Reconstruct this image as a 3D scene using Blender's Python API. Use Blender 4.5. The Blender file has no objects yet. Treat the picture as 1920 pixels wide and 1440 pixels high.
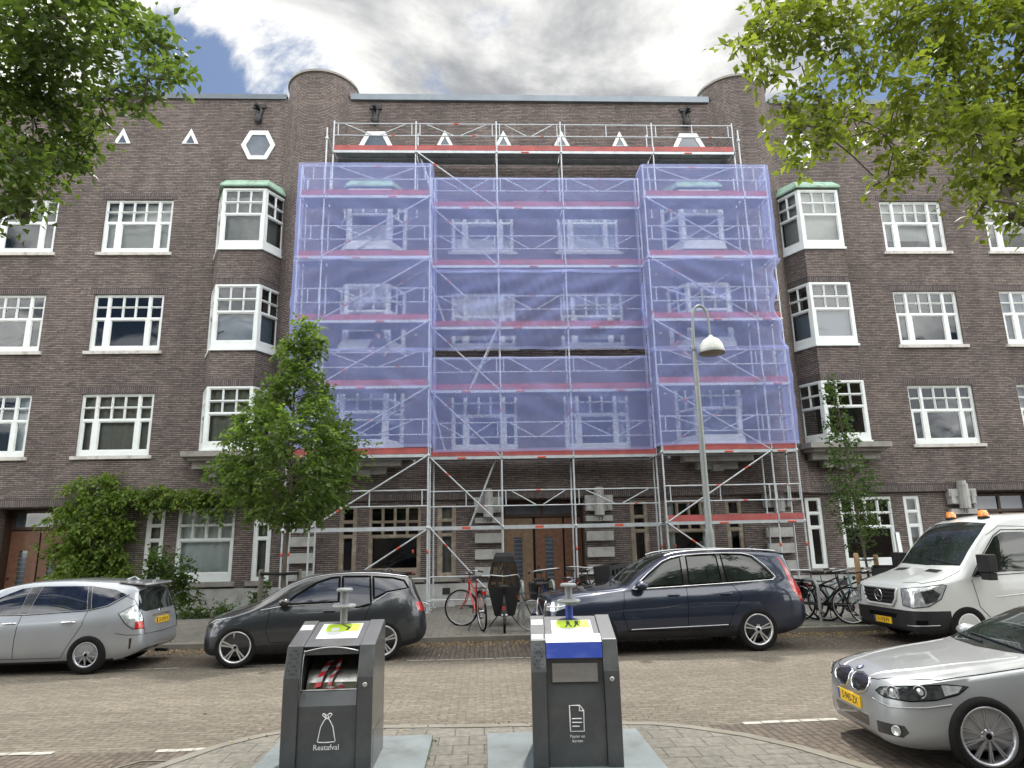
import bpy, bmesh, math, random
import numpy as np
from mathutils import Vector, Matrix
from mathutils.bvhtree import BVHTree
random.seed(11); rng = np.random.default_rng(7)
R = math.radians
SC = bpy.context.scene
COL = SC.collection
PI = math.pi

# ------------------------------------------------------------------ materials
def _nt(name):
    m = bpy.data.materials.new(name); m.use_nodes = True
    nt = m.node_tree; nt.nodes.clear()
    out = nt.nodes.new('ShaderNodeOutputMaterial')
    return m, nt, out
def N(nt, kind, **kw):
    n = nt.nodes.new(kind)
    for k, v in kw.items():
        if k in n.inputs: n.inputs[k].default_value = v
        else: setattr(n, k, v)
    return n
def L(nt, a, b): nt.links.new(a, b)
def c4(c): return (c[0], c[1], c[2], 1.0)
def pbr(name, col, rough=.5, metal=0., var=.12, vs=6., bump=0., bs=60., coat=0., spec=.5, stain=None, ss=1.5, trans=0.):
    """principled material with noise-broken colour, optional second stain colour and bump"""
    m, nt, out = _nt(name)
    p = N(nt, 'ShaderNodeBsdfPrincipled', Roughness=rough, Metallic=metal)
    p.inputs['Specular IOR Level'].default_value = spec
    p.inputs['Coat Weight'].default_value = coat
    p.inputs['Coat Roughness'].default_value = .03
    tc = N(nt, 'ShaderNodeTexCoord')
    nz = N(nt, 'ShaderNodeTexNoise', Scale=vs, Detail=5., Roughness=.6); L(nt, tc.outputs['Object'], nz.inputs['Vector'])
    mr = N(nt, 'ShaderNodeMapRange'); mr.inputs['From Min'].default_value = .3; mr.inputs['From Max'].default_value = .7
    mr.inputs['To Min'].default_value = 1 - var; mr.inputs['To Max'].default_value = 1 + var
    L(nt, nz.outputs['Fac'], mr.inputs['Value'])
    mx = N(nt, 'ShaderNodeVectorMath', operation='SCALE'); mx.inputs[0].default_value = col
    L(nt, mr.outputs['Result'], mx.inputs['Scale'])
    src = mx.outputs['Vector']
    if stain:
        n2 = N(nt, 'ShaderNodeTexNoise', Scale=ss, Detail=6., Roughness=.65); L(nt, tc.outputs['Object'], n2.inputs['Vector'])
        rp = N(nt, 'ShaderNodeMapRange'); rp.inputs['From Min'].default_value = .5; rp.inputs['From Max'].default_value = .72
        L(nt, n2.outputs['Fac'], rp.inputs['Value'])
        mm = N(nt, 'ShaderNodeMix', data_type='RGBA'); L(nt, rp.outputs['Result'], mm.inputs['Factor'])
        L(nt, src, mm.inputs['A']); mm.inputs['B'].default_value = c4(stain); src = mm.outputs['Result']
    L(nt, src, p.inputs['Base Color'])
    if bump:
        n3 = N(nt, 'ShaderNodeTexNoise', Scale=bs, Detail=4.); L(nt, tc.outputs['Object'], n3.inputs['Vector'])
        b = N(nt, 'ShaderNodeBump', Strength=bump, Distance=.02); L(nt, n3.outputs['Fac'], b.inputs['Height']); L(nt, b.outputs['Normal'], p.inputs['Normal'])
    L(nt, p.outputs['BSDF'], out.inputs['Surface'])
    return m

def brick_mat(name, c1, c2, mort, bw=.215, rh=.056, ms=.011, vert=False, big=.18, rough=.85, bump=.6, off=.5, line=0., streak=(1.6, .16, .14)):
    m, nt, out = _nt(name)
    p = N(nt, 'ShaderNodeBsdfPrincipled', Roughness=rough)
    p.inputs['Specular IOR Level'].default_value = .25
    uv = N(nt, 'ShaderNodeUVMap')
    mp = N(nt, 'ShaderNodeMapping')
    if vert: mp.inputs['Rotation'].default_value = (0, 0, PI/2)
    L(nt, uv.outputs['UV'], mp.inputs['Vector'])
    wob = N(nt, 'ShaderNodeTexNoise', Scale=1.3, Detail=2.); L(nt, mp.outputs['Vector'], wob.inputs['Vector'])
    wv = N(nt, 'ShaderNodeVectorMath', operation='SCALE'); wv.inputs['Scale'].default_value = .012
    L(nt, wob.outputs['Color'], wv.inputs[0])
    ad = N(nt, 'ShaderNodeVectorMath', operation='ADD'); L(nt, mp.outputs['Vector'], ad.inputs[0]); L(nt, wv.outputs['Vector'], ad.inputs[1])
    bt = N(nt, 'ShaderNodeTexBrick', offset=off)
    for k, v in (('Scale', 1.), ('Brick Width', bw), ('Row Height', rh), ('Mortar Size', ms), ('Mortar Smooth', .3), ('Bias', 0.)): bt.inputs[k].default_value = v
    bt.inputs['Color1'].default_value = c4(c1); bt.inputs['Color2'].default_value = c4(c2); bt.inputs['Mortar'].default_value = c4(mort)
    L(nt, ad.outputs['Vector'], bt.inputs['Vector'])
    n1 = N(nt, 'ShaderNodeTexNoise', Scale=.45, Detail=6., Roughness=.62); L(nt, uv.outputs['UV'], n1.inputs['Vector'])
    n2 = N(nt, 'ShaderNodeTexNoise', Scale=14., Detail=3.); L(nt, uv.outputs['UV'], n2.inputs['Vector'])
    a = N(nt, 'ShaderNodeMapRange'); a.inputs['From Min'].default_value = .3; a.inputs['From Max'].default_value = .7
    a.inputs['To Min'].default_value = 1-big; a.inputs['To Max'].default_value = 1+big; L(nt, n1.outputs['Fac'], a.inputs['Value'])
    b = N(nt, 'ShaderNodeMapRange'); b.inputs['From Min'].default_value = .25; b.inputs['From Max'].default_value = .75
    b.inputs['To Min'].default_value = .7; b.inputs['To Max'].default_value = 1.3; L(nt, n2.outputs['Fac'], b.inputs['Value'])
    mps = N(nt, 'ShaderNodeMapping'); mps.inputs['Scale'].default_value = (streak[0], streak[1], 1); L(nt, uv.outputs['UV'], mps.inputs['Vector'])
    n4 = N(nt, 'ShaderNodeTexNoise', Scale=1., Detail=4., Roughness=.6); L(nt, mps.outputs['Vector'], n4.inputs['Vector'])
    e = N(nt, 'ShaderNodeMapRange'); e.inputs['From Min'].default_value = .32; e.inputs['From Max'].default_value = .68; e.inputs['To Min'].default_value = 1-streak[2]; e.inputs['To Max'].default_value = 1+streak[2]*.8; L(nt, n4.outputs['Fac'], e.inputs['Value'])
    m0 = N(nt, 'ShaderNodeMath', operation='MULTIPLY'); L(nt, a.outputs['Result'], m0.inputs[0]); L(nt, e.outputs['Result'], m0.inputs[1])
    mu = N(nt, 'ShaderNodeMath', operation='MULTIPLY'); L(nt, m0.outputs['Value'], mu.inputs[0]); L(nt, b.outputs['Result'], mu.inputs[1])
    sc = N(nt, 'ShaderNodeVectorMath', operation='SCALE'); L(nt, bt.outputs['Color'], sc.inputs[0]); L(nt, mu.outputs['Value'], sc.inputs['Scale'])
    colr = sc.outputs['Vector']
    if line:   # deep raked bed joints of the long courses
        sx = N(nt, 'ShaderNodeSeparateXYZ'); L(nt, ad.outputs['Vector'], sx.inputs['Vector'])
        dv = N(nt, 'ShaderNodeMath', operation='DIVIDE'); dv.inputs[1].default_value = rh; L(nt, sx.outputs['Y'], dv.inputs[0])
        fr = N(nt, 'ShaderNodeMath', operation='FRACT'); L(nt, dv.outputs['Value'], fr.inputs[0])
        pp = N(nt, 'ShaderNodeMath', operation='PINGPONG'); pp.inputs[1].default_value = .5; L(nt, fr.outputs['Value'], pp.inputs[0])
        mr = N(nt, 'ShaderNodeMapRange', interpolation_type='SMOOTHSTEP'); mr.inputs['From Min'].default_value = .08; mr.inputs['From Max'].default_value = .30; mr.inputs['To Min'].default_value = 1-line; mr.inputs['To Max'].default_value = 1.12; L(nt, pp.outputs['Value'], mr.inputs['Value'])
        s2 = N(nt, 'ShaderNodeVectorMath', operation='SCALE'); L(nt, colr, s2.inputs[0]); L(nt, mr.outputs['Result'], s2.inputs['Scale']); colr = s2.outputs['Vector']
    L(nt, colr, p.inputs['Base Color'])
    iv = N(nt, 'ShaderNodeMath', operation='SUBTRACT'); iv.inputs[0].default_value = 1.; L(nt, bt.outputs['Fac'], iv.inputs[1])
    bp = N(nt, 'ShaderNodeBump', Strength=bump, Distance=.012); L(nt, iv.outputs['Value'], bp.inputs['Height']); L(nt, bp.outputs['Normal'], p.inputs['Normal'])
    L(nt, p.outputs['BSDF'], out.inputs['Surface'])
    return m

def glass_mat(name, refl=.2, tint=(.85, .9, .9), rough=.0):
    """window pane: see-through with a mirror coat that grows at grazing angles"""
    m, nt, out = _nt(name)
    t = N(nt, 'ShaderNodeBsdfTransparent', Color=c4(tint)); g = N(nt, 'ShaderNodeBsdfGlossy', Roughness=rough)
    g.inputs['Color'].default_value = (.95, .97, 1, 1)
    fr = N(nt, 'ShaderNodeFresnel', IOR=1.45)
    ad = N(nt, 'ShaderNodeMath', operation='ADD', use_clamp=True); ad.inputs[1].default_value = refl; L(nt, fr.outputs['Fac'], ad.inputs[0])
    tc = N(nt, 'ShaderNodeTexCoord'); nz = N(nt, 'ShaderNodeTexNoise', Scale=.9, Detail=1.); L(nt, tc.outputs['Object'], nz.inputs['Vector'])
    bp = N(nt, 'ShaderNodeBump', Strength=.06, Distance=.1); L(nt, nz.outputs['Fac'], bp.inputs['Height']); L(nt, bp.outputs['Normal'], g.inputs['Normal'])
    mx = N(nt, 'ShaderNodeMixShader'); L(nt, ad.outputs['Value'], mx.inputs['Fac']); L(nt, t.outputs['BSDF'], mx.inputs[1]); L(nt, g.outputs['BSDF'], mx.inputs[2])
    L(nt, mx.outputs['Shader'], out.inputs['Surface'])
    return m

def leaf_mat(name, c1, c2, trans=.45):
    m, nt, out = _nt(name)
    geo = N(nt, 'ShaderNodeNewGeometry')
    cr = N(nt, 'ShaderNodeMix', data_type='RGBA'); cr.inputs['A'].default_value = c4(c1); cr.inputs['B'].default_value = c4(c2)
    L(nt, geo.outputs['Random Per Island'], cr.inputs['Factor'])
    p = N(nt, 'ShaderNodeBsdfPrincipled', Roughness=.45); p.inputs['Specular IOR Level'].default_value = .35
    L(nt, cr.outputs['Result'], p.inputs['Base Color'])
    tl = N(nt, 'ShaderNodeBsdfTranslucent')
    sc = N(nt, 'ShaderNodeVectorMath', operation='MULTIPLY'); sc.inputs[1].default_value = (1.5, 1.6, .6)
    L(nt, cr.outputs['Result'], sc.inputs[0]); L(nt, sc.outputs['Vector'], tl.inputs['Color'])
    mx = N(nt, 'ShaderNodeMixShader', Fac=trans); L(nt, p.outputs['BSDF'], mx.inputs[1]); L(nt, tl.outputs['BSDF'], mx.inputs[2])
    L(nt, mx.outputs['Shader'], out.inputs['Surface'])
    return m

# ------------------------------------------------------------------ mesh builder
class MB:
    def __init__(s): s.v = []; s.f = []; s.m = []; s.s = []
    def add(s, vs, fs, m=0, smooth=False, T=None):
        o = len(s.v)
        s.v += [tuple(T @ Vector(p)) for p in vs] if T is not None else [tuple(p) for p in vs]
        for f in fs: s.f.append([o+i for i in f]); s.m.append(m); s.s.append(smooth)
        return s
    def box(s, x0, x1, y0, y1, z0, z1, m=0, T=None):
        return s.add([(x0,y0,z0),(x1,y0,z0),(x1,y1,z0),(x0,y1,z0),(x0,y0,z1),(x1,y0,z1),(x1,y1,z1),(x0,y1,z1)],
                     [(0,3,2,1),(4,5,6,7),(0,1,5,4),(1,2,6,5),(2,3,7,6),(3,0,4,7)], m, False, T)
    def quad(s, a, b, c, d, m=0): return s.add([a,b,c,d], [(0,1,2,3)], m)
    def path(s, pts, r, n=8, m=0, caps=True, closed=False, smooth=True, T=None):
        """tube along a polyline; r a number or a list"""
        P = [Vector(p) for p in pts]; K = len(P); rr = r if isinstance(r, (list, tuple)) else [r]*K
        vs = []; up = None
        for i in range(K):
            if closed: d = P[(i+1) % K]-P[i-1]
            else: d = P[min(i+1, K-1)]-P[max(i-1, 0)]
            d.normalize()
            if up is None:
                up = Vector((0,0,1)) if abs(d.z) < .9 else Vector((0,1,0))
            a = d.cross(up)
            if a.length < 1e-5: a = d.cross(Vector((1,0,.3)))
            a.normalize(); b = a.cross(d).normalized(); up = b
            for k in range(n):
                t = 2*PI*k/n; vs.append(P[i]+a*(rr[i]*math.cos(t))+b*(rr[i]*math.sin(t)))
        fs = []
        for i in range(K if closed else K-1):
            j = (i+1) % K
            for k in range(n): fs.append((i*n+k, i*n+(k+1)%n, j*n+(k+1)%n, j*n+k))
        s.add(vs, fs, m, smooth, T)
        if caps and not closed: s.add(vs[:n], [tuple(range(n))[::-1]], m, False, T); s.add(vs[-n:], [tuple(range(n))], m, False, T)
        return s
    def tube(s, a, b, r, n=8, m=0, r1=None, T=None): return s.path([a, b], [r, r1 if r1 is not None else r], n, m, T=T)
    def lathe(s, prof, n=24, m=0, T=None, smooth=True, a0=0., a1=2*PI):
        """prof: list of (radius, z) turned about z"""
        full = abs(a1-a0-2*PI) < 1e-6; K = len(prof); c = n if full else n+1
        vs = [(r*math.cos(a0+(a1-a0)*k/n), r*math.sin(a0+(a1-a0)*k/n), z) for r, z in prof for k in range(c)]
        fs = []
        for i in range(K-1):
            for k in range(n):
                k1 = (k+1) % c; fs.append((i*c+k, i*c+k1, (i+1)*c+k1, (i+1)*c+k))
        return s.add(vs, fs, m, smooth, T)
    def prism(s, poly, T, depth, m=0, side=None):
        """2-D polygon in the local xy plane of T, from z=0 to z=depth"""
        n = len(poly)
        vs = [(x, y, 0) for x, y in poly]+[(x, y, depth) for x, y in poly]
        k = len(s.m)
        s.add(vs, [tuple(range(n))[::-1], tuple(range(n, 2*n))]+[(i, (i+1) % n, n+(i+1) % n, n+i) for i in range(n)], m, False, T)
        if side is not None: s.m[k+2:] = [side]*n
        return s
    def holed(s, x0, x1, z0, z1, holes, d0, d1, m=0, T=None, mr=None, outer=True):
        """plate x0..x1, z0..z1 with rectangular holes, front at y=d0, back at y=d1 (d0<d1), reveals between"""
        mr = m if mr is None else mr
        xs = sorted({x0, x1, *[h[0] for h in holes], *[h[1] for h in holes]}); xs = [x for x in xs if x0-1e-6 <= x <= x1+1e-6]
        zs = sorted({z0, z1, *[h[2] for h in holes], *[h[3] for h in holes]}); zs = [z for z in zs if z0-1e-6 <= z <= z1+1e-6]
        def hole(x, z): return any(h[0] < x < h[1] and h[2] < z < h[3] for h in holes)
        for i in range(len(xs)-1):
            for j in range(len(zs)-1):
                if hole((xs[i]+xs[i+1])/2, (zs[j]+zs[j+1])/2): continue
                a, b, c, d = xs[i], xs[i+1], zs[j], zs[j+1]
                s.add([(a,d0,c),(b,d0,c),(b,d0,d),(a,d0,d)], [(0,1,2,3)], m, False, T)
                s.add([(a,d1,c),(b,d1,c),(b,d1,d),(a,d1,d)], [(3,2,1,0)], m, False, T)
        for a, b, c, d in holes:
            a, b, c, d = max(a,x0), min(b,x1), max(c,z0), min(d,z1)
            s.add([(a,d0,c),(b,d0,c),(b,d0,d),(a,d0,d),(a,d1,c),(b,d1,c),(b,d1,d),(a,d1,d)], [(0,4,5,1),(2,6,7,3),(3,7,4,0),(1,5,6,2)], mr, False, T)
        if outer:
            a, b, c, d = x0, x1, z0, z1
            s.add([(a,d0,c),(b,d0,c),(b,d0,d),(a,d0,d),(a,d1,c),(b,d1,c),(b,d1,d),(a,d1,d)], [(0,1,5,4),(2,3,7,6),(3,0,4,7),(1,2,6,5)], m, False, T)
        return s
    def obj(s, name, mats, parent=None, uv=False, loc=None, sharp=None):
        me = bpy.data.meshes.new(name)
        me.from_pydata(s.v, [], s.f)
        if not isinstance(mats, (list, tuple)): mats = [mats]
        for m in mats: me.materials.append(m)
        me.polygons.foreach_set('material_index', s.m)
        me.polygons.foreach_set('use_smooth', s.s)
        if uv: box_uv(me)
        if sharp is not None: me.set_sharp_from_angle(angle=R(sharp))
        me.update()
        o = bpy.data.objects.new(name, me); COL.objects.link(o)
        if parent is not None: o.parent = parent
        if loc: o.location = loc
        return o
def box_uv(me):
    n = len(me.loops); uvl = me.uv_layers.new(name='UVMap')
    nv = len(me.vertices); co = np.empty(nv*3, np.float32); me.vertices.foreach_get('co', co); co = co.reshape(-1, 3)
    li = np.empty(n, np.int32); me.loops.foreach_get('vertex_index', li)
    uv = np.empty((n, 2), np.float32)
    for p in me.polygons:
        nr = p.normal
        for k in range(p.loop_start, p.loop_start+p.loop_total):
            x, y, z = co[li[k]]
            if abs(nr.z) > .85: uv[k] = (x, y)
            else:
                h = math.hypot(nr.x, nr.y) or 1; tx, ty = -nr.y/h, nr.x/h
                if tx < 0 or (abs(tx) < 1e-6 and ty < 0): tx, ty = -tx, -ty
                uv[k] = (x*tx+y*ty, z)
    uvl.data.foreach_set('uv', uv.ravel())
def thing(name, label, cat, loc=(0,0,0), rz=0., group=None, kind=None):
    o = bpy.data.objects.new(name, None); COL.objects.link(o); o.empty_display_size = .2
    o.location = loc; o.rotation_euler = (0, 0, rz)
    return tag(o, label, cat, group, kind)
def tag(o, label=None, cat=None, group=None, kind=None):
    if label: o['label'] = label
    if cat: o['category'] = cat
    if group: o['group'] = group
    if kind: o['kind'] = kind
    return o
def kids(o): return [c for c in COL.objects if c.parent == o]
def copy_tree(o, parent=None):
    c = o.copy(); COL.objects.link(c); c.parent = parent
    if parent is not None: c.matrix_parent_inverse = o.matrix_parent_inverse
    for ch in kids(o):
        copy_tree(ch, c)
    return c
def frame(o, x, y=None, z=None):
    """4x4 matrix from origin and axes"""
    x = Vector(x).normalized()
    if z is None: y = Vector(y).normalized(); z = x.cross(y)
    else: z = Vector(z).normalized(); y = z.cross(x)
    M = Matrix((x, y, z)).transposed().to_4x4(); M.translation = Vector(o); return M
def text_obj(name, body, size, T, m, parent=None, align='CENTER', extrude=.0015, xscale=1., res=2):
    cu = bpy.data.curves.new(name, 'FONT'); cu.body = body; cu.size = size; cu.align_x = align; cu.align_y = 'CENTER'
    cu.extrude = extrude; cu.resolution_u = res
    o = bpy.data.objects.new(name, cu); COL.objects.link(o)
    dg = bpy.context.evaluated_depsgraph_get(); me = bpy.data.meshes.new_from_object(o.evaluated_get(dg))
    bpy.data.objects.remove(o); bpy.data.curves.remove(cu)
    me.transform(T @ Matrix.Diagonal((xscale, 1, 1, 1))); me.materials.clear(); me.materials.append(m)
    o = bpy.data.objects.new(name, me); COL.objects.link(o); o.parent = parent
    return o
def pchip(pts):
    xs = np.array([p[0] for p in pts], float); ys = np.array([p[1] for p in pts], float)
    h = np.diff(xs); d = np.diff(ys)/h; n = len(xs); m = np.zeros(n)
    for i in range(1, n-1):
        if d[i-1]*d[i] > 0:
            w1 = 2*h[i]+h[i-1]; w2 = h[i]+2*h[i-1]; m[i] = (w1+w2)/(w1/d[i-1]+w2/d[i])
    m[0] = d[0]; m[-1] = d[-1]
    def f(x):
        x = min(max(x, xs[0]), xs[-1]); i = min(int(np.searchsorted(xs, x, 'right'))-1, n-2); i = max(i, 0)
        t = (x-xs[i])/h[i]
        return float((1+2*t)*(1-t)**2*ys[i]+t*(1-t)**2*h[i]*m[i]+t*t*(3-2*t)*ys[i+1]+t*t*(t-1)*h[i]*m[i+1])
    return f
SKY_S, CLOUD_S, SUN_S, EXPO = .05, .48, 2.0, 1.14
BACK = 4.4
CLOUD_OFF = (0.35, 0.2, 0.)
CLEAR = [((-.285,.756,.585), .16, 8), ((.474,.69,.547), .16, 10), ((-.38,.75,.53), .15, 7), ((.57,.65,.5), .16, 9), ((.117,.798,.585), .10, 3), ((-.5,-.6,.5), .12, 45)]
# ------------------------------------------------------------------ shared materials
BR1, BR2, MORT = (.222, .180, .164), (.122, .103, .098), (.14, .120, .108)
M = {}
M['brick'] = brick_mat('brick', BR1, BR2, MORT, line=.70, streak=(1.5, .14, .17))
M['brick_upright'] = brick_mat('brick_upright', (.165, .138, .132), (.11, .093, .091), (.055, .048, .046), bw=.21, rh=.06, vert=True, off=0.)
M['white_paint'] = pbr('white_paint', (.74, .78, .77), .45, var=.04, vs=3., stain=(.66, .68, .65), ss=2.)
M['bare_wood'] = pbr('bare_wood', (.25, .205, .155), .7, var=.18, vs=9., stain=(.45, .4, .33), ss=4.)
M['stone'] = pbr('stone', (.27, .26, .235), .85, var=.14, vs=3., bump=.3, bs=30., stain=(.15, .14, .13), ss=2.2)
M['pale_stone'] = pbr('pale_stone', (.40, .40, .385), .8, var=.12, vs=2.5, bump=.2, bs=40., stain=(.26, .25, .235), ss=3.)
M['sill'] = pbr('sill', (.55, .53, .49), .7, var=.1, stain=(.25, .23, .2), ss=5.)
M['copper'] = pbr('copper', (.26, .40, .31), .7, var=.2, vs=4., stain=(.12, .10, .07), ss=1.3)
M['zinc'] = pbr('zinc', (.20, .23, .26), .5, metal=.4, var=.12, vs=2.)
M['zinc_dark'] = pbr('zinc_dark', (.14, .16, .18), .5, metal=.4, var=.12, vs=2.)
M['render'] = pbr('render', (.22, .23, .24), .8, var=.1)
M['pane'] = glass_mat('pane', .035)
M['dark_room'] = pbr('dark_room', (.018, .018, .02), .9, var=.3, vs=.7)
M['curtain'] = pbr('curtain', (.26, .26, .23), .9, var=.1)
M['curtain_white'] = pbr('curtain_white', (.80, .82, .82), .9, var=.08)
M['blind'] = pbr('blind', (.40, .40, .37), .8, var=.05)
M['blind_blue'] = pbr('blind_blue', (.20, .25, .31), .7, var=.05)
M['iron'] = pbr('iron', (.02, .02, .022), .6, var=.2)
M['door_wood'] = pbr('door_wood', (.24, .165, .105), .5, var=.25, vs=7., stain=(.22, .14, .085), ss=3.)
M['door_red'] = pbr('door_red', (.19, .095, .058), .45, var=.25, vs=7.)
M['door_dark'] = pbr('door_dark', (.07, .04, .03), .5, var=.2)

D, CX = 20.6, 1.82
building = thing('apartment_building', 'four storey dark brown brick apartment block with white windows and two round brick towers', 'building', (CX, D, 0))
ID = Matrix.Identity(4)
def part(mb, name, mats, parent=building, uv=False, sharp=None): return mb.obj(name, mats, parent, uv, sharp=sharp)

STD_L = [(.035,.18),(.237,.396),(.428,.576),(.607,.762),(.818,.955)]
def lights_std(W, H, low=((.06,.165),(.27,.745),(.835,.945))):
    o = []
    for a, b in STD_L:
        for t0, t1 in ((.045,.205),(.235,.40)): o.append((a*W, b*W, H*(1-t1), H*(1-t0)))
    for a, b in low: o.append((a*W, b*W, H*.105, H*.54))
    return o
def lights_grid(W, H, n, e=.075, bar=.07, low=True):
    o = []; w = (W-2*e-(n-1)*bar)/n
    for i in range(n):
        a = e+i*(w+bar)
        for t0, t1 in ((.045,.215),(.25,.41)): o.append((a, a+w, H*(1-t1), H*(1-t0)))
    if low: o.append((e+.03, W-e-.03, H*.13, H*.54))
    return o
def lights_narrow(W, H):
    e = W*.24
    return [(e, W-e, H*.80, H*.955), (e, W-e, H*.60, H*.75), (e+.015, W-e-.015, H*.055, H*.545)]
def curtain_sheet(mb, W, z0, z1, y, T, waves=0, x0=0., m=0):
    n = max(2, int(W*waves*6)) if waves else 1
    vs = []; fs = []
    for i in range(n+1):
        x = x0+W*i/n; yy = y+(.035*math.sin(i*PI/3+.6*math.sin(i*.37)) if waves else 0)
        vs += [(x, yy, z0), (x, yy, z1)]
        if i: fs.append((2*i-2, 2*i, 2*i+1, 2*i-1))
    mb.add(vs, fs, m, bool(waves), T)
def window_faces(name, faces, fm, parent, cover=None, sash=.028, label=None):
    """faces: list of (T, W, H, lights); T puts local x along the face, y inwards, z up. One window = frame mesh > glass_pane, curtain"""
    fr = MB(); gl = MB(); cus = []
    for T, W, H, li in faces:
        big = [(a-sash, b+sash, c-sash, d+sash) for a, b, c, d in li]
        fr.holed(0, W, 0, H, big, 0., .09, T=T)
        for (a, b, c, d), (A, B, C2, D2) in zip(li, big):
            fr.holed(A+.001, B-.001, C2+.001, D2-.001, [(a, b, c, d)], .025, .07, T=T)
            gl.add([(a,.05,c),(b,.05,c),(b,.05,d),(a,.05,d)], [(0,1,2,3)], 0, False, T)
        if cover:
            kind, t0, t1 = cover[0], cover[1], cover[2]
            cu = MB(); cus.append(cu)
            if cover[0] == 'drapes':
                curtain_sheet(cu, W*.2, 0.03, H-.03, .2, T, 3, .03); cu = MB(); cus.append(cu); curtain_sheet(cu, W*.2, 0.03, H-.03, .2, T, 3, W*.8-.03)
            else: curtain_sheet(cu, W-.06, H*t0+.03, H*t1-.03, .19, T, 0 if kind.startswith('blind') else 3, .03)
    f = fr.obj(name, fm, parent)
    if label: f['label'] = label
    gl.obj('glass_pane', M['pane'], f)
    for cu in cus: cu.obj('blind' if cover[0].startswith('blind') else 'curtain', M[{'drapes': 'curtain_white'}.get(cover[0], cover[0])], f)
    return f
def flush_T(s, z, y): return Matrix.Translation((s, y, z))
def sill_part(s0, s1, z, y, parent, over=.1, h=.1, dpt=.14, mat='sill'):
    MB().box(s0-over, s1+over, y-dpt, y+.05, z-h, z-.002).obj('sill', M[mat], parent)

ROWS = [(4.62, 6.51), (7.84, 9.69), (11.08, 12.93)]
XW = [(-17.46,-15.32),(-13.86,-11.72),(-2.75,-.72),(.72,2.75),(11.72,13.86),(15.32,17.46)]
BAYS = [-9.18, -5.28, 5.28, 9.18]
TOW = [-7.2, 7.2]
# upper brick wall
holes = [(a, b, c, d) for a, b in XW for c, d in ROWS]+[(c-.9, c+.9, 4.75, 12.7) for c in BAYS]
MB().holed(-25, 25, 3.17, 16.62, holes, 0, .33).obj('brick_wall', M['brick'], building, True)
# soldier courses: bands of upright brick over the ground floor and over each window
b = MB(); b.box(-25, 25, -.004, .05, 3.166, 3.40)
b.obj('brick_band', M['brick_upright'], building, True)
for a, bb in XW:
    for c, d in ROWS: MB().box(a-.12, bb+.12, -.004, .05, d+.012, d+.225).obj('brick_lintel', M['brick_upright'], building, True)
COVER = {(1,2):('blind',.0,1.), (1,0):('curtain',0,1), (2,2):('curtain',0,.9), (3,2):('curtain_white',0,1.), (4,2):('blind',.25,1.), (0,1):None, (4,0):None, (5,2):('blind',.4,1), (5,1):('blind_blue',0,1), (5,0):('blind',.55,1), (0,0):('drapes',0,1), (3,0):('drapes',0,1), (2,1):('blind',.55,1)}
for i, (a, bb) in enumerate(XW):
    for j, (c, d) in enumerate(ROWS):
        W, H = bb-a, d-c
        f = window_faces('window', [(flush_T(a, c, .06), W, H, lights_std(W, H))], M['white_paint'], building, COVER.get((i, j)))
        sill_part(a, bb, c, .06, f)
# coping
def strip_obj(name, x0, x1, y0, y1, z0, z1, m): return MB().box(x0, x1, y0, y1, z0, z1).obj(name, M[m], building)
strip_obj('roof_coping', -25, -8.3, -.07, .45, 16.62, 16.80, 'zinc_dark'); strip_obj('roof_coping', 8.3, 25, -.07, .45, 16.62, 16.80, 'zinc_dark')
strip_obj('roof_gutter', -6.15, 6.15, -.12, .45, 16.60, 16.82, 'zinc')
MB().quad((-25,.33,16.5),(25,.33,16.5),(25,10,16.5),(-25,10,16.5)).quad((-25,10,0),(25,10,0),(25,10,16.5),(-25,10,16.5)).quad((-25,.33,0),(-25,10,0),(-25,10,16.5),(-25,.33,16.5)).quad((25,.33,0),(25,10,0),(25,10,16.5),(25,.33,16.5)).obj('roof', M['render'], building)  # unseen roof, back and side walls, added to block light from the rooms
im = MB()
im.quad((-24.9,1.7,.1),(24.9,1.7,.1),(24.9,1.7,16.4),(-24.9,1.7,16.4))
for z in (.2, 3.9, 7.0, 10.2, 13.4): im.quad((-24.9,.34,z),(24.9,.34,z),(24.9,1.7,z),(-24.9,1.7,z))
im.obj('interior', M['dark_room'], building)
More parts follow.
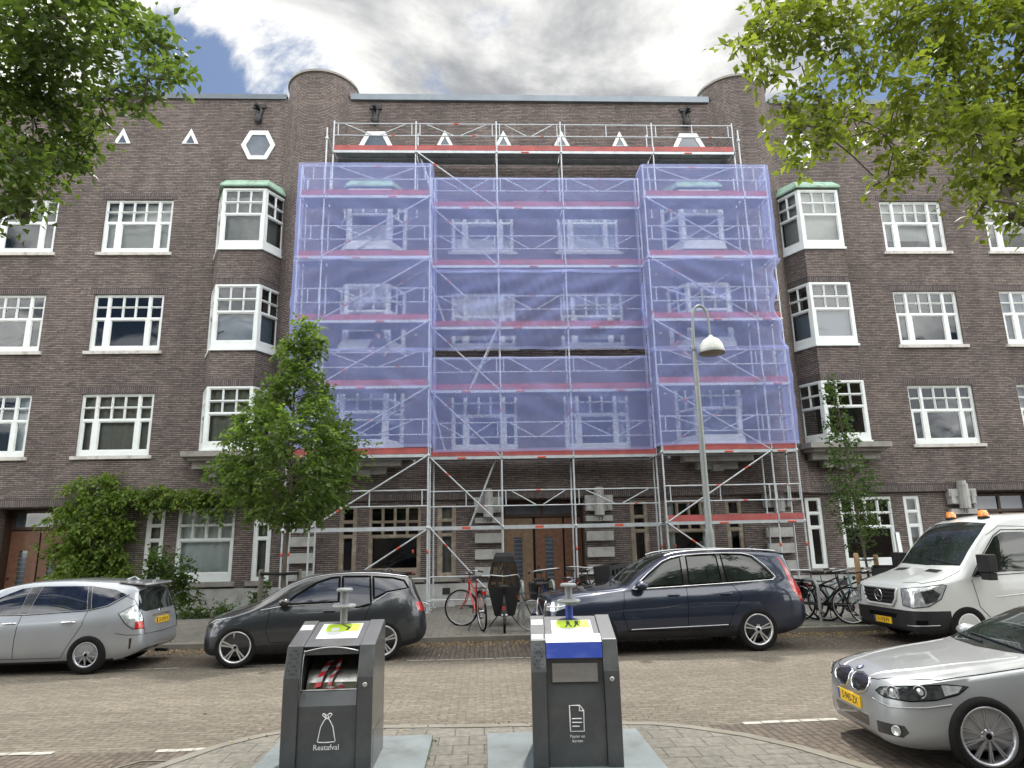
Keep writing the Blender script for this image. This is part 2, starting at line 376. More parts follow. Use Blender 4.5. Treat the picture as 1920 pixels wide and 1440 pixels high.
# round towers that grow out of the wall
def tower(s):
    r, cy = 1.15, .55; P = []
    a0 = R(52); cyl = [(s+r*math.sin(t), cy-r*math.cos(t)) for t in np.linspace(-a0, a0, 25)]
    x0, y0 = cyl[0]; tx, ty = math.cos(-a0), math.sin(-a0)
    k = -y0/ty*-1
    cpx, cpy = x0-tx*(y0/ty), 0.0
    start = (cpx-.42, -.003)
    L_ = []
    for t in np.linspace(0, 1, 9)[:-1]:
        L_.append(((1-t)**2*start[0]+2*t*(1-t)*cpx+t*t*x0, (1-t)**2*start[1]+2*t*(1-t)*cpy+t*t*y0))
    pl = L_+cyl+[(2*s-x, y) for x, y in L_[::-1]]
    mb = MB(); n = len(pl); zs = (3.17, 16.62)
    vs = [(x, y, z) for z in zs for x, y in pl]
    mb.add(vs, [(i, i+1, n+i+1, n+i) for i in range(n-1)], 0, True)
    ft = [(s+r*math.sin(t), cy-r*math.cos(t)) for t in np.linspace(R(-78), R(78), 33)]
    mb.add([(x, y, z) for z in (16.62, 17.28) for x, y in ft], [(i, i+1, 33+i+1, 33+i) for i in range(32)], 0, True)
    o = mb.obj('chimney_tower', [M['brick']], building, True)
    me = o.data
    b2 = MB(); bk = [(s+1.145*math.sin(t), cy-1.145*math.cos(t)) for t in np.linspace(R(78), R(282), 41)]
    b2.add([(x, y, z) for z in (16.5, 17.28) for x, y in bk], [(i, i+1, 41+i+1, 41+i) for i in range(40)], 0, True)
    b2.obj('tower_back', M['render'], o)
    b3 = MB(); b3.lathe([(1.0, 17.18), (1.0, 17.36), (1.21, 17.36), (1.21, 17.281), (1.0, 17.281)], 64, T=Matrix.Translation((s, cy, 0)), smooth=False)
    b3.obj('tower_coping', M['stone'], o)
for s in TOW: tower(s)
# bay window stacks
def bay(s, under_net):
    hb, hf, dp = 1.08, .66, .8
    pl = [(s-hb, 0), (s-hf, -dp), (s+hf, -dp), (s+hb, 0)]
    segs = [(4.62, 4.66), (6.51, 7.67), (9.69, 10.88), (12.89, 12.94)]
    o = building
    for z0, z1 in segs:
        vs = [(x, y, z) for z in (z0, z1) for x, y in pl]; br = MB()
        br.add(vs, [(0,1,5,4),(1,2,6,5),(2,3,7,6),(3,2,1,0),(4,5,6,7)]); br.obj('bay_brickwork', M['brick'], o, True)
    for z1 in (6.51, 9.69):
        lb = MB(); pp = [(s-hb-.004, 0), (s-hf-.003, -dp-.004), (s+hf+.003, -dp-.004), (s+hb+.004, 0)]; vs = [(x, y, z) for z in (z1+.01, z1+.22) for x, y in pp]
        lb.add(vs, [(0,1,5,4),(1,2,6,5),(2,3,7,6)]); lb.obj('brick_lintel', M['brick_upright'], o, True)
    covs = {-9.18: [('curtain',0,1), ('blind_blue',.1,.56), ('curtain',0,.9)], 9.18: [None, ('blind_blue',.05,.56), ('blind',.0,1.)], -5.28: [('blind',.4,1), None, None], 5.28: [('curtain',0,1), None, ('blind',.5,1)]}[s]
    for k, (z0, z1) in enumerate([(4.66, 6.51), (7.67, 9.69), (10.88, 12.89)]):
        faces = []
        H = z1-z0
        for q, ((ax, ay), (bx, by)) in enumerate(zip(pl[:-1], pl[1:])):
            ln = math.hypot(bx-ax, by-ay); T = frame((ax, ay, z0), (bx-ax, by-ay, 0), z=(0,0,1)) @ Matrix.Translation((0, -.012, 0))
            if q == 1: li = lights_grid(ln, H, 3, .10, .055)
            else:
                li = lights_grid(ln, H, 2, .12, .06)
            faces.append((T, ln, H, li))
        f = window_faces('bay_window', faces, M['white_paint'], o, covs[k])
        sl = MB(); pp = [(s-hb-.06, 0), (s-hf-.03, -dp-.07), (s+hf+.03, -dp-.07), (s+hb+.06, 0)]
        sl.prism(pp[::-1], Matrix.Translation((0, 0, z0-.07)), .068); sl.obj('sill', M['white_paint'], f)
    # verdigris copper hood
    cp = MB(); A = [(s-hb-.08, .0), (s-hf-.08, -dp-.1), (s+hf+.08, -dp-.1), (s+hb+.08, .0)]; B = [(s-hb+.1, .0), (s-hf+.02, -dp+.2), (s+hf-.02, -dp+.2), (s+hb-.1, .0)]
    vs = [(x, y, 12.945) for x, y in A]+[(x, y, 13.0) for x, y in A]+[(x, y, 13.30) for x, y in B]
    cp.add(vs, [(0,1,5,4),(1,2,6,5),(2,3,7,6),(4,5,9,8),(5,6,10,9),(6,7,11,10),(8,9,10,11),(3,2,1,0)])
    for t in (.34, .68):
        p0 = Vector(vs[5]).lerp(Vector(vs[6]), t); p1 = Vector(vs[9]).lerp(Vector(vs[10]), t); cp.tube(p0, p1, .014, 5)
    for a, c in ((5, 9), (6, 10)): cp.tube(vs[a], vs[c], .016, 5)
    cp.obj('bay_roof', M['copper'], o)
    st = MB()
    st.prism([(s-1.45, .0), (s+1.45, .0), (s+1.24, -.88), (s-1.24, -.88)][::-1], Matrix.Translation((0, 0, 4.46)), .155)
    st.prism([(s-1.3, .0), (s+1.3, .0), (s+1.1, -.72), (s-1.1, -.72)][::-1], Matrix.Translation((0, 0, 4.36)), .099)
    st.box(s-1.05, s+1.05, -.5, 0, 4.14, 4.358); st.box(s-.62, s+.62, -.3, 0, 3.92, 4.138); st.box(s-.16, s+.16, -.36, 0, 3.86, 4.06)
    st.obj('bay_corbel', M['stone'], o)
for i, s in enumerate(BAYS): bay(s, i in (1, 2))
# attic windows: pairs of small triangles and hexagons
def attic(poly, inner):
    mb = MB(); n = len(poly); f0, f1 = -.035, .02
    vs = [(x, f0, z) for x, z in poly]+[(x, f0, z) for x, z in inner]+[(x, f1, z) for x, z in poly]+[(x, f1, z) for x, z in inner]
    fs = []
    for i in range(n):
        j = (i+1) % n; fs += [(i, j, n+j, n+i), (2*n+i, 2*n+j, j, i), (n+i, n+j, 3*n+j, 3*n+i)]
    mb.add(vs, fs); o = mb.obj('attic_window', M['white_paint'], building)
    MB().add([(x, -.006, z) for x, z in inner], [tuple(range(n))]).obj('glass_pane', M['attic_glass'], o)
M['attic_glass'] = pbr('attic_glass', (.10, .12, .15), .06, var=.3, vs=2., spec=.9)
for s in (-15.6, -13.57, -11.37, -2.97, -1.0, .98, 2.97, 11.37, 13.57, 15.6):
    attic([(s-.27, 14.94), (s+.27, 14.94), (s, 15.5)], [(s-.15, 14.955), (s+.15, 14.955), (s, 15.27)])
for s in (-9.15, -5.28, 5.35, 9.15):
    hx = lambda q, zc: [(s-.56*q, zc), (s-.30*q, zc-.53*q), (s+.30*q, zc-.53*q), (s+.56*q, zc), (s+.30*q, zc+.53*q), (s-.30*q, zc+.53*q)]
    attic(hx(1., 14.91), hx(.72, 14.9))
    br = MB(); Tm = Matrix.Translation((s-.03, -.02, 16.02))
    br.lathe([(.0, -.42), (.06, -.4), (.13, -.25), (.10, .0), (.16, .18), (.13, .32), (.02, .42)], 10, T=Tm @ Matrix.Rotation(R(-24), 4, 'X'))
    br.box(-.05, .05, -.42, -.1, .12, .22, T=Tm); br.box(-.2, .2, -.05, .02, .26, .40, T=Tm)
    br.obj('hoist_bracket', M['iron'], building)
# ------------------------------------------------------------------ ground floor
gy = .12
GW = [(-10.75,-9.1,0), (-5.2,-3.66,1), (3.66,5.2,1), (9.1,10.75,0)]
GN = [(-11.64,-11.12,0), (-8.55,-8.03,0), (-6.06,-5.54,1), (-3.17,-2.62,1), (2.62,3.17,1), (5.54,6.06,1), (8.03,8.55,0), (11.12,11.64,0)]
DOORS = [(-1.22, 1.22), (-15.85, -13.35), (13.35, 15.85)]
hl = [(a, b, .95, 3.04) for a, b, _ in GW]+[(a, b, .95, 3.04) for a, b, _ in GN]+[(a, b, .0, 3.12) for a, b in DOORS]
MB().holed(-25, 25, 0., 3.168, hl, gy, .4).obj('ground_floor_wall', M['brick'], building, True)
gcov = {-10.75: ('curtain_white', .0, 1.), 9.1: None, -5.2: None, 3.66: ('drapes', 0, 1)}
for a, b, bare in GW:
    W, H = b-a, 2.09
    f = window_faces('shop_window' if False else 'window', [(flush_T(a, .95, gy+.03), W, H, lights_grid(W, H, 4, .09, .085))], M['bare_wood' if bare else 'white_paint'], building, gcov[a], label='bare wood frame stripped of paint' if bare else None)
    sill_part(a, b, .95, gy, f, .12, .13, .12, 'stone')
for k, (a, b, bare) in enumerate(GN):
    W, H = b-a, 2.09
    f = window_faces('window', [(flush_T(a, .95, gy+.03), W, H, lights_narrow(W, H))], M['bare_wood' if bare else 'white_paint'], building, ('curtain', 0, 1) if k in (0, 1, 3, 7) else None, .02)
    sill_part(a, b, .95, gy, f, .12, .13, .12, 'stone')
# stone plinth, interrupted at the doors
xs = [-25, -15.85, -13.35, -1.22, 1.22, 13.35, 15.85, 25]
for a, b in zip(xs[::2], xs[1::2]):
    x = a; pm = MB()
    while x < b-.01:
        x2 = min(b, x+1.27); pm.box(x+.003, x2-.003, gy-.075, gy+.051, 0, .40); pm.box(x+.003, x2-.003, gy-.06, gy+.051, .406, .76); x = x2
    pm.box(a, b, gy-.05, gy+.05, .01, .755); pm.obj('plinth', M['pale_stone'], building)
for s in (-11.4, -8.3, -2.9, 2.9, 6.3, 8.9, 11.4):
    vm = MB(); vm.box(s-.11, s+.11, gy-.085, gy-.05, .46, .64)
    for q in range(4): vm.box(s-.1, s+.1, gy-.09, gy-.084, .475+.04*q, .49+.04*q)
    vm.obj('vent_grate', M['iron'], building); MB().box(s+.25, s+.85, gy-.085, gy-.05, .06, .15).obj('vent_slot', M['iron'], building)
# banded door pillars with carved console stones and house numbers
def pillar(a, b, num=None):
    w = b-a; mb = MB()
    for z0, z1 in ((.62, .9), (1.2, 1.48), (1.74, 2.02), (2.46, 2.66)): pass
    for z0, z1 in ((.42, .66), (.93, 1.2), (1.42, 1.70), (1.89, 2.17), (2.46, 2.62)): mb.box(a, b, -.03, .2, z0, z1)
    mb.box(a, b, -.05, .2, 2.76, 2.98); mb.box(a-.02, b+.02, -.075, .2, 2.985, 3.22)
    c = (a+b)/2
    mb.prism([(-.145, 0), (.145, 0), (.145, -.1), (.09, -.19), (0, -.22), (-.09, -.19), (-.145, -.1)][::-1], Matrix.Translation((c, -.04, 2.63)), .74)
    mb.prism([(-.12, 0), (.12, 0), (.12, -.09), (.07, -.16), (0, -.18), (-.07, -.16), (-.12, -.09)][::-1], Matrix.Translation((c, -.04, 3.37)), .09)
    for q in (-.32, .32):
        mb.box(c+q-.06, c+q+.06, -.09, -.05, 2.78, 3.18)
    o = mb.obj('door_pillar', M['pale_stone'], building)
    if num: text_obj('house_number', num, .17, frame((c+.03, -.032, 2.53), (1,0,0), (0,0,1)), M['iron'], o)
for a, b, n in ((-2.06,-1.26,'14'), (1.26,2.06,'12'), (6.72,7.54,None), (-7.54,-6.72,None), (12.5,13.32,'10'), (-13.32,-12.5,None)): pillar(a, b, n)
# door recesses
def recess(a, b, leaves, ym=.78):
    mb = MB()
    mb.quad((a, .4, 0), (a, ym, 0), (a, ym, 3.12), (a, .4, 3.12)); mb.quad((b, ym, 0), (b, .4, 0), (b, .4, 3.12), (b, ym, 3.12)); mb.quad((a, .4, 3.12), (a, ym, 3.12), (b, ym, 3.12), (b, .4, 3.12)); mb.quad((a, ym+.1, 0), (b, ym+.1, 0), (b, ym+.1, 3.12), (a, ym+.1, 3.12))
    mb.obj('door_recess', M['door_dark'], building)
    MB().box(a+.02, b-.02, .1, ym, .0, .17).obj('doorstep', M['stone'], building)
    for x0, x1, m, z1, glazed in leaves:
        W = x1-x0; d = MB()
        gl = [(W*.36, W*.64, .35, z1-.75)] if glazed else []
        d.holed(0, W, 0, z1-.18, gl, 0, .06, T=Matrix.Translation((x0, ym-.06, .18)))
        if not glazed: d.holed(0.06, W-.06, .1, z1-.3, [(W*.2, W*.8, .25, .8), (W*.2, W*.8, .95, z1-.45)], -.012, -.001, T=Matrix.Translation((x0, ym-.06, .18)))
        o = d.obj('front_door', M[m], building)
        if glazed:
            g = MB(); h = MB()
            g.quad((x0+W*.36, ym-.03, .5), (x0+W*.64, ym-.03, .5), (x0+W*.64, ym-.03, z1-.5), (x0+W*.36, ym-.03, z1-.5))
            g.obj('door_glass', M['attic_glass'], o)
            z = .58
            while z < z1-.62: h.box(x0+W*.355, x0+W*.645, ym-.075, ym-.062, z, z+.022); z += .125
            h.obj('door_slats', M['zinc'], o)
        MB().lathe([(.0,.05),(.03,.045),(.035,.02),(.015,.0)], 10, T=frame((x0+W*.1, ym-.06, 1.15), (1,0,0), (0,0,1))).obj('door_handle', M['iron'], o)
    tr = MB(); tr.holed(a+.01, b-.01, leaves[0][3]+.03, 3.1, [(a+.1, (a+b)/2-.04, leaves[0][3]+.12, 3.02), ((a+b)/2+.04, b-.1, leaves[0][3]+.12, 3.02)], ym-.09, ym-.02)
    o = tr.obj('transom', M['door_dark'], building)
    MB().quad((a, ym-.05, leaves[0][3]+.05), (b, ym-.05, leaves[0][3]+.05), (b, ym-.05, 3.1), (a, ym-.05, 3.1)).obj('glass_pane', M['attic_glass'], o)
recess(-1.22, 1.22, [(-1.20, -.30, 'door_wood', 2.6, True), (-.22, .62, 'door_red', 2.6, True), (.68, 1.2, 'door_red', 2.6, False)])
recess(-15.85, -13.35, [(-15.83, -15.0, 'door_red', 2.5, True), (-14.95, -14.2, 'door_red', 2.5, True), (-14.15, -13.37, 'door_red', 2.5, True)])
recess(13.35, 15.85, [(13.37, 14.55, 'door_red', 2.5, True), (14.65, 15.83, 'door_red', 2.5, True)])
# ------------------------------------------------------------------ scaffolding
M['galv'] = pbr('galv', (.46, .49, .51), .42, metal=.3, var=.15, vs=5.)
M['deck'] = pbr('deck', (.30, .31, .32), .6, metal=.3, var=.2, vs=4.)
M['toe_red'] = pbr('toe_red', (.36, .075, .07), .6, var=.22, vs=2.5, stain=(.30, .11, .10), ss=4.)
M['mark_red'] = pbr('mark_red', (.55, .08, .04), .5, var=.05)
scaf = thing('scaffold', 'tall galvanised steel scaffold with red toe boards covering the middle of the brick facade', 'scaffold', (0, 0, 0))
YC, YS, DP = 19.65, 18.95, .70
LV = [2.31, 4.28, 6.235, 8.19, 10.17, 12.14, 14.10]
TR = .025
def upright(x, y, z1, z0=.12):
    mb = MB(); mb.tube((x, y, z0+.02), (x, y, z1), TR, 8); mb.box(x-.08, x+.08, y-.08, y+.08, z0, z0+.015)
    mb.lathe([(.0,.0),(.045,.0),(.045,.05),(.0,.05)], 8, T=Matrix.Translation((x, y, z0+.2)))
    for z in LV:
        if z < z1: mb.lathe([(TR,-.04),(.05,-.035),(.05,.035),(TR,.04)], 8, T=Matrix.Translation((x, y, z+.02)))
    for z in (LV[0]-.62, LV[1]+1.4, LV[3]+.25):
        if z < z1 and rng.random() < .3: mb.lathe([(TR+.002,-.05),(TR+.004,-.05),(TR+.004,.05),(TR+.002,.05)], 8, 1, T=Matrix.Translation((x, y, z)))
    return mb.obj('upright', [M['galv'], M['mark_red']], scaf)
for x, y, z in [(-4.68,YS,14.5), (-1.5,YS,13.25), (-5.38,YS,13.2), (-4.68,YC,13.2), (-5.38,YC,13.2), (-1.5,YC,13.2),
                (5.07,YS,13.25), (8.2,YS,14.5), (8.93,YS,13.25), (8.2,YC,13.2), (8.93,YC,13.2), (5.07,YC,13.2),
                (.56,YC,15.22), (2.64,YC,15.22), (.56,YC+DP,15.2), (2.64,YC+DP,15.2), (-1.44,YC+DP,13.2), (5.15,YC+DP,13.2)]: upright(x, y, z)
for x in (-4.64, -2.03, 5.65, 8.33):
    for y in (YC+.02, YC+DP): upright(x, y, 15.22, LV[5] if abs(x-1.8) > 5 else LV[5])
def deck(x0, x1, y0, z, toe=True, dp=DP):
    mb = MB(); n = 2; w = dp/n
    for i in range(n):
        a, b = y0+i*w+.02, y0+(i+1)*w-.005
        mb.box(x0+.04, x1-.04, a, b, z+.045, z+.06); mb.box(x0+.04, x1-.04, a, a+.02, z, z+.044); mb.box(x0+.04, x1-.04, b-.02, b, z, z+.044)
        for k in range(4): t = x0+(x1-x0)*(k+.5)/4; mb.box(t-.02, t+.02, a+.021, b-.021, z+.01, z+.044)
    mb.tube((x0, y0, z-.02), (x0, y0+dp, z-.02), .022, 6); mb.tube((x1, y0, z-.02), (x1, y0+dp, z-.02), .022, 6)
    mb.obj('deck_plank', M['deck'], scaf)
    l = MB(); l.tube((x0, y0-.005, z-.0), (x1, y0-.005, z-.0), .024, 6); MB().tube((x0, y0+dp, z), (x1, y0+dp, z), .022, 6).obj('ledger', M['galv'], scaf)
    l.box(x0+.02, x1-.02, y0-.047, y0-.021, z-.035, z+.05)
    t = rng.uniform(.25, .7)
    if rng.random() < .7: xm = x0+(x1-x0)*t; l.tube((xm-.12, y0-.036, z), (xm+.12, y0-.036, z), .03, 6, 1)
    l.obj('ledger', [M['galv'], M['mark_red']], scaf)
    if toe:
        tb = MB(); dz = rng.uniform(-.01, .01)
        tb.box(x0+.03, x1-.03, y0-.05, y0-.02, z+.055+dz, z+.225+dz); tb.box(x0-.01, x0+.029, y0-.055, y0-.018, z+.06+dz, z+.215+dz, 1)
        tb.obj('toe_board', [M['toe_red'], M['galv']], scaf)
def guard(a, b, z, v=True, posts=True):
    """guard rail frame between plan points a and b: two rails, end posts and a flat V brace"""
    a = Vector((a[0], a[1], 0)); b = Vector((b[0], b[1], 0)); mb = MB(); h, l = z+1.03, z+.60
    P = lambda t, zz: a.lerp(b, t)+Vector((0, 0, zz))
    for zz in (h, l): mb.tube(P(0, zz), P(1, zz), .0205, 6)
    if posts:
        for t in (.05, .95): mb.tube(P(t, l), P(t, h), .0175, 6)
    if v: mb.tube(P(.13, h-.02), P(.46, l+.02), .0185, 6); mb.tube(P(.87, h-.02), P(.56, l+.02), .0185, 6)
    elif posts: mb.tube(P(.5, l), P(.5, h), .0175, 6)
    if rng.random() < .45: mb.tube(P(.47, h), P(.53, h), .0225, 6, 1)
    if rng.random() < .4: mb.tube(P(.7, l), P(.74, l), .0225, 6, 1)
    mb.obj('guard_rail', [M['galv'], M['mark_red']], scaf)
def diag(x0, z0, x1, z1, y):
    mb = MB(); mb.tube((x0, y, z0), (x1, y, z1), .023, 6); p = Vector((x0, y, z0)).lerp(Vector((x1, y, z1)), .22); q = Vector((x0, y, z0)).lerp(Vector((x1, y, z1)), .26)
    mb.tube(p, q, .0245, 6, 1)
    mb.obj('diagonal_brace', [M['galv'], M['mark_red']], scaf)
cb = [(-1.5, .56), (.56, 2.64), (2.64, 5.1)]
for k, z in enumerate(LV[:6]):
    for x0, x1 in cb:
        if k == 0:
            mb = MB(); mb.box(x0+.03, x1-.03, YC-.03, YC+.03, z-.05, z+.055); MB().tube((x0, YC+DP, z), (x1, YC+DP, z), .024, 6).obj('ledger', M['galv'], scaf); mb.box((x0+x1)/2-.12, (x0+x1)/2+.12, YC-.033, YC-.0301, z-.03, z+.035, 1); mb.obj('ledger', [M['galv'], M['mark_red']], scaf)
        else: deck(x0, x1, YC, z)
        guard((x0, YC), (x1, YC), z, not (k == 0 and x0 < 0))
    for x0, x1, yy, end in ((-4.68, -1.5, YS, 0), (5.07, 8.2, YS, 0), (-5.38, -4.68, YS, 1), (8.2, 8.93, YS, 1)):
        if k == 0 and x1 < 0:
            mb = MB(); mb.box(x0+.03, x1-.03, YS-.03, YS+.03, z-.05, z+.055); MB().tube((x0, YS+DP, z), (x1, YS+DP, z), .024, 6).obj('ledger', M['galv'], scaf); mb.obj('ledger', M['galv'], scaf)
        else: deck(x0, x1, YS, z)
        guard((x0, YS), (x1, YS), z, not end and k > 0)
    for x in (-5.38, 8.93): guard((x, YS), (x, YC), z, False, False)
    # braces
    if k < 5:
        zz = LV[k+1]
        diag(-4.66, z+.05, -1.52, zz, YS-.04)
        diag(5.1, zz, 8.17, z+.05, YS-.04) if k > 0 else diag(8.17, zz, 5.1, z+.05, YS-.04)
        diag(-1.47, zz, .53, z+.05, YC-.04)
        if k in (1, 3, 4): diag(-1.6, zz, -4.6, z+.1, YC+.03); diag(5.2, z+.1, 8.1, zz, YC+.03)
diag(-1.47, LV[0], .35, .35, YC-.04); diag(-1.55, LV[0]-.05, -4.6, .35, YS-.04); diag(5.1, LV[0], 7.9, .3, YS-.04); diag(-2.0, LV[6], .53, LV[5], YC-.04)
for z in (1.0, .38):
    for a, b in (((-4.68,YS),(-1.5,YS)), ((-1.5,YC),(.56,YC)), ((2.64,YC),(5.1,YC)), ((5.07,YS),(8.2,YS)), ((8.2,YS),(8.93,YS))):
        MB().tube((a[0], a[1], z), (b[0], b[1], z), .0205, 6).obj('base_rail', M['galv'], scaf)
for x0, x1 in ((-4.64,-2.03), (-2.03,.56), (.56,2.64), (2.64,5.65), (5.65,8.33)):
    deck(x0, x1, YC+.02, LV[6], True); guard((x0, YC+.02), (x1, YC+.02), LV[6], x1 < 4)
for x in (-4.64, 8.33): guard((x, YC+.02), (x, YC+DP), LV[6], False, False)
MB().tube((-4.68, YS, 14.3), (-4.64, YC+.1, 14.0), .02, 6).obj('tie_tube', M['galv'], scaf); MB().tube((8.2, YS, 14.3), (8.33, YC+.1, 14.0), .02, 6).obj('tie_tube', M['galv'], scaf)
def ladder(x0, z0, x1, z1, y):
    mb = MB()
    for dy in (0, .38): mb.tube((x0, y+dy, z0), (x1, y+dy, z1), .028, 6)
    n = 7
    for i in range(n): t = (i+.5)/n; p = Vector((x0, y, z0)).lerp(Vector((x1, y, z1)), t); mb.tube(p, p+Vector((0, .38, 0)), .014, 5)
    mb.obj('ladder', M['galv'], scaf)
ladder(-.38, 2.37, .52, 4.6, 19.95); ladder(-.35, 6.30, .50, 8.2, 19.62); ladder(-1.05, 8.3, -1.75, 10.4, 19.85); ladder(-1.05, 4.36, -1.6, 6.5, 19.85); ladder(-1.25, 12.2, -1.95, 14.2, 19.9)

# ------------------------------------------------------------------ safety nets
def net_mat(name, cov, col):
    m, nt, out = _nt(name)
    tr = N(nt, 'ShaderNodeBsdfTransparent'); df = N(nt, 'ShaderNodeBsdfDiffuse', Color=c4(col)); tl = N(nt, 'ShaderNodeBsdfTranslucent', Color=c4(col))
    a = N(nt, 'ShaderNodeMixShader', Fac=.4); L(nt, df.outputs['BSDF'], a.inputs[1]); L(nt, tl.outputs['BSDF'], a.inputs[2])
    tc = N(nt, 'ShaderNodeTexCoord'); nz = N(nt, 'ShaderNodeTexNoise', Scale=1.1, Detail=4.); L(nt, tc.outputs['Object'], nz.inputs['Vector'])
    mr = N(nt, 'ShaderNodeMapRange'); mr.inputs['From Min'].default_value = .3; mr.inputs['From Max'].default_value = .7; mr.inputs['To Min'].default_value = cov-.03; mr.inputs['To Max'].default_value = cov+.03
    L(nt, nz.outputs['Fac'], mr.inputs['Value'])
    b = N(nt, 'ShaderNodeMixShader'); L(nt, mr.outputs['Result'], b.inputs['Fac']); L(nt, tr.outputs['BSDF'], b.inputs[1]); L(nt, a.outputs['Shader'], b.inputs[2])
    L(nt, b.outputs['Shader'], out.inputs['Surface']); return m
M['net'] = net_mat('net', .37, (.44, .52, 1.0)); M['net_hem'] = net_mat('net_hem', .52, (.52, .58, 1.0))
def net(label, path, z0, z1, amp=.03, slack=0., diagdir=1., edge=None, seed=0):
    seg = [0.]
    for a, b in zip(path[:-1], path[1:]): seg.append(seg[-1]+math.hypot(b[0]-a[0], b[1]-a[1]))
    nu = int(seg[-1]/.09); nv = int((z1-z0)/.09); r = np.random.default_rng(seed); ph = r.uniform(0, 6.28, 12); mb = MB(); vs = []
    for i in range(nu+1):
        s = seg[-1]*i/nu; k = min(max(j for j in range(len(seg)) if seg[j] <= s+1e-9), len(path)-2); t = (s-seg[k])/(seg[k+1]-seg[k])
        ax, ay = path[k]; bx, by = path[k+1]; x, y = ax+(bx-ax)*t, ay+(by-ay)*t; l = math.hypot(bx-ax, by-ay); nx, ny = (by-ay)/l, -(bx-ax)/l
        for j in range(nv+1):
            q = j/nv; z = z0+(z1-z0)*q
            e = min(1, 4*t*(1-t)*1.6)
            w = .6*math.sin(5.1*(s*diagdir+z*.8)+ph[0]+1.3*math.sin(1.7*z+ph[1]))+.5*math.sin(11*(s*.4*diagdir+z*.9)+ph[2]+math.sin(2.3*s+ph[5]))+.35*math.sin(23*(s-.4*z*diagdir)+ph[3])+.5*math.sin(2.2*s+ph[4])
            w = (w+1.6)*amp*e*(.3+.7*math.sin(PI*q))
            sag = slack*math.sin(PI*((s*.48) % 1.0))*(q**6 if slack > 0 else 0)
            sag2 = slack*.8*abs(math.sin(1.05*s+ph[6]))*((1-q)**6)
            xx, yy, zz = x+nx*w, y+ny*w, z-sag*.5+sag2*.3
            if edge: xx = edge(xx, q, i/nu)
            vs.append((xx, yy, zz))
    fs = []; mi = []
    for i in range(nu):
        for j in range(nv):
            fs.append((i*(nv+1)+j, (i+1)*(nv+1)+j, (i+1)*(nv+1)+j+1, i*(nv+1)+j+1))
            mb.m.append(1 if j in (0, nv-1) or i in (0, nu-1) else 0)
    mb.v = vs; mb.f = fs; mb.s = [True]*len(fs)
    o = mb.obj('safety_net', [M['net'], M['net_hem']])
    return tag(o, label, 'safety net', 'lilac debris nets on the scaffold')
lp = [(-5.47, 19.62), (-5.47, 18.85), (-1.43, 18.85), (-1.43, 19.56)]; rp = [(5.0, 19.56), (5.0, 18.85), (9.02, 18.85), (9.02, 19.62)]; cp_ = [(-1.41, 19.55), (4.98, 19.55)]
net('lilac net round the top of the scaffold tower that rises above the young bushy tree', lp, 10.12, 13.24, .022, 0, 1, seed=1)
net('lilac net at mid height of its tower with a capped worker standing behind it', lp, 7.28, 10.16, .035, .12, -1, seed=2)
net('lilac net round the foot of a scaffold tower, partly hidden by the young bushy tree', lp, 4.50, 7.36, .03, .08, 1, seed=3)
net('taut lilac net at the top of the middle scaffold, under the open top deck', cp_, 9.97, 13.16, .018, 0, 1, seed=4)
net('creased sagging lilac net across the middle scaffold with a gap showing brick below it', cp_, 7.47, 10.04, .09, .10, -1, seed=5)
net('lilac net across the bottom of the middle scaffold, hanging above the front doors', cp_, 4.44, 7.29, .025, .05, 1, seed=6)
net('lilac net round the top of the scaffold tower beside the yellow green branches', rp, 10.12, 13.24, .022, 0, -1, seed=7)
def ragged(x, q, t): return x-max(0, t-.72)*(1.0*math.sin(PI*q)**.8+.25*math.sin(17*q))*1.1 if t > .72 else x
net('ragged lilac net with a torn wavy edge, behind the head of the street lamp', rp[:3]+[(9.0, 18.95)], 7.26, 10.16, .06, .15, 1, ragged, seed=8)
net('lilac net round the foot of a scaffold tower, behind the pole of the street lamp', rp, 4.46, 7.36, .035, .1, -1, seed=9)

# ------------------------------------------------------------------ people on the scaffold
M['skin'] = pbr('skin', (.50, .29, .21), .55, var=.08); M['hair'] = pbr('hair', (.03, .022, .018), .6)
M['jacket'] = pbr('jacket', (.035, .04, .06), .8, var=.2); M['trousers'] = pbr('trousers', (.05, .055, .075), .85, var=.2); M['boot'] = pbr('boot', (.03, .028, .025), .6)
M['shirt_red'] = pbr('shirt_red', (.20, .09, .10), .8, var=.15)
def skin_mesh(nodes, edges, sub=2):
    """nodes: list of (pos, radius); one continuous skinned surface rooted at node 0"""
    me = bpy.data.meshes.new('tmp'); me.from_pydata([n[0] for n in nodes], edges, []); o = bpy.data.objects.new('tmp', me); COL.objects.link(o)
    md = o.modifiers.new('s', 'SKIN'); md.use_smooth_shade = True
    for i, n in enumerate(nodes):
        sv = me.skin_vertices[0].data[i]; r = n[1]; sv.radius = r if isinstance(r, tuple) else (r, r); sv.use_root = (i == 0)
    sb = o.modifiers.new('b', 'SUBSURF'); sb.levels = sub; sb.render_levels = sub
    dg = bpy.context.evaluated_depsgraph_get(); res = bpy.data.meshes.new_from_object(o.evaluated_get(dg)); bpy.data.objects.remove(o); bpy.data.meshes.remove(me); return res
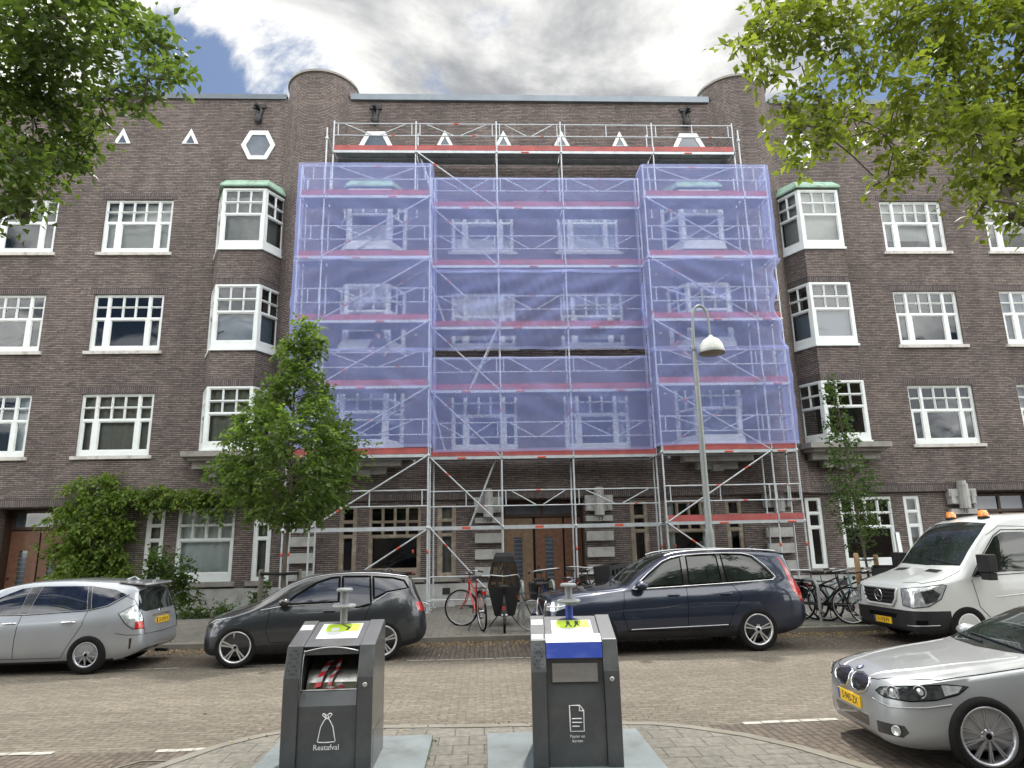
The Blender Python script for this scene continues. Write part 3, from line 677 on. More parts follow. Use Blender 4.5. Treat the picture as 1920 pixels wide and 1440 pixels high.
def person(label, loc, rz, J, top, cap=False):
    """J: joint positions (pelvis, chest, neck, head, and left/right shoulder elbow wrist hip knee ankle)"""
    root = thing('person', label, 'person', loc, rz, 'workers on the scaffold'); V = {k: Vector(v) for k, v in J.items()}
    nd = []; ed = []; ix = {}
    def node(n, p, r, par=None): ix[n] = len(nd); nd.append((tuple(p), r)); (ed.append((ix[par], ix[n])) if par else None)
    node('pel', V['pel'], (.15, .12)); node('wa', V['pel'].lerp(V['che'], .5), (.14, .11), 'pel'); node('che', V['che'], (.17, .125), 'wa'); node('nek', V['nek'], .065, 'che'); node('nk2', V['nek'].lerp(V['hea'], .45), .055, 'nek')
    up = (V['hea']-V['nek']).normalized(); node('chin', V['hea']-up*.06, .082, 'nk2'); node('hd', V['hea']+up*.03, .095, 'chin'); node('cr', V['hea']+up*.10, .075, 'hd')
    f = Vector(J.get('face', (0, -1, 0))).normalized()
    node('nose', V['hea']+f*.103-up*.02, .014, 'hd')
    for s in ('l', 'r'):
        node('sh'+s, V['sh'+s], .07, 'che'); node('el'+s, V['el'+s], .05, 'sh'+s); node('wr'+s, V['wr'+s], .032, 'el'+s)
        d = (V['wr'+s]-V['el'+s]).normalized(); sd = d.cross(Vector((0, 1, .3))).normalized(); pd = d.cross(sd)
        node('pa'+s, V['wr'+s]+d*.06, (.036, .02), 'wr'+s)
        for q, (o_, ln) in enumerate(((-.03, .065), (-.01, .08), (.01, .075), (.03, .055))):
            b0 = V['wr'+s]+d*.10+sd*o_; node(f'f{q}{s}', b0, .0095, 'pa'+s); node(f'g{q}{s}', b0+d*ln*.55+pd*.012, .0085, f'f{q}{s}'); node(f'h{q}{s}', b0+d*ln*.85+pd*.035, .007, f'g{q}{s}')
        node('t0'+s, V['wr'+s]+d*.045-sd*.045, .011, 'pa'+s); node('t1'+s, V['wr'+s]+d*.085-sd*.06+pd*.01, .009, 't0'+s)
        node('hi'+s, V['hi'+s], .105, 'pel'); node('kn'+s, V['kn'+s], .068, 'hi'+s); node('an'+s, V['an'+s], .045, 'kn'+s); node('to'+s, V['an'+s]+Vector(J.get('toe', (0, -1, 0)))*.17-Vector((0, 0, .045)), .042, 'an'+s); node('he'+s, V['an'+s]-Vector((0, 0, .05)), .045, 'an'+s)
    me = skin_mesh(nd, ed); me.name = 'body'
    for m in (top, M['trousers'], M['skin'], M['boot']): me.materials.append(m)
    keys = list(ix); pts = np.array([nd[ix[k]][0] for k in keys])
    for p in me.polygons:
        c = np.array(p.center); k = keys[int(((pts-c)**2).sum(1).argmin())]
        p.material_index = 2 if k[:2] in ('nk', 'ch') and k != 'che' or k in ('hd', 'cr', 'nose') or k[:2] in ('wr', 'pa', 'f0', 'f1', 'f2', 'f3', 'g0', 'g1', 'g2', 'g3', 'h0', 'h1', 'h2', 'h3', 't0', 't1') else 3 if k[:2] in ('to', 'he', 'an') else 1 if k[:2] in ('hi', 'kn') or k == 'pel' else 0
    b = bpy.data.objects.new('body', me); COL.objects.link(b); b.parent = root
    sd = f.cross(up).normalized(); T = frame(V['hea']+up*.03, sd, z=up)
    fc = MB()
    for q in (-1, 1):
        fc.lathe([(0,-.012),(.011,-.006),(.011,.006),(0,.012)], 8, 0, T=Matrix.Translation(V['hea']+f*.088+sd*(.034*q)+up*.012))
        fc.box(-.018, .018, -.006, .006, -.003, .003, 0, T=Matrix.Translation(V['hea']+f*.092+sd*(.034*q)+up*.035))
    fc.box(-.024, .024, -.006, .006, -.004, .004, 1, T=Matrix.Translation(V['hea']+f*.088-up*.065))
    fc.obj('face', [M['hair'], M['shirt_red']], b)
    hr = MB(); hr.lathe([(.0,.115),(.06,.105),(.095,.07),(.104,.02),(.100,-.03),(.09,-.045)], 16, T=Matrix.Translation(V['hea']+up*.03-f*.014), smooth=True); hr.obj('hair', M['hair'], root)
    if cap:
        cm = MB(); Tc = frame(V['hea']+up*.05, sd, z=up); cm.lathe([(.0,.10),(.07,.09),(.105,.05),(.112,.0),(.10,-.003)], 18, T=Tc)
        fl = Tc.inverted().to_3x3() @ f; a = math.atan2(fl.y, fl.x); cm.prism([(.10*math.cos(a+t), .10*math.sin(a+t)) for t in np.linspace(-.7, .7, 7)]+[(.185*math.cos(a+t), .185*math.sin(a+t)) for t in np.linspace(.42, -.42, 7)], Tc, .012)
        cm.obj('cap', M['jacket'], root)
    return root
person('worker in a cap and dark jacket standing upright on the scaffold behind lilac net', (-3.0, 19.28, LV[2]+.06), 0, dict(pel=(0,0,.95), che=(.02,0,1.28), nek=(.02,0,1.48), hea=(-.02,-.02,1.62), face=(-.8,-.6,-.15), toe=(-.6,-.8,0),
    shl=(-.17,-.02,1.40), ell=(-.26,-.10,1.14), wrl=(-.16,-.28,.98), shr=(.20,.02,1.40), elr=(.29,-.04,1.12), wrr=(.24,-.22,.95), hil=(-.09,0,.9), knl=(-.10,-.02,.5), anl=(-.10,.02,.09), hir=(.10,0,.9), knr=(.11,-.02,.5), anr=(.12,.03,.09)), M['jacket'], True)
person('worker in a dull red shirt leaning over on the scaffold behind the street lamp head', (5.55, 19.25, LV[2]+.06), 0, dict(pel=(-.1,0,.88), che=(.10,-.05,1.10), nek=(.24,-.08,1.24), hea=(.33,-.10,1.33), face=(.75,-.5,-.45), toe=(.7,-.7,0),
    shl=(.10,-.24,1.18), ell=(.26,-.32,.97), wrl=(.44,-.30,.86), shr=(.20,.12,1.16), elr=(.36,.10,.94), wrr=(.50,-.02,.84), hil=(-.12,-.09,.84), knl=(-.02,-.14,.48), anl=(-.14,-.10,.09), hir=(-.10,.09,.84), knr=(.04,.08,.48), anr=(-.06,.10,.09)), M['shirt_red'])
# ------------------------------------------------------------------ vehicles (local axes: x from nose to tail, near side y < 0, z up)
def paint(name, col, metal=.55, rough=.32, dirt=None, coat=1.):
    return pbr(name, col, rough, metal, .04, 2., coat=coat, stain=dirt, ss=3.)
M['p_grey'] = paint('p_grey', (.034, .039, .046)); M['p_blue'] = paint('p_blue', (.014, .022, .045), .45); M['p_silver'] = paint('p_silver', (.31, .325, .34), .5, .38)
M['p_silver_two'] = paint('p_silver_two', (.36, .38, .41), .5, .36); M['p_white'] = paint('p_white', (.58, .60, .59), 0., .4); M['p_black'] = paint('p_black', (.012, .012, .014), 0., .25)
M['plastic'] = pbr('plastic', (.022, .022, .024), .55, var=.2, spec=.25); M['rubber'] = pbr('rubber', (.014, .014, .014), .85, var=.25, vs=20., spec=.12)
M['disc'] = pbr('disc', (.05, .048, .045), .6, .3, .2, spec=.2); M['alloy'] = pbr('alloy', (.62, .63, .65), .3, .8, .05); M['alloy_grey'] = pbr('alloy_grey', (.42, .43, .46), .35, .8, .05); M['chrome'] = pbr('chrome', (.75, .76, .78), .12, 1., .02)
M['car_glass'] = pbr('car_glass', (.016, .021, .020), .03, var=.6, vs=2.5, spec=.45, coat=.25); M['tint_glass'] = pbr('tint_glass', (.012, .016, .030), .03, var=.4, spec=.5, coat=.4)
M['lamp_red'] = pbr('lamp_red', (.42, .012, .010), .12, var=.2, vs=12., coat=1.); M['lamp_clear'] = pbr('lamp_clear', (.5, .53, .55), .1, .5, .35, 18., coat=1.); M['lamp_dark'] = pbr('lamp_dark', (.06, .065, .07), .08, .4, .7, 18., coat=.4)
M['plate'] = pbr('plate', (.80, .50, .02), .45, var=.03); M['plate_ink'] = pbr('plate_ink', (.02, .02, .02), .6); M['plate_blue'] = pbr('plate_blue', (.03, .05, .35), .5); M['amber'] = pbr('amber', (.85, .25, .01), .2, var=.2, vs=30., coat=1.)
M['seam'] = pbr('seam', (.006, .006, .007), .9, spec=.05); M['white_mark'] = pbr('white_mark', (.8, .8, .8), .5)

class Car:
    def __init__(s, name, label, loc, yaw, spec, mats, matfn=None, topmat=None):
        s.root = thing(name, label, 'van' if 'van' in name else 'car', loc, R(yaw), 'parked vehicles'); s.sp = spec; Lg = spec['L']; s.zm = spec.get('zmap', lambda z: z)
        F = {k: pchip([(a, s.zm(b)) if k in ('top', 'bot', 'belt') else (a, b) for a, b in spec[k]]) for k in ('top', 'bot', 'belt', 'hw', 'rw', 'crown')}; s.F = F
        xs = sorted({0., .012, .03, .055, .085, .12, .16, .2, Lg, Lg-.012, Lg-.03, Lg-.06, Lg-.1, Lg-.15, *np.arange(.26, Lg-.18, .075).tolist()})
        prof = pchip(spec.get('side', [(0,.90),(.07,.955),(.3,.995),(.5,1.),(.72,.985),(.88,.955),(1,.925)]))
        rings = []
        for x in xs:
            top, bot, belt, hw, rw, cr = (F[k](x) for k in ('top', 'bot', 'belt', 'hw', 'rw', 'crown'))
            belt = min(belt, top-cr-.012); belt = max(belt, bot+.03); edge = max(top-cr, belt+.008); rw = min(rw, hw*.93)
            h = [(0, bot), (-hw*.5, bot), (-hw*.84, bot)]
            for t in (0, .05, .12, .22, .34, .46, .58, .7, .8, .88, .94, 1.): h.append((-hw*prof(t), bot+(belt-bot)*t))
            yb = hw*prof(1.)
            for t in (.12, .35, .6, .82, 1.): h.append((-(yb+(rw-yb)*t+.02*math.sin(PI*t)), belt+(edge-belt)*t))
            for a in (.22, .5, .8, 1.1, 1.35): h.append((-rw*math.cos(a)**.8, edge+(top-edge)*math.sin(a)))
            h.append((0, top)); rings.append([(x, y, z) for y, z in h]+[(x, -y, z) for y, z in h[-2:0:-1]])
        n = len(rings[0]); bm = bmesh.new(); vv = [[bm.verts.new(p) for p in r] for r in rings]
        for i in range(len(rings)-1):
            for k in range(n):
                k1 = (k+1) % n; bm.faces.new((vv[i][k], vv[i+1][k], vv[i+1][k1], vv[i][k1]))
        bm.faces.new(vv[0]); bm.faces.new(vv[-1][::-1]); bmesh.ops.recalc_face_normals(bm, faces=bm.faces)
        for co_, no_ in spec.get('cuts', ()): bmesh.ops.bisect_plane(bm, geom=bm.verts[:]+bm.edges[:]+bm.faces[:], dist=1e-5, plane_co=co_, plane_no=no_)
        for f in bm.faces:
            c = f.calc_center_median(); f.material_index = (matfn(c, F, f.normal) if matfn else 0)
        me = bpy.data.meshes.new('body'); bm.to_mesh(me); bm.free()
        for m in mats: me.materials.append(m)
        o = bpy.data.objects.new('body', me); COL.objects.link(o); o.parent = s.root; s.body = o
        # wheel arches
        cuts = []
        for wx, wr in spec['arch']:
            for sg in (-1, 1):
                cm = MB(); W = F['hw'](wx); y0, y1 = (-W-.2, -W+.30) if sg < 0 else (W-.30, W+.2)
                cm.prism([(wr*math.cos(a), wr*math.sin(a)) for a in np.linspace(0, 2*PI, 41)[:-1]], frame((wx, y0, spec['r']+spec.get('az', .0)), (1,0,0), (0,0,1)) @ Matrix.Diagonal((1,1,-1,1)), y1-y0, len(mats)-1)
                co = cm.obj('cut', mats); bm = bmesh.new(); bm.from_mesh(co.data); bmesh.ops.recalc_face_normals(bm, faces=bm.faces); bm.to_mesh(co.data); bm.free(); cuts.append(co)
                md = o.modifiers.new('b', 'BOOLEAN'); md.object = co; md.operation = 'DIFFERENCE'; md.solver = 'EXACT'
        dg = bpy.context.evaluated_depsgraph_get(); dg.update(); nm = bpy.data.meshes.new_from_object(o.evaluated_get(dg)); o.modifiers.clear(); o.data = nm; nm.name = 'body'
        for c in cuts: bpy.data.objects.remove(c)
        nm.polygons.foreach_set('use_smooth', [True]*len(nm.polygons)); nm.set_sharp_from_angle(angle=R(38))
        bm = bmesh.new(); bm.from_mesh(nm); s.bvh = BVHTree.FromBMesh(bm); bm.free()
        # low under-body
    def hit(s, p, d):
        r = s.bvh.ray_cast(Vector(p)-Vector(d)*4, Vector(d)); return r[0]
    def skin(s, name, polys, d, m, off=.004, step=.07, parent=None, both=False, mats=None):
        """thin panel laid on the body: polygons (3-D points) seen along d, shrunk onto the surface"""
        d = Vector(d).normalized(); out = []
        if isinstance(polys[0][0], (int, float)): polys = [polys]
        for sg in ((1, -1) if both else (1,)):
            dd = Vector((d.x, d.y*sg, d.z))
            for poly in polys:
                q = [Vector((p[0], p[1]*sg, s.zm(p[2]))) for p in poly]
                a = dd.cross(Vector((0,0,1)));  a = Vector((1,0,0)) if a.length < .05 else a.normalized(); b = a.cross(dd).normalized()
                bm = bmesh.new(); pts = [(p.dot(a), p.dot(b)) for p in q]; f = bm.faces.new([bm.verts.new((x, y, 0)) for x, y in pts])
                for ax in (0, 1):
                    lo = min(p[ax] for p in pts); hi = max(p[ax] for p in pts); k = max(1, int(math.ceil((hi-lo)/step)))
                    for i in range(1, k):
                        no = (1,0,0) if ax == 0 else (0,1,0); co = [0,0,0]; co[ax] = lo+(hi-lo)*i/k
                        bmesh.ops.bisect_plane(bm, geom=bm.verts[:]+bm.edges[:]+bm.faces[:], dist=1e-6, plane_co=co, plane_no=no)
                dep = sum((p.dot(dd) for p in q))/len(q); vs = []; bm.verts.index_update()
                for v in bm.verts:
                    base = a*v.co.x+b*v.co.y; h = s.hit(base+dd*dep, dd)
                    if h is None: h = s.bvh.find_nearest(base+dd*dep)[0]
                    vs.append(h-dd*off)
                fs = [[v.index for v in f.verts] for f in bm.faces]; bm.free(); mb = MB(); mb.add(vs, fs, 0, True); out.append(mb.obj(name, m, parent or s.root))
        return out[0]
    def line(s, name, pl, d, w, m, off=.005, closed=False, both=False, parent=None, step=.05, thick=0.):
        d = Vector(d).normalized(); out = []
        for sg in ((1, -1) if both else (1,)):
            mb = MB(); dd = Vector((d.x, d.y*sg, d.z)); P = [Vector((p[0], p[1]*sg, s.zm(p[2]))) for p in pl]; Q = []
            n = len(P)
            for i in range(n if closed else n-1):
                A, B = P[i], P[(i+1) % n]; k = max(1, int((B-A).length/step))
                Q += [A.lerp(B, t/k) for t in range(k)]
            if not closed: Q.append(P[-1])
            a = dd.cross(Vector((0,0,1))); a = Vector((1,0,0)) if a.length < .05 else a.normalized(); b = a.cross(dd).normalized()
            H = []
            for p in Q:
                h = s.hit(p, dd); H.append((h if h is not None else s.bvh.find_nearest(p)[0])-dd*off)
            mb.path(H, w/2, 5, 0, True, closed); out.append(mb.obj(name, m, parent or s.root))
        return out[0]
    def wheels(s, axles, r, rim, w, hwf, spokes, pair=0., sw=(.03,.05), mat='alloy', dark=True, twist=0.):
        for ax in axles:
            for sg in (-1, 1):
                y = (s.F['hw'](ax)-hwf)*sg
                e = bpy.data.objects.new('wheel', None); COL.objects.link(e); e.parent = s.root; e.location = (ax, y, r); e.rotation_euler = (PI/2 if sg < 0 else -PI/2, 0, 0)
                t = MB(); t.lathe([(rim-.01,-w*.5),(r*.93,-w*.5),(r*.985,-w*.42),(r,-w*.3),(r,-.012),(r-.008,-.010),(r-.008,.010),(r,.012),(r,w*.3),(r*.985,w*.42),(r*.94,w*.5),(rim+.035,w*.52),(rim+.005,w*.47),(rim-.01,w*.40)], 40); t.obj('tyre', M['rubber'], e)
                g = MB(); g.lathe([(rim+.008,w*.44),(rim+.004,w*.50),(rim-.014,w*.47),(rim-.028,w*.36),(rim-.03,-w*.2)], 40); g.lathe([(rim-.031,-w*.05),(.0,-w*.05)], 32, 1); g.lathe([(rim*.62,.0),(rim*.60,.012),(.04,.012)], 28, 2)
                g.lathe([(.065,w*.30),(.06,w*.40),(.035,w*.44),(.0,w*.44)], 20); g.lathe([(.028,w*.442),(.026,w*.455),(0,w*.457)], 14, 1)
                for i in range(spokes):
                    for q in ((-pair, pair) if pair else (0.,)):
                        a = 2*PI*i/spokes+q+.3; a2 = a+twist-q*.3; r0, r1 = .045, rim-.018; p0 = (math.cos(a), math.sin(a)); p1 = (math.cos(a2), math.sin(a2)); n0 = (-p0[1], p0[0]); n1 = (-p1[1], p1[0])
                        A = [(p0[0]*r0+n0[0]*sw[0]/2*z, p0[1]*r0+n0[1]*sw[0]/2*z) for z in (1, -1)]; B = [(p1[0]*r1+n1[0]*sw[1]/2*z, p1[1]*r1+n1[1]*sw[1]/2*z) for z in (-1, 1)]
                        g.prism([A[0], A[1], B[0], B[1]][::-1], Matrix.Translation((0,0,w*.32)), w*.10)
                for i in range(5): a = 2*PI*i/5; g.lathe([(.009,0),(.009,.004),(0,.006)], 6, 1, T=Matrix.Translation((.045*math.cos(a), .045*math.sin(a), w*.40)))
                g.obj('rim', [M[mat], M['seam'], M['disc']], e)
    def part(s, mb, name, m, sharp=None): return mb.obj(name, m, s.root, sharp=sharp)
    def mirror(s, x, z, hw, m, stalk='plastic', size=(.11,.10,.075)):
        for sg in (-1, 1):
            mb = MB(); T = Matrix.Translation((x, sg*(hw+.10), z)) @ Matrix.Diagonal((size[0], size[1], size[2], 1)); P = [(math.sin(a)*(1.0 if math.cos(a) > 0 else .85), math.cos(a)) for a in np.linspace(0, PI, 9)]
            mb.lathe(P, 14, T=T); mb.path([(x+.03, sg*(hw-.06), z-.05), (x+.01, sg*(hw+.04), z-.045)], [.03, .022], 8, 1); mb.obj('side_mirror', [M[m], M[stalk]], s.root)
    def plate_at(s, text, c, nx, w=.50, h=.11):
        """number plate centred at c facing along x sign nx"""
        hs = [h.x for h in (s.hit((c[0], yy, s.zm(c[2])+dz), (-nx, 0, 0)) for yy in (-w*.42, 0, w*.42) for dz in (-.04, .04)) if h is not None]
        xx = (max(hs) if nx > 0 else min(hs))+nx*.014; T = frame((xx, c[1], s.zm(c[2])), (0, 1 if nx > 0 else -1, 0), z=(nx, 0, 0)); mb = MB(); mb.box(-w/2, w/2, -h/2, h/2, -.05, 0, 0, T); mb.box(-w/2+.004, -w/2+.045, -h/2+.004, h/2-.004, .0005, .0015, 1, T)
        o = mb.obj('number_plate', [M['plate'], M['plate_blue']], s.root)
        text_obj('plate_text', text, h*.92, T @ Matrix.Translation((.02, -.002, .0012)), M['plate_ink'], o, extrude=.0008, xscale=.88)
        return o
    def handles(s, xs, z, m, w=.2):
        for sg in (-1, 1):
            for x in xs:
                h = s.hit((x, sg*.8, s.zm(z)), (0, -sg, 0)); y = h.y; z_ = s.zm(z)
                MB().path([(x-w/2, y, z_), (x-w*.35, y+sg*.028, z_+.004), (x+w*.35, y+sg*.028, z_+.006), (x+w/2, y, z_+.006)], [.010, .015, .015, .010], 8).obj('door_handle', M[m], s.root)
S_ = (0, 1, 0)
def sd(*pts): return [(x, -.9, z) for x, z in pts]
def tp(s, *pts): return [(x, y, s.F['top'](x)) for x, y in pts]

# --- compact grey electric hatchback ------------------------------------------------
sp = dict(L=4.0, r=.35, arch=[(.62,.385),(3.17,.385)],
 top=[(0,.60),(.03,.72),(.10,.80),(.3,.885),(.6,.975),(.85,1.06),(1.3,1.31),(1.62,1.46),(2.0,1.55),(2.5,1.585),(3.0,1.572),(3.4,1.53),(3.66,1.48),(3.74,1.38),(3.84,1.12),(3.93,.95),(3.98,.8),(4.0,.62)],
 bot=[(0,.40),(.05,.27),(.2,.21),(.6,.2),(3.4,.21),(3.8,.27),(3.95,.36),(4.0,.46)],
 belt=[(0,.50),(.05,.62),(.2,.74),(.5,.84),(.9,.93),(1.4,1.0),(2.2,1.02),(3.,1.06),(3.5,1.12),(3.75,1.08),(3.92,.9),(4.,.58)],
 hw=[(0,.40),(.02,.52),(.08,.66),(.2,.77),(.4,.845),(.75,.885),(1.5,.88),(2.5,.885),(3.2,.885),(3.6,.84),(3.85,.74),(3.96,.62),(4.,.5)],
 rw=[(0,.34),(.1,.52),(.4,.66),(.85,.70),(1.3,.64),(1.8,.585),(2.4,.575),(3.,.57),(3.5,.55),(3.7,.56),(3.9,.58),(4.,.42)],
 crown=[(0,.03),(.3,.05),(.8,.06),(1.5,.05),(2.5,.05),(3.5,.05),(3.8,.05),(4.,.03)])
def mf(c, F, n):
    x, y, z = c
    if x > .30 and n.z > .45 and z > F['belt'](x)+.035: return 1
    if x > 3.62 and z > .62 and abs(y) < F['hw'](x)*.93-.02 : return 1
    if z < .40 and x > 1.05 and x < 2.95: return 2
    if z < .34 or (x < .10 and z < .5) or (x > 3.75 and z < .55): return 2
    return 0
sp['side'] = [(0,.90),(.07,.955),(.3,1.),(.5,1.),(.70,.99),(.80,.97),(.9,.94),(1,.905)]
car = Car('grey_car', 'dark grey compact electric hatchback with black roof parked behind the general waste bin', (-4.77, 12.74, 0), 8.5, sp, [M['p_grey'], M['p_black'], M['plastic']], mf)
car.skin('side_window', [sd((1.42,1.035),(1.60,1.19),(1.95,1.395),(2.2,1.47),(2.36,1.485),(2.36,1.05)), sd((2.43,.97),(2.42,1.49),(2.92,1.48),(2.95,1.0),(2.72,.945)), sd((3.0,1.09),(2.98,1.475),(3.35,1.44),(3.56,1.385),(3.64,1.25),(3.25,1.20))], S_, M['tint_glass'], both=True)
FR = [sd((1.42,1.035),(1.60,1.19),(1.95,1.395),(2.2,1.47),(2.36,1.485),(2.36,1.05)), sd((2.43,.97),(2.42,1.49),(2.92,1.48),(2.95,1.0),(2.72,.945)), sd((3.0,1.09),(2.98,1.475),(3.35,1.44),(3.56,1.385),(3.64,1.25),(3.25,1.20))]
for q in FR: car.line('window_seal', q, S_, .045, M['seam'], off=.001, closed=True, both=True)
car.skin('quarter_glass', sd((1.10,.985),(1.50,1.17),(1.38,1.02)), S_, M['p_black'], both=True)
car.line('window_trim', sd((1.0,.955),(1.4,1.015),(2.36,1.03),(2.42,.955),(2.72,.925),(3.0,1.03),(3.25,1.18),(3.64,1.235)), S_, .016, M['alloy'], both=True)
car.skin('windscreen', tp(car, (.93,-.60),(.89,0),(.93,.60),(1.62,.50),(1.64,0),(1.62,-.50)), (0,0,-1), M['car_glass'])
car.skin('rear_window', [(3.74,-.42,1.36),(3.74,.42,1.36),(3.92,.47,1.0),(3.92,-.47,1.0)], (-1,0,-.2), M['car_glass'])
car.line('roof_edge_glint', [(1.0,-.7,1.12),(1.4,-.63,1.36),(1.75,-.6,1.50),(2.2,-.58,1.56),(2.8,-.57,1.56),(3.3,-.56,1.52),(3.64,-.55,1.46)], (0,.6,-.8), .022, M['alloy_grey'], off=.002, both=True)  # grey metal line standing in for the reflection along the roof edge
car.line('door_seam', sd((1.16,.93),(1.12,.6),(1.2,.40),(2.3,.40),(2.44,.46),(2.44,.98)), S_, .008, M['seam'], off=.001, both=True)
car.line('door_seam', sd((2.44,.46),(2.66,.42),(2.84,.72),(2.96,1.05)), S_, .008, M['seam'], off=.001, both=True)
car.handles([2.2], .90, 'p_black', .22)
car.mirror(1.42, 1.08, .82, 'p_black')
car.skin('headlight', [(.10,-.50,.70),(.16,-.62,.78),(.44,-.78,.84),(.50,-.80,.80),(.30,-.76,.70),(.14,-.62,.66)], (.8,.6,0), M['lamp_dark'], both=True)
car.line('headlight_trim', [(.10,-.52,.70),(.18,-.66,.795),(.46,-.80,.85)], (.8,.6,0), .018, M['lamp_clear'], both=True)
car.skin('grille', [[(.02,-.06,.66),(.02,-.34,.66),(.02,-.32,.58),(.02,-.08,.58)], [(.02,.06,.66),(.02,.34,.66),(.02,.32,.58),(.02,.08,.58)]], (1,0,0), M['p_black'])
car.skin('tail_light', [(3.90,-.50,.98),(3.78,-.74,1.0),(3.82,-.76,.84),(3.93,-.56,.82)], (-.8,.6,0), M['lamp_red'], both=True)
car.skin('rear_bumper', [(3.98,-.45,.58),(3.98,.45,.58),(3.95,.42,.40),(3.95,-.42,.40)], (-1,0,0), M['plastic'])
car.skin('fuel_flap', [(3.5+.07*math.cos(a), -.88, .96+.07*math.sin(a)) for a in np.linspace(0, 2*PI, 17)[:-1]], S_, M['p_grey'], off=.006)
mb = MB(); mb.box(3.5, 3.78, -.5, .5, 1.475, 1.495); car.part(mb, 'roof_spoiler', M['p_black'])
mb = MB(); mb.path([(3.2,0,1.55),(3.3,0,1.60),(3.36,0,1.545)], [.03,.012,.03], 6); car.part(mb, 'aerial', M['p_black'])
car.wheels((.62, 3.17), .35, .262, .17, .075, 5, .19, (.018, .030), 'alloy', twist=.0)
car.root.scale = (.93, .93, .93)
# --- dark blue large estate / suv ----------------------------------------------------
sp = dict(L=4.95, r=.372, arch=[(.88,.425),(3.864,.425)],
 top=[(0,.66),(.02,.86),(.06,.98),(.14,1.03),(.5,1.09),(1.0,1.14),(1.42,1.18),(1.8,1.42),(2.2,1.645),(2.5,1.735),(3.0,1.775),(3.7,1.78),(4.3,1.75),(4.60,1.71),(4.68,1.60),(4.79,1.24),(4.88,1.05),(4.93,.85),(4.95,.62)],
 bot=[(0,.42),(.05,.30),(.3,.25),(.8,.25),(4.2,.26),(4.6,.32),(4.85,.42),(4.95,.52)],
 belt=[(0,.55),(.04,.78),(.12,.90),(.4,.99),(1.,1.06),(1.6,1.10),(3.,1.14),(4.2,1.20),(4.6,1.18),(4.85,1.0),(4.95,.58)],
 hw=[(0,.60),(.02,.70),(.08,.80),(.2,.88),(.5,.945),(.9,.965),(2.,.955),(3.2,.96),(4.,.968),(4.5,.92),(4.8,.84),(4.92,.74),(4.95,.66)],
 rw=[(0,.50),(.1,.68),(.5,.76),(1.4,.80),(1.9,.74),(2.5,.70),(3.4,.70),(4.3,.68),(4.65,.66),(4.9,.70),(4.95,.55)],
 crown=[(0,.04),(.3,.05),(1.4,.05),(2.5,.055),(4.,.05),(4.6,.05),(4.95,.04)])
def mf(c, F, n):
    x, y, z = c
    if z < .37 or (z < .42 and 1.3 < x < 3.4): return 1
    if x < .06 and z < .55: return 1
    return 0
sp['side'] = [(0,.90),(.07,.955),(.3,1.),(.5,1.),(.74,.992),(.80,.98),(.9,.945),(1,.905)]
car = Car('blue_car', 'dark navy blue seven seat estate car with chrome window line parked behind the paper bin', (1.03, 12.98, 0), 3.6, sp, [M['p_blue'], M['plastic'], M['plastic']], mf)
car.skin('side_window', [sd((1.66,1.165),(1.94,1.38),(2.22,1.57),(2.38,1.635),(2.56,1.67),(2.54,1.185)), sd((2.66,1.19),(2.68,1.685),(3.26,1.70),(3.28,1.205)), sd((3.38,1.21),(3.35,1.70),(3.76,1.69),(3.94,1.645),(4.12,1.48),(4.28,1.285),(4.24,1.25))], S_, M['car_glass'], both=True)
for q in (sd((1.66,1.165),(1.94,1.38),(2.22,1.57),(2.38,1.635),(2.56,1.67),(2.54,1.185)), sd((2.66,1.19),(2.68,1.685),(3.26,1.70),(3.28,1.205)), sd((3.38,1.21),(3.35,1.70),(3.76,1.69),(3.94,1.645),(4.12,1.48),(4.28,1.285),(4.24,1.25))): car.line('window_seal', q, S_, .03, M['seam'], off=.001, closed=True, both=True)
car.skin('door_pillar', [sd((2.55,1.18),(2.57,1.67),(2.67,1.685),(2.65,1.185)), sd((3.285,1.20),(3.265,1.70),(3.345,1.70),(3.375,1.205))], S_, M['p_black'], off=.003, both=True)
car.line('window_trim', sd((1.58,1.13),(1.92,1.40),(2.20,1.595),(2.38,1.665),(2.6,1.70),(3.0,1.725),(3.4,1.727),(3.78,1.715),(3.98,1.665),(4.17,1.49),(4.34,1.285),(4.28,1.23),(3.4,1.19),(2.5,1.155),(1.62,1.125)), S_, .022, M['chrome'], both=True, closed=True)
car.line('roof_rail', [(2.3,-.60,1.70),(2.7,-.61,1.76),(3.4,-.61,1.77),(4.1,-.60,1.75),(4.5,-.59,1.72)], (0,0,-1), .03, M['alloy'], off=.035, both=True)
car.skin('windscreen', tp(car, (1.50,-.68),(1.45,0),(1.50,.68),(2.28,.58),(2.34,0),(2.28,-.58)), (0,0,-1), M['car_glass'])
car.skin('rear_window', [(4.68,-.55,1.58),(4.68,.55,1.58),(4.84,.60,1.14),(4.84,-.60,1.14)], (-1,0,-.2), M['car_glass'])
for pl in (((1.42,1.08),(1.36,.70),(1.45,.42),(2.55,.40),(2.60,1.16)), ((2.60,.40),(3.30,.42),(3.42,.70),(3.62,.95),(3.46,1.18))): car.line('door_seam', sd(*pl), S_, .009, M['seam'], off=.001, both=True)
car.line('side_trim', sd((1.5,.44),(2.4,.455),(3.3,.47)), S_, .022, M['alloy_grey'], off=.004, both=True)
car.line('bonnet_seam', [(.13,-.62,1.0),(.5,-.74,1.07),(1.0,-.79,1.12),(1.42,-.82,1.15)], (0,.3,-1), .008, M['seam'], off=.001, both=True)
car.handles([2.33, 3.32], 1.005, 'p_blue', .23)
car.mirror(1.72, 1.19, .90, 'p_blue', size=(.12,.13,.085))
car.skin('headlight', [(.06,-.52,.90),(.07,-.52,.78),(.16,-.82,.78),(.40,-.92,.86),(.44,-.92,.93),(.2,-.82,.95)], (.75,.66,0), M['lamp_clear'], both=True)
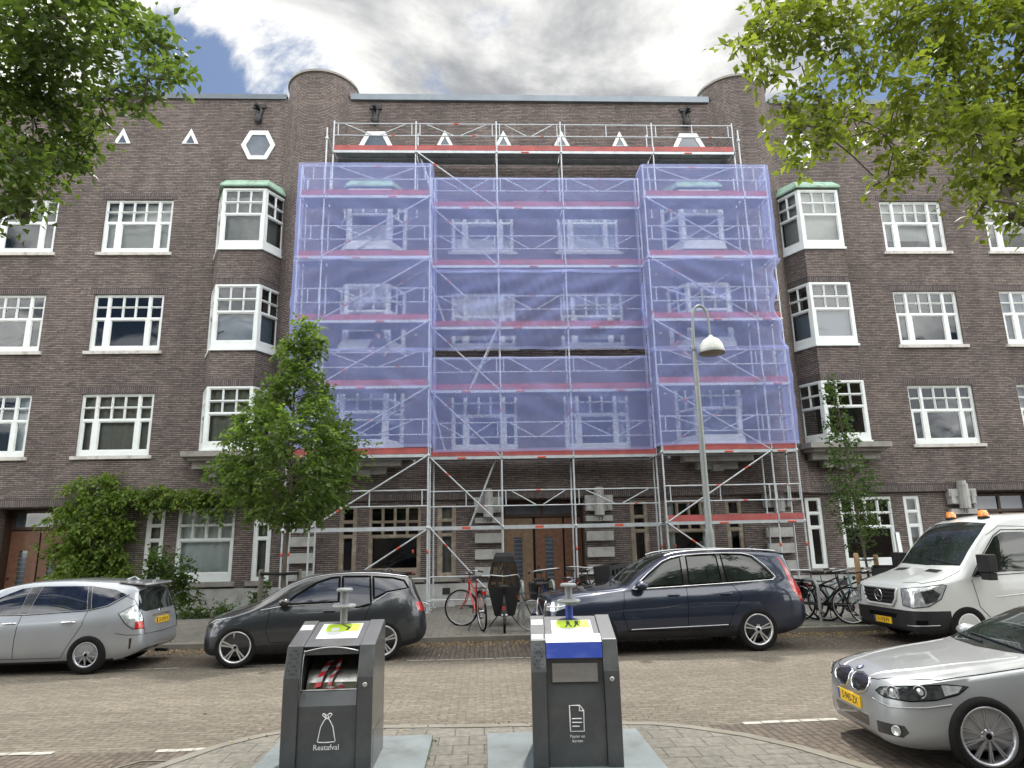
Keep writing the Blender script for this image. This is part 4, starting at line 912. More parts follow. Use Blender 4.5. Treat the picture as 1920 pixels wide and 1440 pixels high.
car.line('headlight_trim', [(.10,-.60,.85),(.2,-.82,.85),(.38,-.92,.89)], (.75,.66,0), .02, M['white_mark'], both=True)
car.skin('grille', [(.02,-.46,.92),(.02,.46,.92),(.02,.42,.62),(.02,-.42,.62)], (1,0,0), M['p_black']); car.line('grille_trim', [(.02,-.48,.93),(.02,.48,.93),(.02,.44,.61),(.02,-.44,.61)], (1,0,0), .025, M['chrome'], closed=True)
car.line('grille_bar', [(.02,-.43,.66),(.02,.43,.88)], (1,0,0), .02, M['chrome'])
car.skin('fog_lamp', [(.08,-.62,.52),(.12,-.80,.54),(.12,-.80,.44),(.08,-.62,.42)], (.9,.4,0), M['lamp_dark'], both=True)
car.skin('tail_light', [(4.50,-.72,1.63),(4.55,-.74,1.62),(4.74,-.84,1.24),(4.90,-.78,1.12),(4.92,-.80,.88),(4.84,-.86,.80),(4.66,-.91,1.04),(4.66,-.89,1.20)], (-.55,.83,0), M['lamp_red'], both=True, step=.05)
mb = MB(); mb.prism([(4.30,1.75),(4.74,1.685),(4.76,1.66),(4.4,1.68)][::-1], frame((0,.6,0),(1,0,0),(0,0,1)), 1.2); car.part(mb, 'roof_spoiler', M['p_blue'])
mb = MB(); mb.path([(4.2,0,1.75),(4.32,0,1.83),(4.4,0,1.74)], [.03,.012,.03], 6); car.part(mb, 'aerial', M['p_blue'])
car.wheels((.88, 3.864), .372, .268, .235, .105, 5, .21, (.016, .026), 'alloy')
car.root.scale = (.955, .955, .955)
# --- silver estate car, mostly beyond the left edge ----------------------------------
sp = dict(L=4.615, r=.32, arch=[(.95,.36),(3.73,.36)],
 top=[(0,.58),(.03,.68),(.12,.76),(.5,.88),(1.0,1.0),(1.6,1.30),(2.1,1.49),(2.6,1.56),(3.1,1.575),(3.7,1.545),(4.2,1.49),(4.36,1.44),(4.42,1.30),(4.50,1.06),(4.56,.92),(4.60,.72),(4.615,.56)],
 bot=[(0,.34),(.06,.22),(.3,.18),(4.,.19),(4.4,.27),(4.615,.38)],
 belt=[(0,.45),(.06,.6),(.3,.72),(1.,.88),(2.,.95),(3.,.985),(3.8,1.05),(4.2,1.06),(4.45,.98),(4.58,.75),(4.615,.5)],
 hw=[(0,.5),(.05,.62),(.2,.76),(.5,.85),(1.,.885),(2.5,.885),(3.6,.885),(4.1,.86),(4.45,.80),(4.58,.72),(4.615,.62)],
 rw=[(0,.4),(.3,.64),(1.,.72),(1.7,.62),(2.4,.575),(3.2,.565),(3.9,.55),(4.3,.55),(4.5,.64),(4.615,.5)],
 crown=[(0,.03),(.5,.05),(1.5,.06),(2.5,.045),(4.,.045),(4.4,.05),(4.615,.03)])
sp['side'] = [(0,.90),(.07,.955),(.3,1.),(.5,1.),(.74,.992),(.80,.98),(.9,.945),(1,.905)]
car = Car('silver_estate', 'silver family estate car seen from its rear corner, parked in front of the climbing plant', (-9.83, 12.64, 0), 0.5, sp, [M['p_silver_two'], M['plastic'], M['plastic']], lambda c, F, n: 1 if c.z < .235 else 0)
car.skin('side_window', [sd((1.55,1.02),(2.0,1.28),(2.35,1.43),(2.52,1.455),(2.45,1.01)), sd((2.62,1.015),(2.72,1.465),(3.50,1.455),(3.62,1.06)), sd((3.70,1.07),(3.58,1.45),(4.0,1.38),(4.22,1.29),(3.95,1.13))], S_, M['tint_glass'], both=True)
car.skin('door_pillar', [sd((2.46,1.01),(2.53,1.456),(2.71,1.465),(2.61,1.015)), sd((3.63,1.06),(3.51,1.455),(3.57,1.452),(3.69,1.068))], S_, M['p_black'], off=.003, both=True)
car.line('window_trim', sd((1.5,1.0),(2.6,.995),(3.65,1.045),(3.97,1.11),(4.26,1.29)), S_, .012, M['seam'], both=True)
car.skin('windscreen', tp(car, (1.08,-.60),(1.0,0),(1.08,.60),(2.08,.52),(2.14,0),(2.08,-.52)), (0,0,-1), M['car_glass'])
car.skin('rear_window', [(4.38,-.56,1.40),(4.38,.56,1.40),(4.50,.70,1.04),(4.51,.55,.99),(4.51,-.55,.99),(4.50,-.70,1.04)], (-1,0,-.15), M['car_glass'])
car.line('tailgate_seam', [(4.42,-.66,1.35),(4.52,-.70,.95),(4.58,-.66,.62),(4.6,0,.60),(4.58,.66,.62),(4.52,.70,.95),(4.42,.66,1.35)], (-1,0,0), .009, M['seam'], off=.001)
for pl in (((2.52,.98),(2.50,.6),(2.50,.28)), ((2.5,.28),(3.3,.28),(3.42,.5),(3.60,.80),(3.64,1.04)), ((1.4,.9),(1.36,.5),(1.45,.28),(2.5,.28))): car.line('door_seam', sd(*pl), S_, .008, M['seam'], off=.001, both=True)
car.line('rear_bumper_seam', [(4.18,-.86,.66),(4.36,-.83,.62),(4.58,-.66,.61)], (-.5,.86,0), .008, M['seam'], off=.001, both=True)
car.skin('fuel_flap', [(3.93+.085*math.cos(a), -.88, .845+.085*math.sin(a)) for a in np.linspace(0, 2*PI, 17)[:-1]], S_, M['p_silver_two'], off=.004)
car.handles([2.36, 3.36], .86, 'chrome', .24)
car.mirror(1.66, 1.02, .82, 'p_silver_two')
TL = [(4.20,-.84,.98),(4.40,-.76,1.10),(4.46,-.72,1.12),(4.53,-.66,.92),(4.56,-.64,.72),(4.44,-.80,.72),(4.32,-.84,.82)]
car.skin('tail_light', TL, (-.65,.76,0), M['lamp_clear'], both=True, step=.05); car.skin('brake_light', [(4.45,-.76,.84),(4.54,-.66,.84),(4.57,-.64,.71),(4.46,-.78,.71)], (-.65,.76,0), M['lamp_red'], off=.008, both=True)
car.line('tail_light_trim', TL, (-.65,.76,0), .012, M['seam'], closed=True, both=True)
car.skin('bumper_reflector', [(4.40,-.81,.56),(4.44,-.80,.57),(4.44,-.80,.40),(4.41,-.81,.38)], (-.65,.76,0), M['p_black'], both=True)
car.plate_at('23-XPX-9', (4.575, 0, .80), 1)
car.line('plate_garnish', [(4.57,-.36,.90),(4.57,.36,.90)], (-1,0,0), .03, M['chrome'])
mb = MB(); mb.lathe([(.0,.01),(.045,.008),(.05,.0),(.06,.004),(.062,.0)], 16, T=frame((4.535, 0, .965), (0,1,0), z=(1,0,.3))); car.part(mb, 'badge', M['chrome'])
mb = MB(); mb.prism([(4.0,1.505),(4.46,1.47),(4.50,1.445),(4.2,1.47)][::-1], frame((0,.56,0),(1,0,0),(0,0,1)), 1.12); car.part(mb, 'roof_spoiler', M['p_silver_two'])
mb = MB(); mb.path([(3.9,0,1.52),(4.02,0,1.58),(4.1,0,1.51)], [.03,.012,.03], 6); car.part(mb, 'aerial', M['p_silver_two'])
mb = MB(); mb.tube((4.35,.38,.21),(4.58,.38,.20),.028,10); car.part(mb, 'exhaust', M['iron'])
car.wheels((.95, 3.73), .32, .205, .20, .085, 9, 0., (.026, .022), 'alloy_grey', twist=.25)
car.root.scale = (.925, .925, .925)
# --- silver coupe, nose in from the right ---------------------------------------------
sp = dict(L=4.58, r=.325, arch=[(.80,.385),(3.56,.385)],
 top=[(0,.50),(.015,.60),(.04,.68),(.085,.73),(.16,.765),(.4,.815),(.8,.88),(1.2,.93),(1.42,.965),(1.9,1.18),(2.25,1.315),(2.6,1.375),(2.9,1.385),(3.3,1.34),(3.75,1.17),(4.0,1.08),(4.35,1.04),(4.5,1.),(4.56,.85),(4.58,.6)],
 bot=[(0,.40),(.02,.26),(.07,.20),(.25,.18),(3.9,.2),(4.4,.26),(4.58,.42)],
 belt=[(0,.45),(.04,.58),(.12,.67),(.4,.745),(.8,.80),(1.4,.86),(2.5,.90),(3.6,.97),(4.3,.96),(4.5,.9),(4.58,.58)],
 hw=[(0,.38),(.015,.48),(.05,.58),(.12,.68),(.25,.78),(.45,.85),(.7,.882),(1.5,.88),(3.,.885),(3.6,.89),(4.1,.85),(4.4,.76),(4.55,.62),(4.58,.5)],
 rw=[(0,.33),(.04,.44),(.12,.54),(.4,.64),(.9,.69),(1.42,.70),(1.8,.63),(2.4,.54),(3.,.53),(3.5,.57),(4.,.66),(4.5,.6),(4.58,.45)],
 crown=[(0,.03),(.1,.035),(.5,.035),(1.4,.035),(2.5,.045),(3.5,.05),(4.58,.03)])
car = Car('silver_coupe', 'silver coupe with twin kidney shaped grilles parked on the near side, nose toward the bins', (3.46, 6.81, 0), -4.4, sp, [M['p_silver'], M['plastic'], M['plastic']], lambda c, F, n: 0)
KID = [(.03,-.035,.725),(.05,-.15,.738),(.06,-.33,.718),(.07,-.385,.672),(.05,-.34,.605),(.0,-.20,.565),(.0,-.07,.575),(.0,-.03,.64)]
car.skin('grille', KID, (1,0,0), M['p_black'], off=.006, step=.03, both=True); car.line('grille_trim', KID, (1,0,0), .024, M['chrome'], off=.006, closed=True, both=True, step=.03)
HL = [(.09,-.44,.635),(.14,-.47,.675),(.30,-.63,.715),(.56,-.80,.742),(.70,-.86,.728),(.60,-.865,.665),(.42,-.83,.615),(.26,-.72,.59),(.13,-.53,.598)]
car.skin('headlight', HL, (.72,.69,0), M['lamp_dark'], off=.004, step=.04, both=True); car.line('headlight_trim', HL, (.72,.69,0), .012, M['seam'], off=.003, closed=True, both=True, step=.04)
for sg in (-1, 1):
    for q, (x, y, z, rr) in enumerate(((.20,-.58,.655,.055), (.36,-.73,.675,.058))):
        d = Vector((.72, .69*-sg, 0)).normalized(); h = car.hit((x, y*-sg if sg > 0 else y, z), d)
        if h is None: continue
        mb = MB(); T = frame(h-d*.008, (d.y, -d.x, 0) if True else None, z=-d); mb.lathe([(rr,.0),(rr,.006),(rr*.86,.008),(rr*.84,.001)], 20, T=T); mb.lathe([(rr*.55,.002),(rr*.3,.006),(.0,.008)], 16, 1, T=T)
        mb.obj('headlight_ring', [M['alloy_grey'], M['lamp_clear']], car.root)
car.skin('turn_signal', [(.50,-.80,.74),(.66,-.85,.73),(.61,-.86,.68),(.50,-.84,.65)], (.6,.8,0), M['lamp_clear'], off=.008, both=True)
car.skin('air_intake', [(.0,-.36,.385),(.0,.36,.385),(.0,.33,.285),(.0,-.33,.285)], (1,0,0), M['p_black'], off=.003, step=.04)
car.skin('air_intake', [(.05,-.47,.375),(.16,-.72,.375),(.18,-.74,.32),(.14,-.70,.27),(.05,-.47,.275)], (.85,.53,0), M['p_black'], off=.003, step=.04, both=True)
for sg in (-1, 1):
    d = Vector((.85, -.53*sg, 0)).normalized(); h = car.hit((.13, .655*sg, .325), d)
    if h is not None:
        mb = MB(); T = frame(h-d*.008, (d.y, -d.x, 0), z=-d); mb.lathe([(.045,0),(.045,.012),(.036,.012),(.030,.004),(.0,.006)], 18, T=T); mb.obj('fog_lamp', M['lamp_clear'], car.root)
car.line('bumper_crease', [(.04,-.44,.56),(.14,-.60,.52),(.34,-.80,.545),(.52,-.87,.58)], (.8,.6,0), .016, M['p_silver'], off=-.001, both=True)
car.line('bonnet_seam', [(.055,-.32,.74),(.11,-.44,.712),(.30,-.63,.755),(.50,-.78,.775),(.9,-.80,.83),(1.36,-.79,.885)], (.3,.5,-.8), .009, M['seam'], off=.001, both=True)
car.line('bonnet_seam', [(.055,-.32,.74),(.075,-.16,.76),(.07,0,.745),(.075,.16,.76),(.055,.32,.74)], (.6,0,-.8), .008, M['seam'], off=.001)
car.line('bonnet_crease', [(.10,-.30,.75),(.5,-.47,.84),(1.0,-.56,.92),(1.35,-.60,.96)], (0,0,-1), .03, M['p_silver'], off=-.008, both=True)
mb = MB(); h = car.hit((.135, 0, .78), (.3,0,-1)); T = frame(h+Vector((-.002,0,.004)), (0,1,0), z=(-.35,0,1))
mb.lathe([(.041,0),(.041,.004),(.036,.005),(.0,.005)], 24, 0, T); mb.lathe([(.028,.0052),(.0,.0056)], 16, 1, T, a0=0, a1=PI/2); mb.lathe([(.028,.0052),(.0,.0056)], 16, 1, T, a0=PI, a1=1.5*PI); mb.lathe([(.028,.0052),(.0,.0056)], 16, 2, T, a0=PI/2, a1=PI); mb.lathe([(.028,.0052),(.0,.0056)], 16, 2, T, a0=1.5*PI, a1=2*PI)
car.part(mb, 'badge', [M['p_black'], M['plate_blue'], M['white_mark']])
car.skin('windscreen', tp(car, (1.46,-.66),(1.38,-.4),(1.33,0),(1.38,.4),(1.46,.66),(2.20,.50),(2.26,0),(2.20,-.50)), (0,0,-1), M['car_glass'])
car.line('wiper', tp(car, (1.46,-.55),(1.50,-.1),(1.56,.42)), (0,0,-1), .02, M['p_black'], off=.015); car.line('wiper', tp(car, (1.44,.05),(1.48,.35),(1.53,.6)), (0,0,-1), .02, M['p_black'], off=.015)
car.skin('side_window', [sd((1.72,.955),(2.0,1.12),(2.35,1.27),(2.75,1.30),(2.72,.975)), sd((2.80,.98),(2.83,1.30),(3.2,1.26),(3.5,1.13),(3.62,1.02))], S_, M['car_glass'], both=True)
car.skin('rear_window', tp(car, (3.25,-.48),(3.85,-.56),(3.85,.56),(3.25,.48)), (0,0,-1), M['car_glass'])
car.line('door_seam', sd((1.45,.84),(1.40,.5),(1.5,.28),(2.8,.28),(2.95,.5),(2.95,.94)), S_, .008, M['seam'], off=.001, both=True)
car.handles([2.75], .80, 'p_silver', .2); car.mirror(1.80, .99, .80, 'p_silver')
car.skin('tail_light', [(4.50,-.55,.90),(4.36,-.78,.88),(4.40,-.78,.74),(4.54,-.55,.75)], (-.7,.7,0), M['lamp_red'], both=True)
o = car.plate_at('S-945-ZX', (-.028, 0, .475), -1)
car.wheels((.80, 3.56), .325, .243, .225, .085, 10, .075, (.013, .013), 'alloy_grey', twist=.0)
car.root.scale = (.925, .925, .925)
# --- white van ------------------------------------------------------------------------
sp = dict(L=5.6, r=.345, arch=[(.92,.42),(4.3,.42)], az=.04,
 top=[(0,.98),(.015,1.10),(.05,1.17),(.12,1.21),(.4,1.29),(.75,1.38),(.98,1.46),(1.3,1.80),(1.6,2.10),(1.78,2.24),(1.98,2.32),(2.4,2.38),(3.,2.40),(5.4,2.40),(5.52,2.36),(5.58,2.2),(5.6,1.4)],
 bot=[(0,.36),(.03,.28),(.12,.24),(5.3,.26),(5.6,.4)],
 belt=[(0,.70),(.03,.95),(.1,1.05),(.4,1.14),(.8,1.22),(1.1,1.27),(2.,1.30),(5.,1.32),(5.5,1.3),(5.6,.8)],
 hw=[(0,.66),(.015,.74),(.05,.82),(.12,.88),(.3,.94),(.6,.975),(1.,.99),(5.3,.99),(5.55,.95),(5.6,.9)],
 rw=[(0,.60),(.1,.72),(.4,.80),(.98,.86),(1.6,.82),(2.2,.79),(5.3,.79),(5.6,.75)],
 crown=[(0,.04),(.3,.06),(1.,.06),(2.,.09),(5.4,.08),(5.6,.06)],
 side=[(0,.93),(.07,.97),(.3,1.),(.6,1.),(.8,.995),(1,.975)])
def mf(c, F, n):
    x, y, z = c
    if x < .62 and z < .61: return 1
    if z < .34: return 1
    return 0
sp['zmap'] = lambda z: z-.13*min(1, max(0, (z-.25)/.35)); sp['cuts'] = [((0,0,.61),(0,0,1)), ((.62,0,0),(1,0,0)), ((0,0,.34),(0,0,1))]
car = Car('white_van', 'white delivery van with two amber roof beacons and its far door standing ajar', (7.37, 12.92, 0), 3.0, sp, [M['p_white'], M['plastic'], M['plastic']], mf)
car.skin('windscreen', [(1.02,-.80,1.50),(.98,0,1.47),(1.02,.80,1.50),(1.55,.76,2.05),(1.78,.70,2.22),(1.80,0,2.25),(1.78,-.70,2.22),(1.55,-.76,2.05)], (.8,0,-.6), M['car_glass'])
car.line('wiper', [(1.05,-.7,1.50),(1.10,-.1,1.56),(1.14,.2,1.60)], (.8,0,-.6), .022, M['p_black'], off=.015)
car.skin('side_window', [sd((1.20,1.36),(1.42,1.62),(1.75,1.97),(1.92,2.05),(2.34,2.05),(2.40,1.98),(2.42,1.44),(2.36,1.38)), sd((2.75,1.42),(2.73,2.02),(2.80,2.06),(3.6,2.06),(3.66,2.0),(3.66,1.46),(3.6,1.40))], S_, M['car_glass'], both=True)
car.line('window_trim', sd((1.12,1.30),(1.40,1.63),(1.74,1.99),(1.92,2.09),(2.36,2.09),(2.44,2.0),(2.46,1.42),(2.38,1.35)), S_, .014, M['seam'], closed=True, both=True)
for pl in (((1.10,1.25),(1.16,.8),(1.42,.45)), ((1.42,.45),(2.55,.42),(2.55,2.14),(1.9,2.16),(1.62,2.0)), ((2.62,.42),(2.62,2.16)), ((3.9,.42),(3.9,2.16))): car.line('door_seam', sd(*pl), S_, .010, M['seam'], off=.001, both=True)
car.line('side_crease', sd((1.5,.95),(2.4,1.02),(3.6,1.04)), S_, .02, M['p_white'], off=0., both=True)
car.handles([2.38, 2.85], 1.18, 'p_black', .2)
GR = [(.02,-.50,1.10),(.02,.50,1.10),(.0,.46,.92),(.0,.36,.80),(.0,-.36,.80),(.0,-.46,.92)]
car.skin('grille', GR, (1,0,0), M['plastic'], off=.01, step=.05); car.line('grille_surround', GR, (1,0,0), .055, M['p_white'], off=.012, closed=True)
for z in (.87, .94, 1.01, 1.07): car.line('grille_bar', [(.02,-.43+(1.01-z)*.2 if z < .9 else -.45,z),(.02,.43 if z < .9 else .45,z)], (1,0,0), .028, M['plastic'], off=.022)
mb = MB(); h = car.hit((0,0,.83), (1,0,0)); T = frame(h+Vector((-.035,0,0)), (0,-1,0), z=(-1,0,0)); mb.path([(.105*math.cos(a), .105*math.sin(a), 0) for a in np.linspace(0, 2*PI, 25)[:-1]], .011, 6, closed=True, T=T)
for a in (90, 210, 330):
    c_, s_ = math.cos(R(a)), math.sin(R(a)); mb.prism([(c_*.1, s_*.1), (-s_*.016, c_*.016), (s_*.016, -c_*.016)], T, .012)
car.part(mb, 'badge', M['chrome'])
HL = [(.05,-.56,1.10),(.06,-.56,.82),(.12,-.74,.79),(.30,-.90,.82),(.50,-.95,.94),(.62,-.965,1.16),(.56,-.95,1.18),(.25,-.84,1.14)]
car.skin('headlight', HL, (.7,.71,0), M['lamp_clear'], off=.005, step=.05, both=True); car.line('headlight_trim', HL, (.7,.71,0), .014, M['seam'], closed=True, both=True)
car.skin('headlight_dark', [(.24,-.82,1.06),(.40,-.92,1.10),(.50,-.95,1.02),(.42,-.93,.90),(.28,-.86,.86)], (.7,.71,0), M['lamp_dark'], off=.010, both=True)
car.skin('bonnet_vent', [[(.72,-.62,1.37),(.72,-.30,1.38),(.86,-.26,1.42),(.86,-.60,1.41)], [(.72,.62,1.37),(.72,.30,1.38),(.86,.26,1.42),(.86,.60,1.41)]], (0,0,-1), M['plastic'], off=.004)
car.line('bonnet_seam', [(.12,-.52,1.17),(.3,-.80,1.18),(.6,-.90,1.27),(.98,-.88,1.42)], (.2,.5,-.8), .01, M['seam'], off=.001, both=True)
car.skin('bumper_intake', [(.0,-.42,.66),(.0,.42,.66),(.0,.38,.58),(.0,-.38,.58)], (1,0,0), M['seam'], off=.003)
car.skin('fog_lamp', [(.12,-.78,.58),(.24,-.90,.58),(.24,-.90,.46),(.12,-.78,.46)], (.8,.6,0), M['seam'], off=.004, both=True); car.line('bumper_crease', [(.06,-.62,.42),(.14,-.80,.43),(.4,-.95,.45)], (.8,.6,0), .02, M['alloy_grey'], both=True)
car.plate_at('V-178-PV', (-.02, .0, .485), -1)
for sg in (-1, 1):
    W = 1.0; mb = MB(); mb.box(1.18, 1.36, sg*W+(.04 if sg > 0 else -.30), sg*W+(.30 if sg > 0 else -.04), 1.25, 1.55); mb.box(1.2, 1.35, sg*W+(.06 if sg > 0 else -.28), sg*W+(.28 if sg > 0 else -.06), 1.12, 1.245)
    mb.path([(1.32, sg*(W-.08), 1.22), (1.28, sg*(W+.1), 1.26)], [.06, .05], 8)
    o = mb.obj('side_mirror', M['plastic'], car.root); md = o.modifiers.new('b', 'BEVEL'); md.width = .05; md.segments = 4
    sm = MB(); sm.prism([(1.12,1.17),(1.36,1.23),(1.36,1.37),(1.26,1.33)][::-1], frame((0, sg*.985+.012, 0), (1,0,0), (0,0,1)), .02); sm.obj('mirror_foot', M['plastic'], car.root)
for y in (-.42, .42):
    mb = MB(); z = car.hit((1.98, y, 2.2), (0,0,-1)).z; T = Matrix.Translation((1.98, y, z))
    mb.lathe([(.10,-.02),(.10,.03)], 18, 1, T); mb.lathe([(.085,.03),(.092,.06),(.08,.062),(.088,.1),(.078,.102),(.07,.145),(.0,.15)], 18, 0, T); mb.obj('beacon', [M['amber'], M['plastic']], car.root)
dr = MB(); Td = Matrix.Translation((1.30, 1.0, 0)) @ Matrix.Rotation(R(115), 4, 'Z') if False else Matrix.Translation((1.28, 1.02, 0)) @ Matrix.Rotation(R(58), 4, 'Z')
fr = [(0.0,.45),(1.1,.45),(1.1,1.92),(.95,1.97),(.62,1.95),(.32,1.67),(0.0,1.27)]; inn = [(.14,1.27),(1.0,1.27),(1.0,1.85),(.90,1.88),(.66,1.86),(.40,1.61),(.16,1.31)]
F2 = Td @ Matrix(((1,0,0,0),(0,0,1,0),(0,1,0,0),(0,0,0,1))); n = 7
vs = [(x, y, d) for d in (0, .07) for pl in (fr, inn) for x, y in pl]; fs = []
for i in range(n):
    j = (i+1) % n
    fs += [(i, j, n+j, n+i), (2*n+i, 3*n+i, 3*n+j, 2*n+j), (i, 2*n+i, 2*n+j, j), (n+i, n+j, 3*n+j, 3*n+i)]
dr.add(vs, fs, 0, False, F2); o = dr.obj('open_door', M['p_white'], car.root); MB().add([(x, y, .035) for x, y in inn], [tuple(range(n))], 0, False, F2).obj('door_glass', M['pane'], o)
car.wheels((.92, 4.3), .345, .21, .21, .10, 6, 0., (.05, .06), 'white_mark')
# ------------------------------------------------------------------ underground container heads
M['bin_paint'] = pbr('bin_paint', (.064, .068, .073), .42, .15, .12, 5., spec=.6, coat=.5, stain=(.098, .100, .10), ss=3.)
M['bin_seam'] = pbr('bin_seam', (.012, .012, .013), .7); M['steel'] = pbr('steel', (.55, .56, .57), .28, .9, .10, 8., bump=.1, bs=25.)
M['checker'] = pbr('checker', (.17, .20, .21), .55, .2, .15, 3., bump=.5, bs=140., stain=(.12, .13, .13), ss=2.5)
M['bin_blue'] = pbr('bin_blue', (.022, .055, .33), .35, .0, .06, coat=.3); M['lime'] = pbr('lime', (.36, .50, .03), .5, var=.06); M['sticker'] = pbr('sticker', (.50, .52, .53), .4, var=.04)
M['tape_red'] = pbr('tape_red', (.50, .02, .03), .4, var=.1); M['drum'] = pbr('drum', (.48, .47, .44), .22, .95, .25, 20.)
def bin_head(label, x, y, yaw, paper):
    b = thing('container_head', label, 'waste bin', (x, y, .075), R(yaw), 'underground waste container heads'); W = .765; p = .135
    prof = [(0,.0),(0,.755),(.10,1.005),(.66,1.155),(.72,1.13),(.72,0)]
    pr2 = lambda ins: [(0+ins,.0),(0+ins,.755-ins*.2),(.10+ins*.8,1.005-ins*.8),(.66,1.155-ins),(.72-ins,1.13-ins),(.72-ins,0)]
    Tx = lambda xx: frame((xx, 0, 0), (0,1,0), (0,0,1))   # local (y,z) plane, thickness along x
    for a in (0., W-p):
        mb = MB(); mb.prism(prof, Tx(a), p); o = mb.obj('side_post', M['bin_paint'], b); md = o.modifiers.new('b', 'BEVEL'); md.width = .006; md.segments = 2
    tp_ = MB(); q = pr2(.012)
    tp_.prism([(.13 if paper else .10, .995 if not paper else 1.0), (.66,1.143),(.70,1.12),(.70,.0),(.64,.0),(.64,1.05),(.15,.94)], Tx(p+.003), W-2*p-.006); tp_.obj('hood', M['bin_paint'], b)
    if not paper:
        fp = MB(); fp.prism([(.018,.0),(.018,.525),(.085,.635),(.11,.635),(.11,0)], Tx(p+.003), W-2*p-.006); fp.obj('front_panel', M['bin_paint'], b)
        op = MB(); op.box(p+.003, W-p-.003, .5, .52, .5, 1.0); op.box(p+.003, p+.006, .1, .5, .5, 1.); op.box(W-p-.006, W-p-.003, .1, .5, .5, 1.); op.obj('chute', M['bin_seam'], b)
        dm = MB(); dm.prism([(.13,.60),(.16,.69),(.24,.78),(.36,.86),(.44,.92),(.46,.92),(.46,.60)], Tx(p+.03), W-2*p-.06); dm.obj('drum', M['drum'], b)
        arc = MB(); arc.path([(p+.012+(W-2*p-.024)*t, .088+.004*math.sin(PI*t), .955+.033*math.sin(PI*t)) for t in np.linspace(0, 1, 13)], .006, 6); arc.obj('opening_rim', M['steel'], b)
        vz = MB(); n = 12; vs = []
        for i in range(n+1): t = i/n; vs += [(p+.012+(W-2*p-.024)*t, .094, .952+.033*math.sin(PI*t)), (p+.012+(W-2*p-.024)*t, .105, .925)]
        vz.add(vs, [(2*i, 2*i+1, 2*i+3, 2*i+2) for i in range(n)], 0); vz.obj('hood_lip', M['bin_paint'], b)
        rm = MB(); rm.path([(p+.01, .12, .965), (p+.008, .085, .90), (p+.006, .062, .80), (p+.005, .055, .645)], .005, 6); rm.tube((p, .085, .64), (W-p, .085, .64), .006, 6); rm.obj('opening_rim', M['steel'], b)
    else:
        fp = MB(); fp.prism([(.02,.0),(.02,.51),(.055,.66),(.07,.855),(.09,.86),(.09,0)], Tx(p+.003), W-2*p-.006); fp.obj('front_panel', M['bin_paint'], b)
        bl = MB(); bl.prism([(.035,.86),(.085,.985),(.20,1.04),(.205,1.028),(.10,.975),(.06,.86)], Tx(p+.002), W-2*p-.004); bl.obj('blue_lid', M['bin_blue'], b)
        fl = MB(); fl.prism([(.038,.665),(.052,.815),(.062,.815),(.05,.665)], Tx(p+.05), W-2*p-.10); o = fl.obj('flap', M['steel'], b)
    # front graphics
    Tf = frame((W/2, .0165 if not paper else .0185, 0), (1,0,0), (0,0,1)); g = MB()
    P = lambda pts, r=.0045, cl=False: g.path([(px, pz, 0) for px, pz in pts], r, 5, 0, True, cl, T=Tf)
    if not paper:
        P([(-.012,.425),(-.03,.40),(-.052,.36),(-.06,.32),(-.066,.285),(-.075,.25),(-.068,.242),(.0,.239),(.068,.242),(.075,.25),(.066,.285),(.06,.32),(.052,.36),(.03,.40),(.012,.425)], cl=True)
        P([(-.012,.428),(-.03,.448),(-.04,.452),(-.034,.465),(-.02,.462),(-.004,.447),(.004,.455),(.022,.468),(.036,.465),(.040,.455),(.028,.442),(.012,.428)]); P([(-.006,.43),(-.014,.452)]); P([(.006,.43),(.012,.45)])
        o = g.obj('bag_symbol', M['white_mark'], b); text_obj('lettering', 'Restafval', .062, Tf @ Matrix.Translation((0, .20, .0)), M['white_mark'], b, extrude=.001)
    else:
        P([(-.06,.275),(-.06,.48),(.028,.48),(.06,.44),(.06,.275)], .0055, True); P([(.024,.478),(.024,.436),(.058,.436)], .0055)
        for z, e in ((.375,.042),(.345,.042),(.315,.02)): P([(-.042, z), (e, z)], .0055)
        g.obj('paper_symbol', M['white_mark'], b)
        text_obj('lettering', 'Papier en', .034, Tf @ Matrix.Translation((0, .236, .0)), M['white_mark'], b, extrude=.001); text_obj('lettering', 'karton', .034, Tf @ Matrix.Translation((0, .200, .0)), M['white_mark'], b, extrude=.001)
    # sloped top: notice sticker, small stickers
    def on_top(y0): return frame((0, y0, 1.005+(y0-.10)*.150/.56+.0005), (1,0,0), z=Vector((0,-.150,.56)))
    St = MB(); T = on_top(.26) if not paper else on_top(.22); T = T @ Matrix.Translation((0,0,-.010 if not paper else -.010)); w0, w1 = p+.065, W-p-.055
    St.box(w0, w1, 0., .345, -.002, .001, 0, T); St.box(w0+.045, w1-.02, .16, .335, .0011, .002, 1, T)
    if not paper: St.prism([(.40,.31),(.47,.25),(.455,.18),(.435,.18),(.445,.245),(.385,.30)], T, .003, 2); St.lathe([(.04,.002),(.035,.003),(0,.003)], 14, 0, T @ Matrix.Translation((.335,.21,.0)))
    else:
        for xx in (.36, .44):
            A = T @ Matrix.Translation((xx, .25, 0)); St.lathe([(.016,.003),(0,.0032)], 8, 2, A @ Matrix.Translation((0,.06,0))); St.prism([(-.018,.04),(.018,.04),(.014,-.01),(-.014,-.01)][::-1], A, .003, 2); St.prism([(-.014,-.01),(.0,-.01),(-.02,-.07),(-.034,-.07)][::-1], A, .003, 2); St.prism([(.0,-.01),(.014,-.01),(.036,-.07),(.022,-.07)][::-1], A, .003, 2)
    St.obj('notice_sticker', [M['sticker'], M['lime'], M['iron']], b)
    T2 = on_top(.12); s2 = MB(); s2.box(.012, p-.012, .33, .45, -.002, .001, 0, T2)
    if paper: s2.box(.012, p-.02, .0, .10, -.002, .001, 0, T2)
    s2.obj('small_sticker', M['sticker'], b)
    dm = MB(); Td = frame((0, 0, .755), (1,0,0), (0,.10,.25))
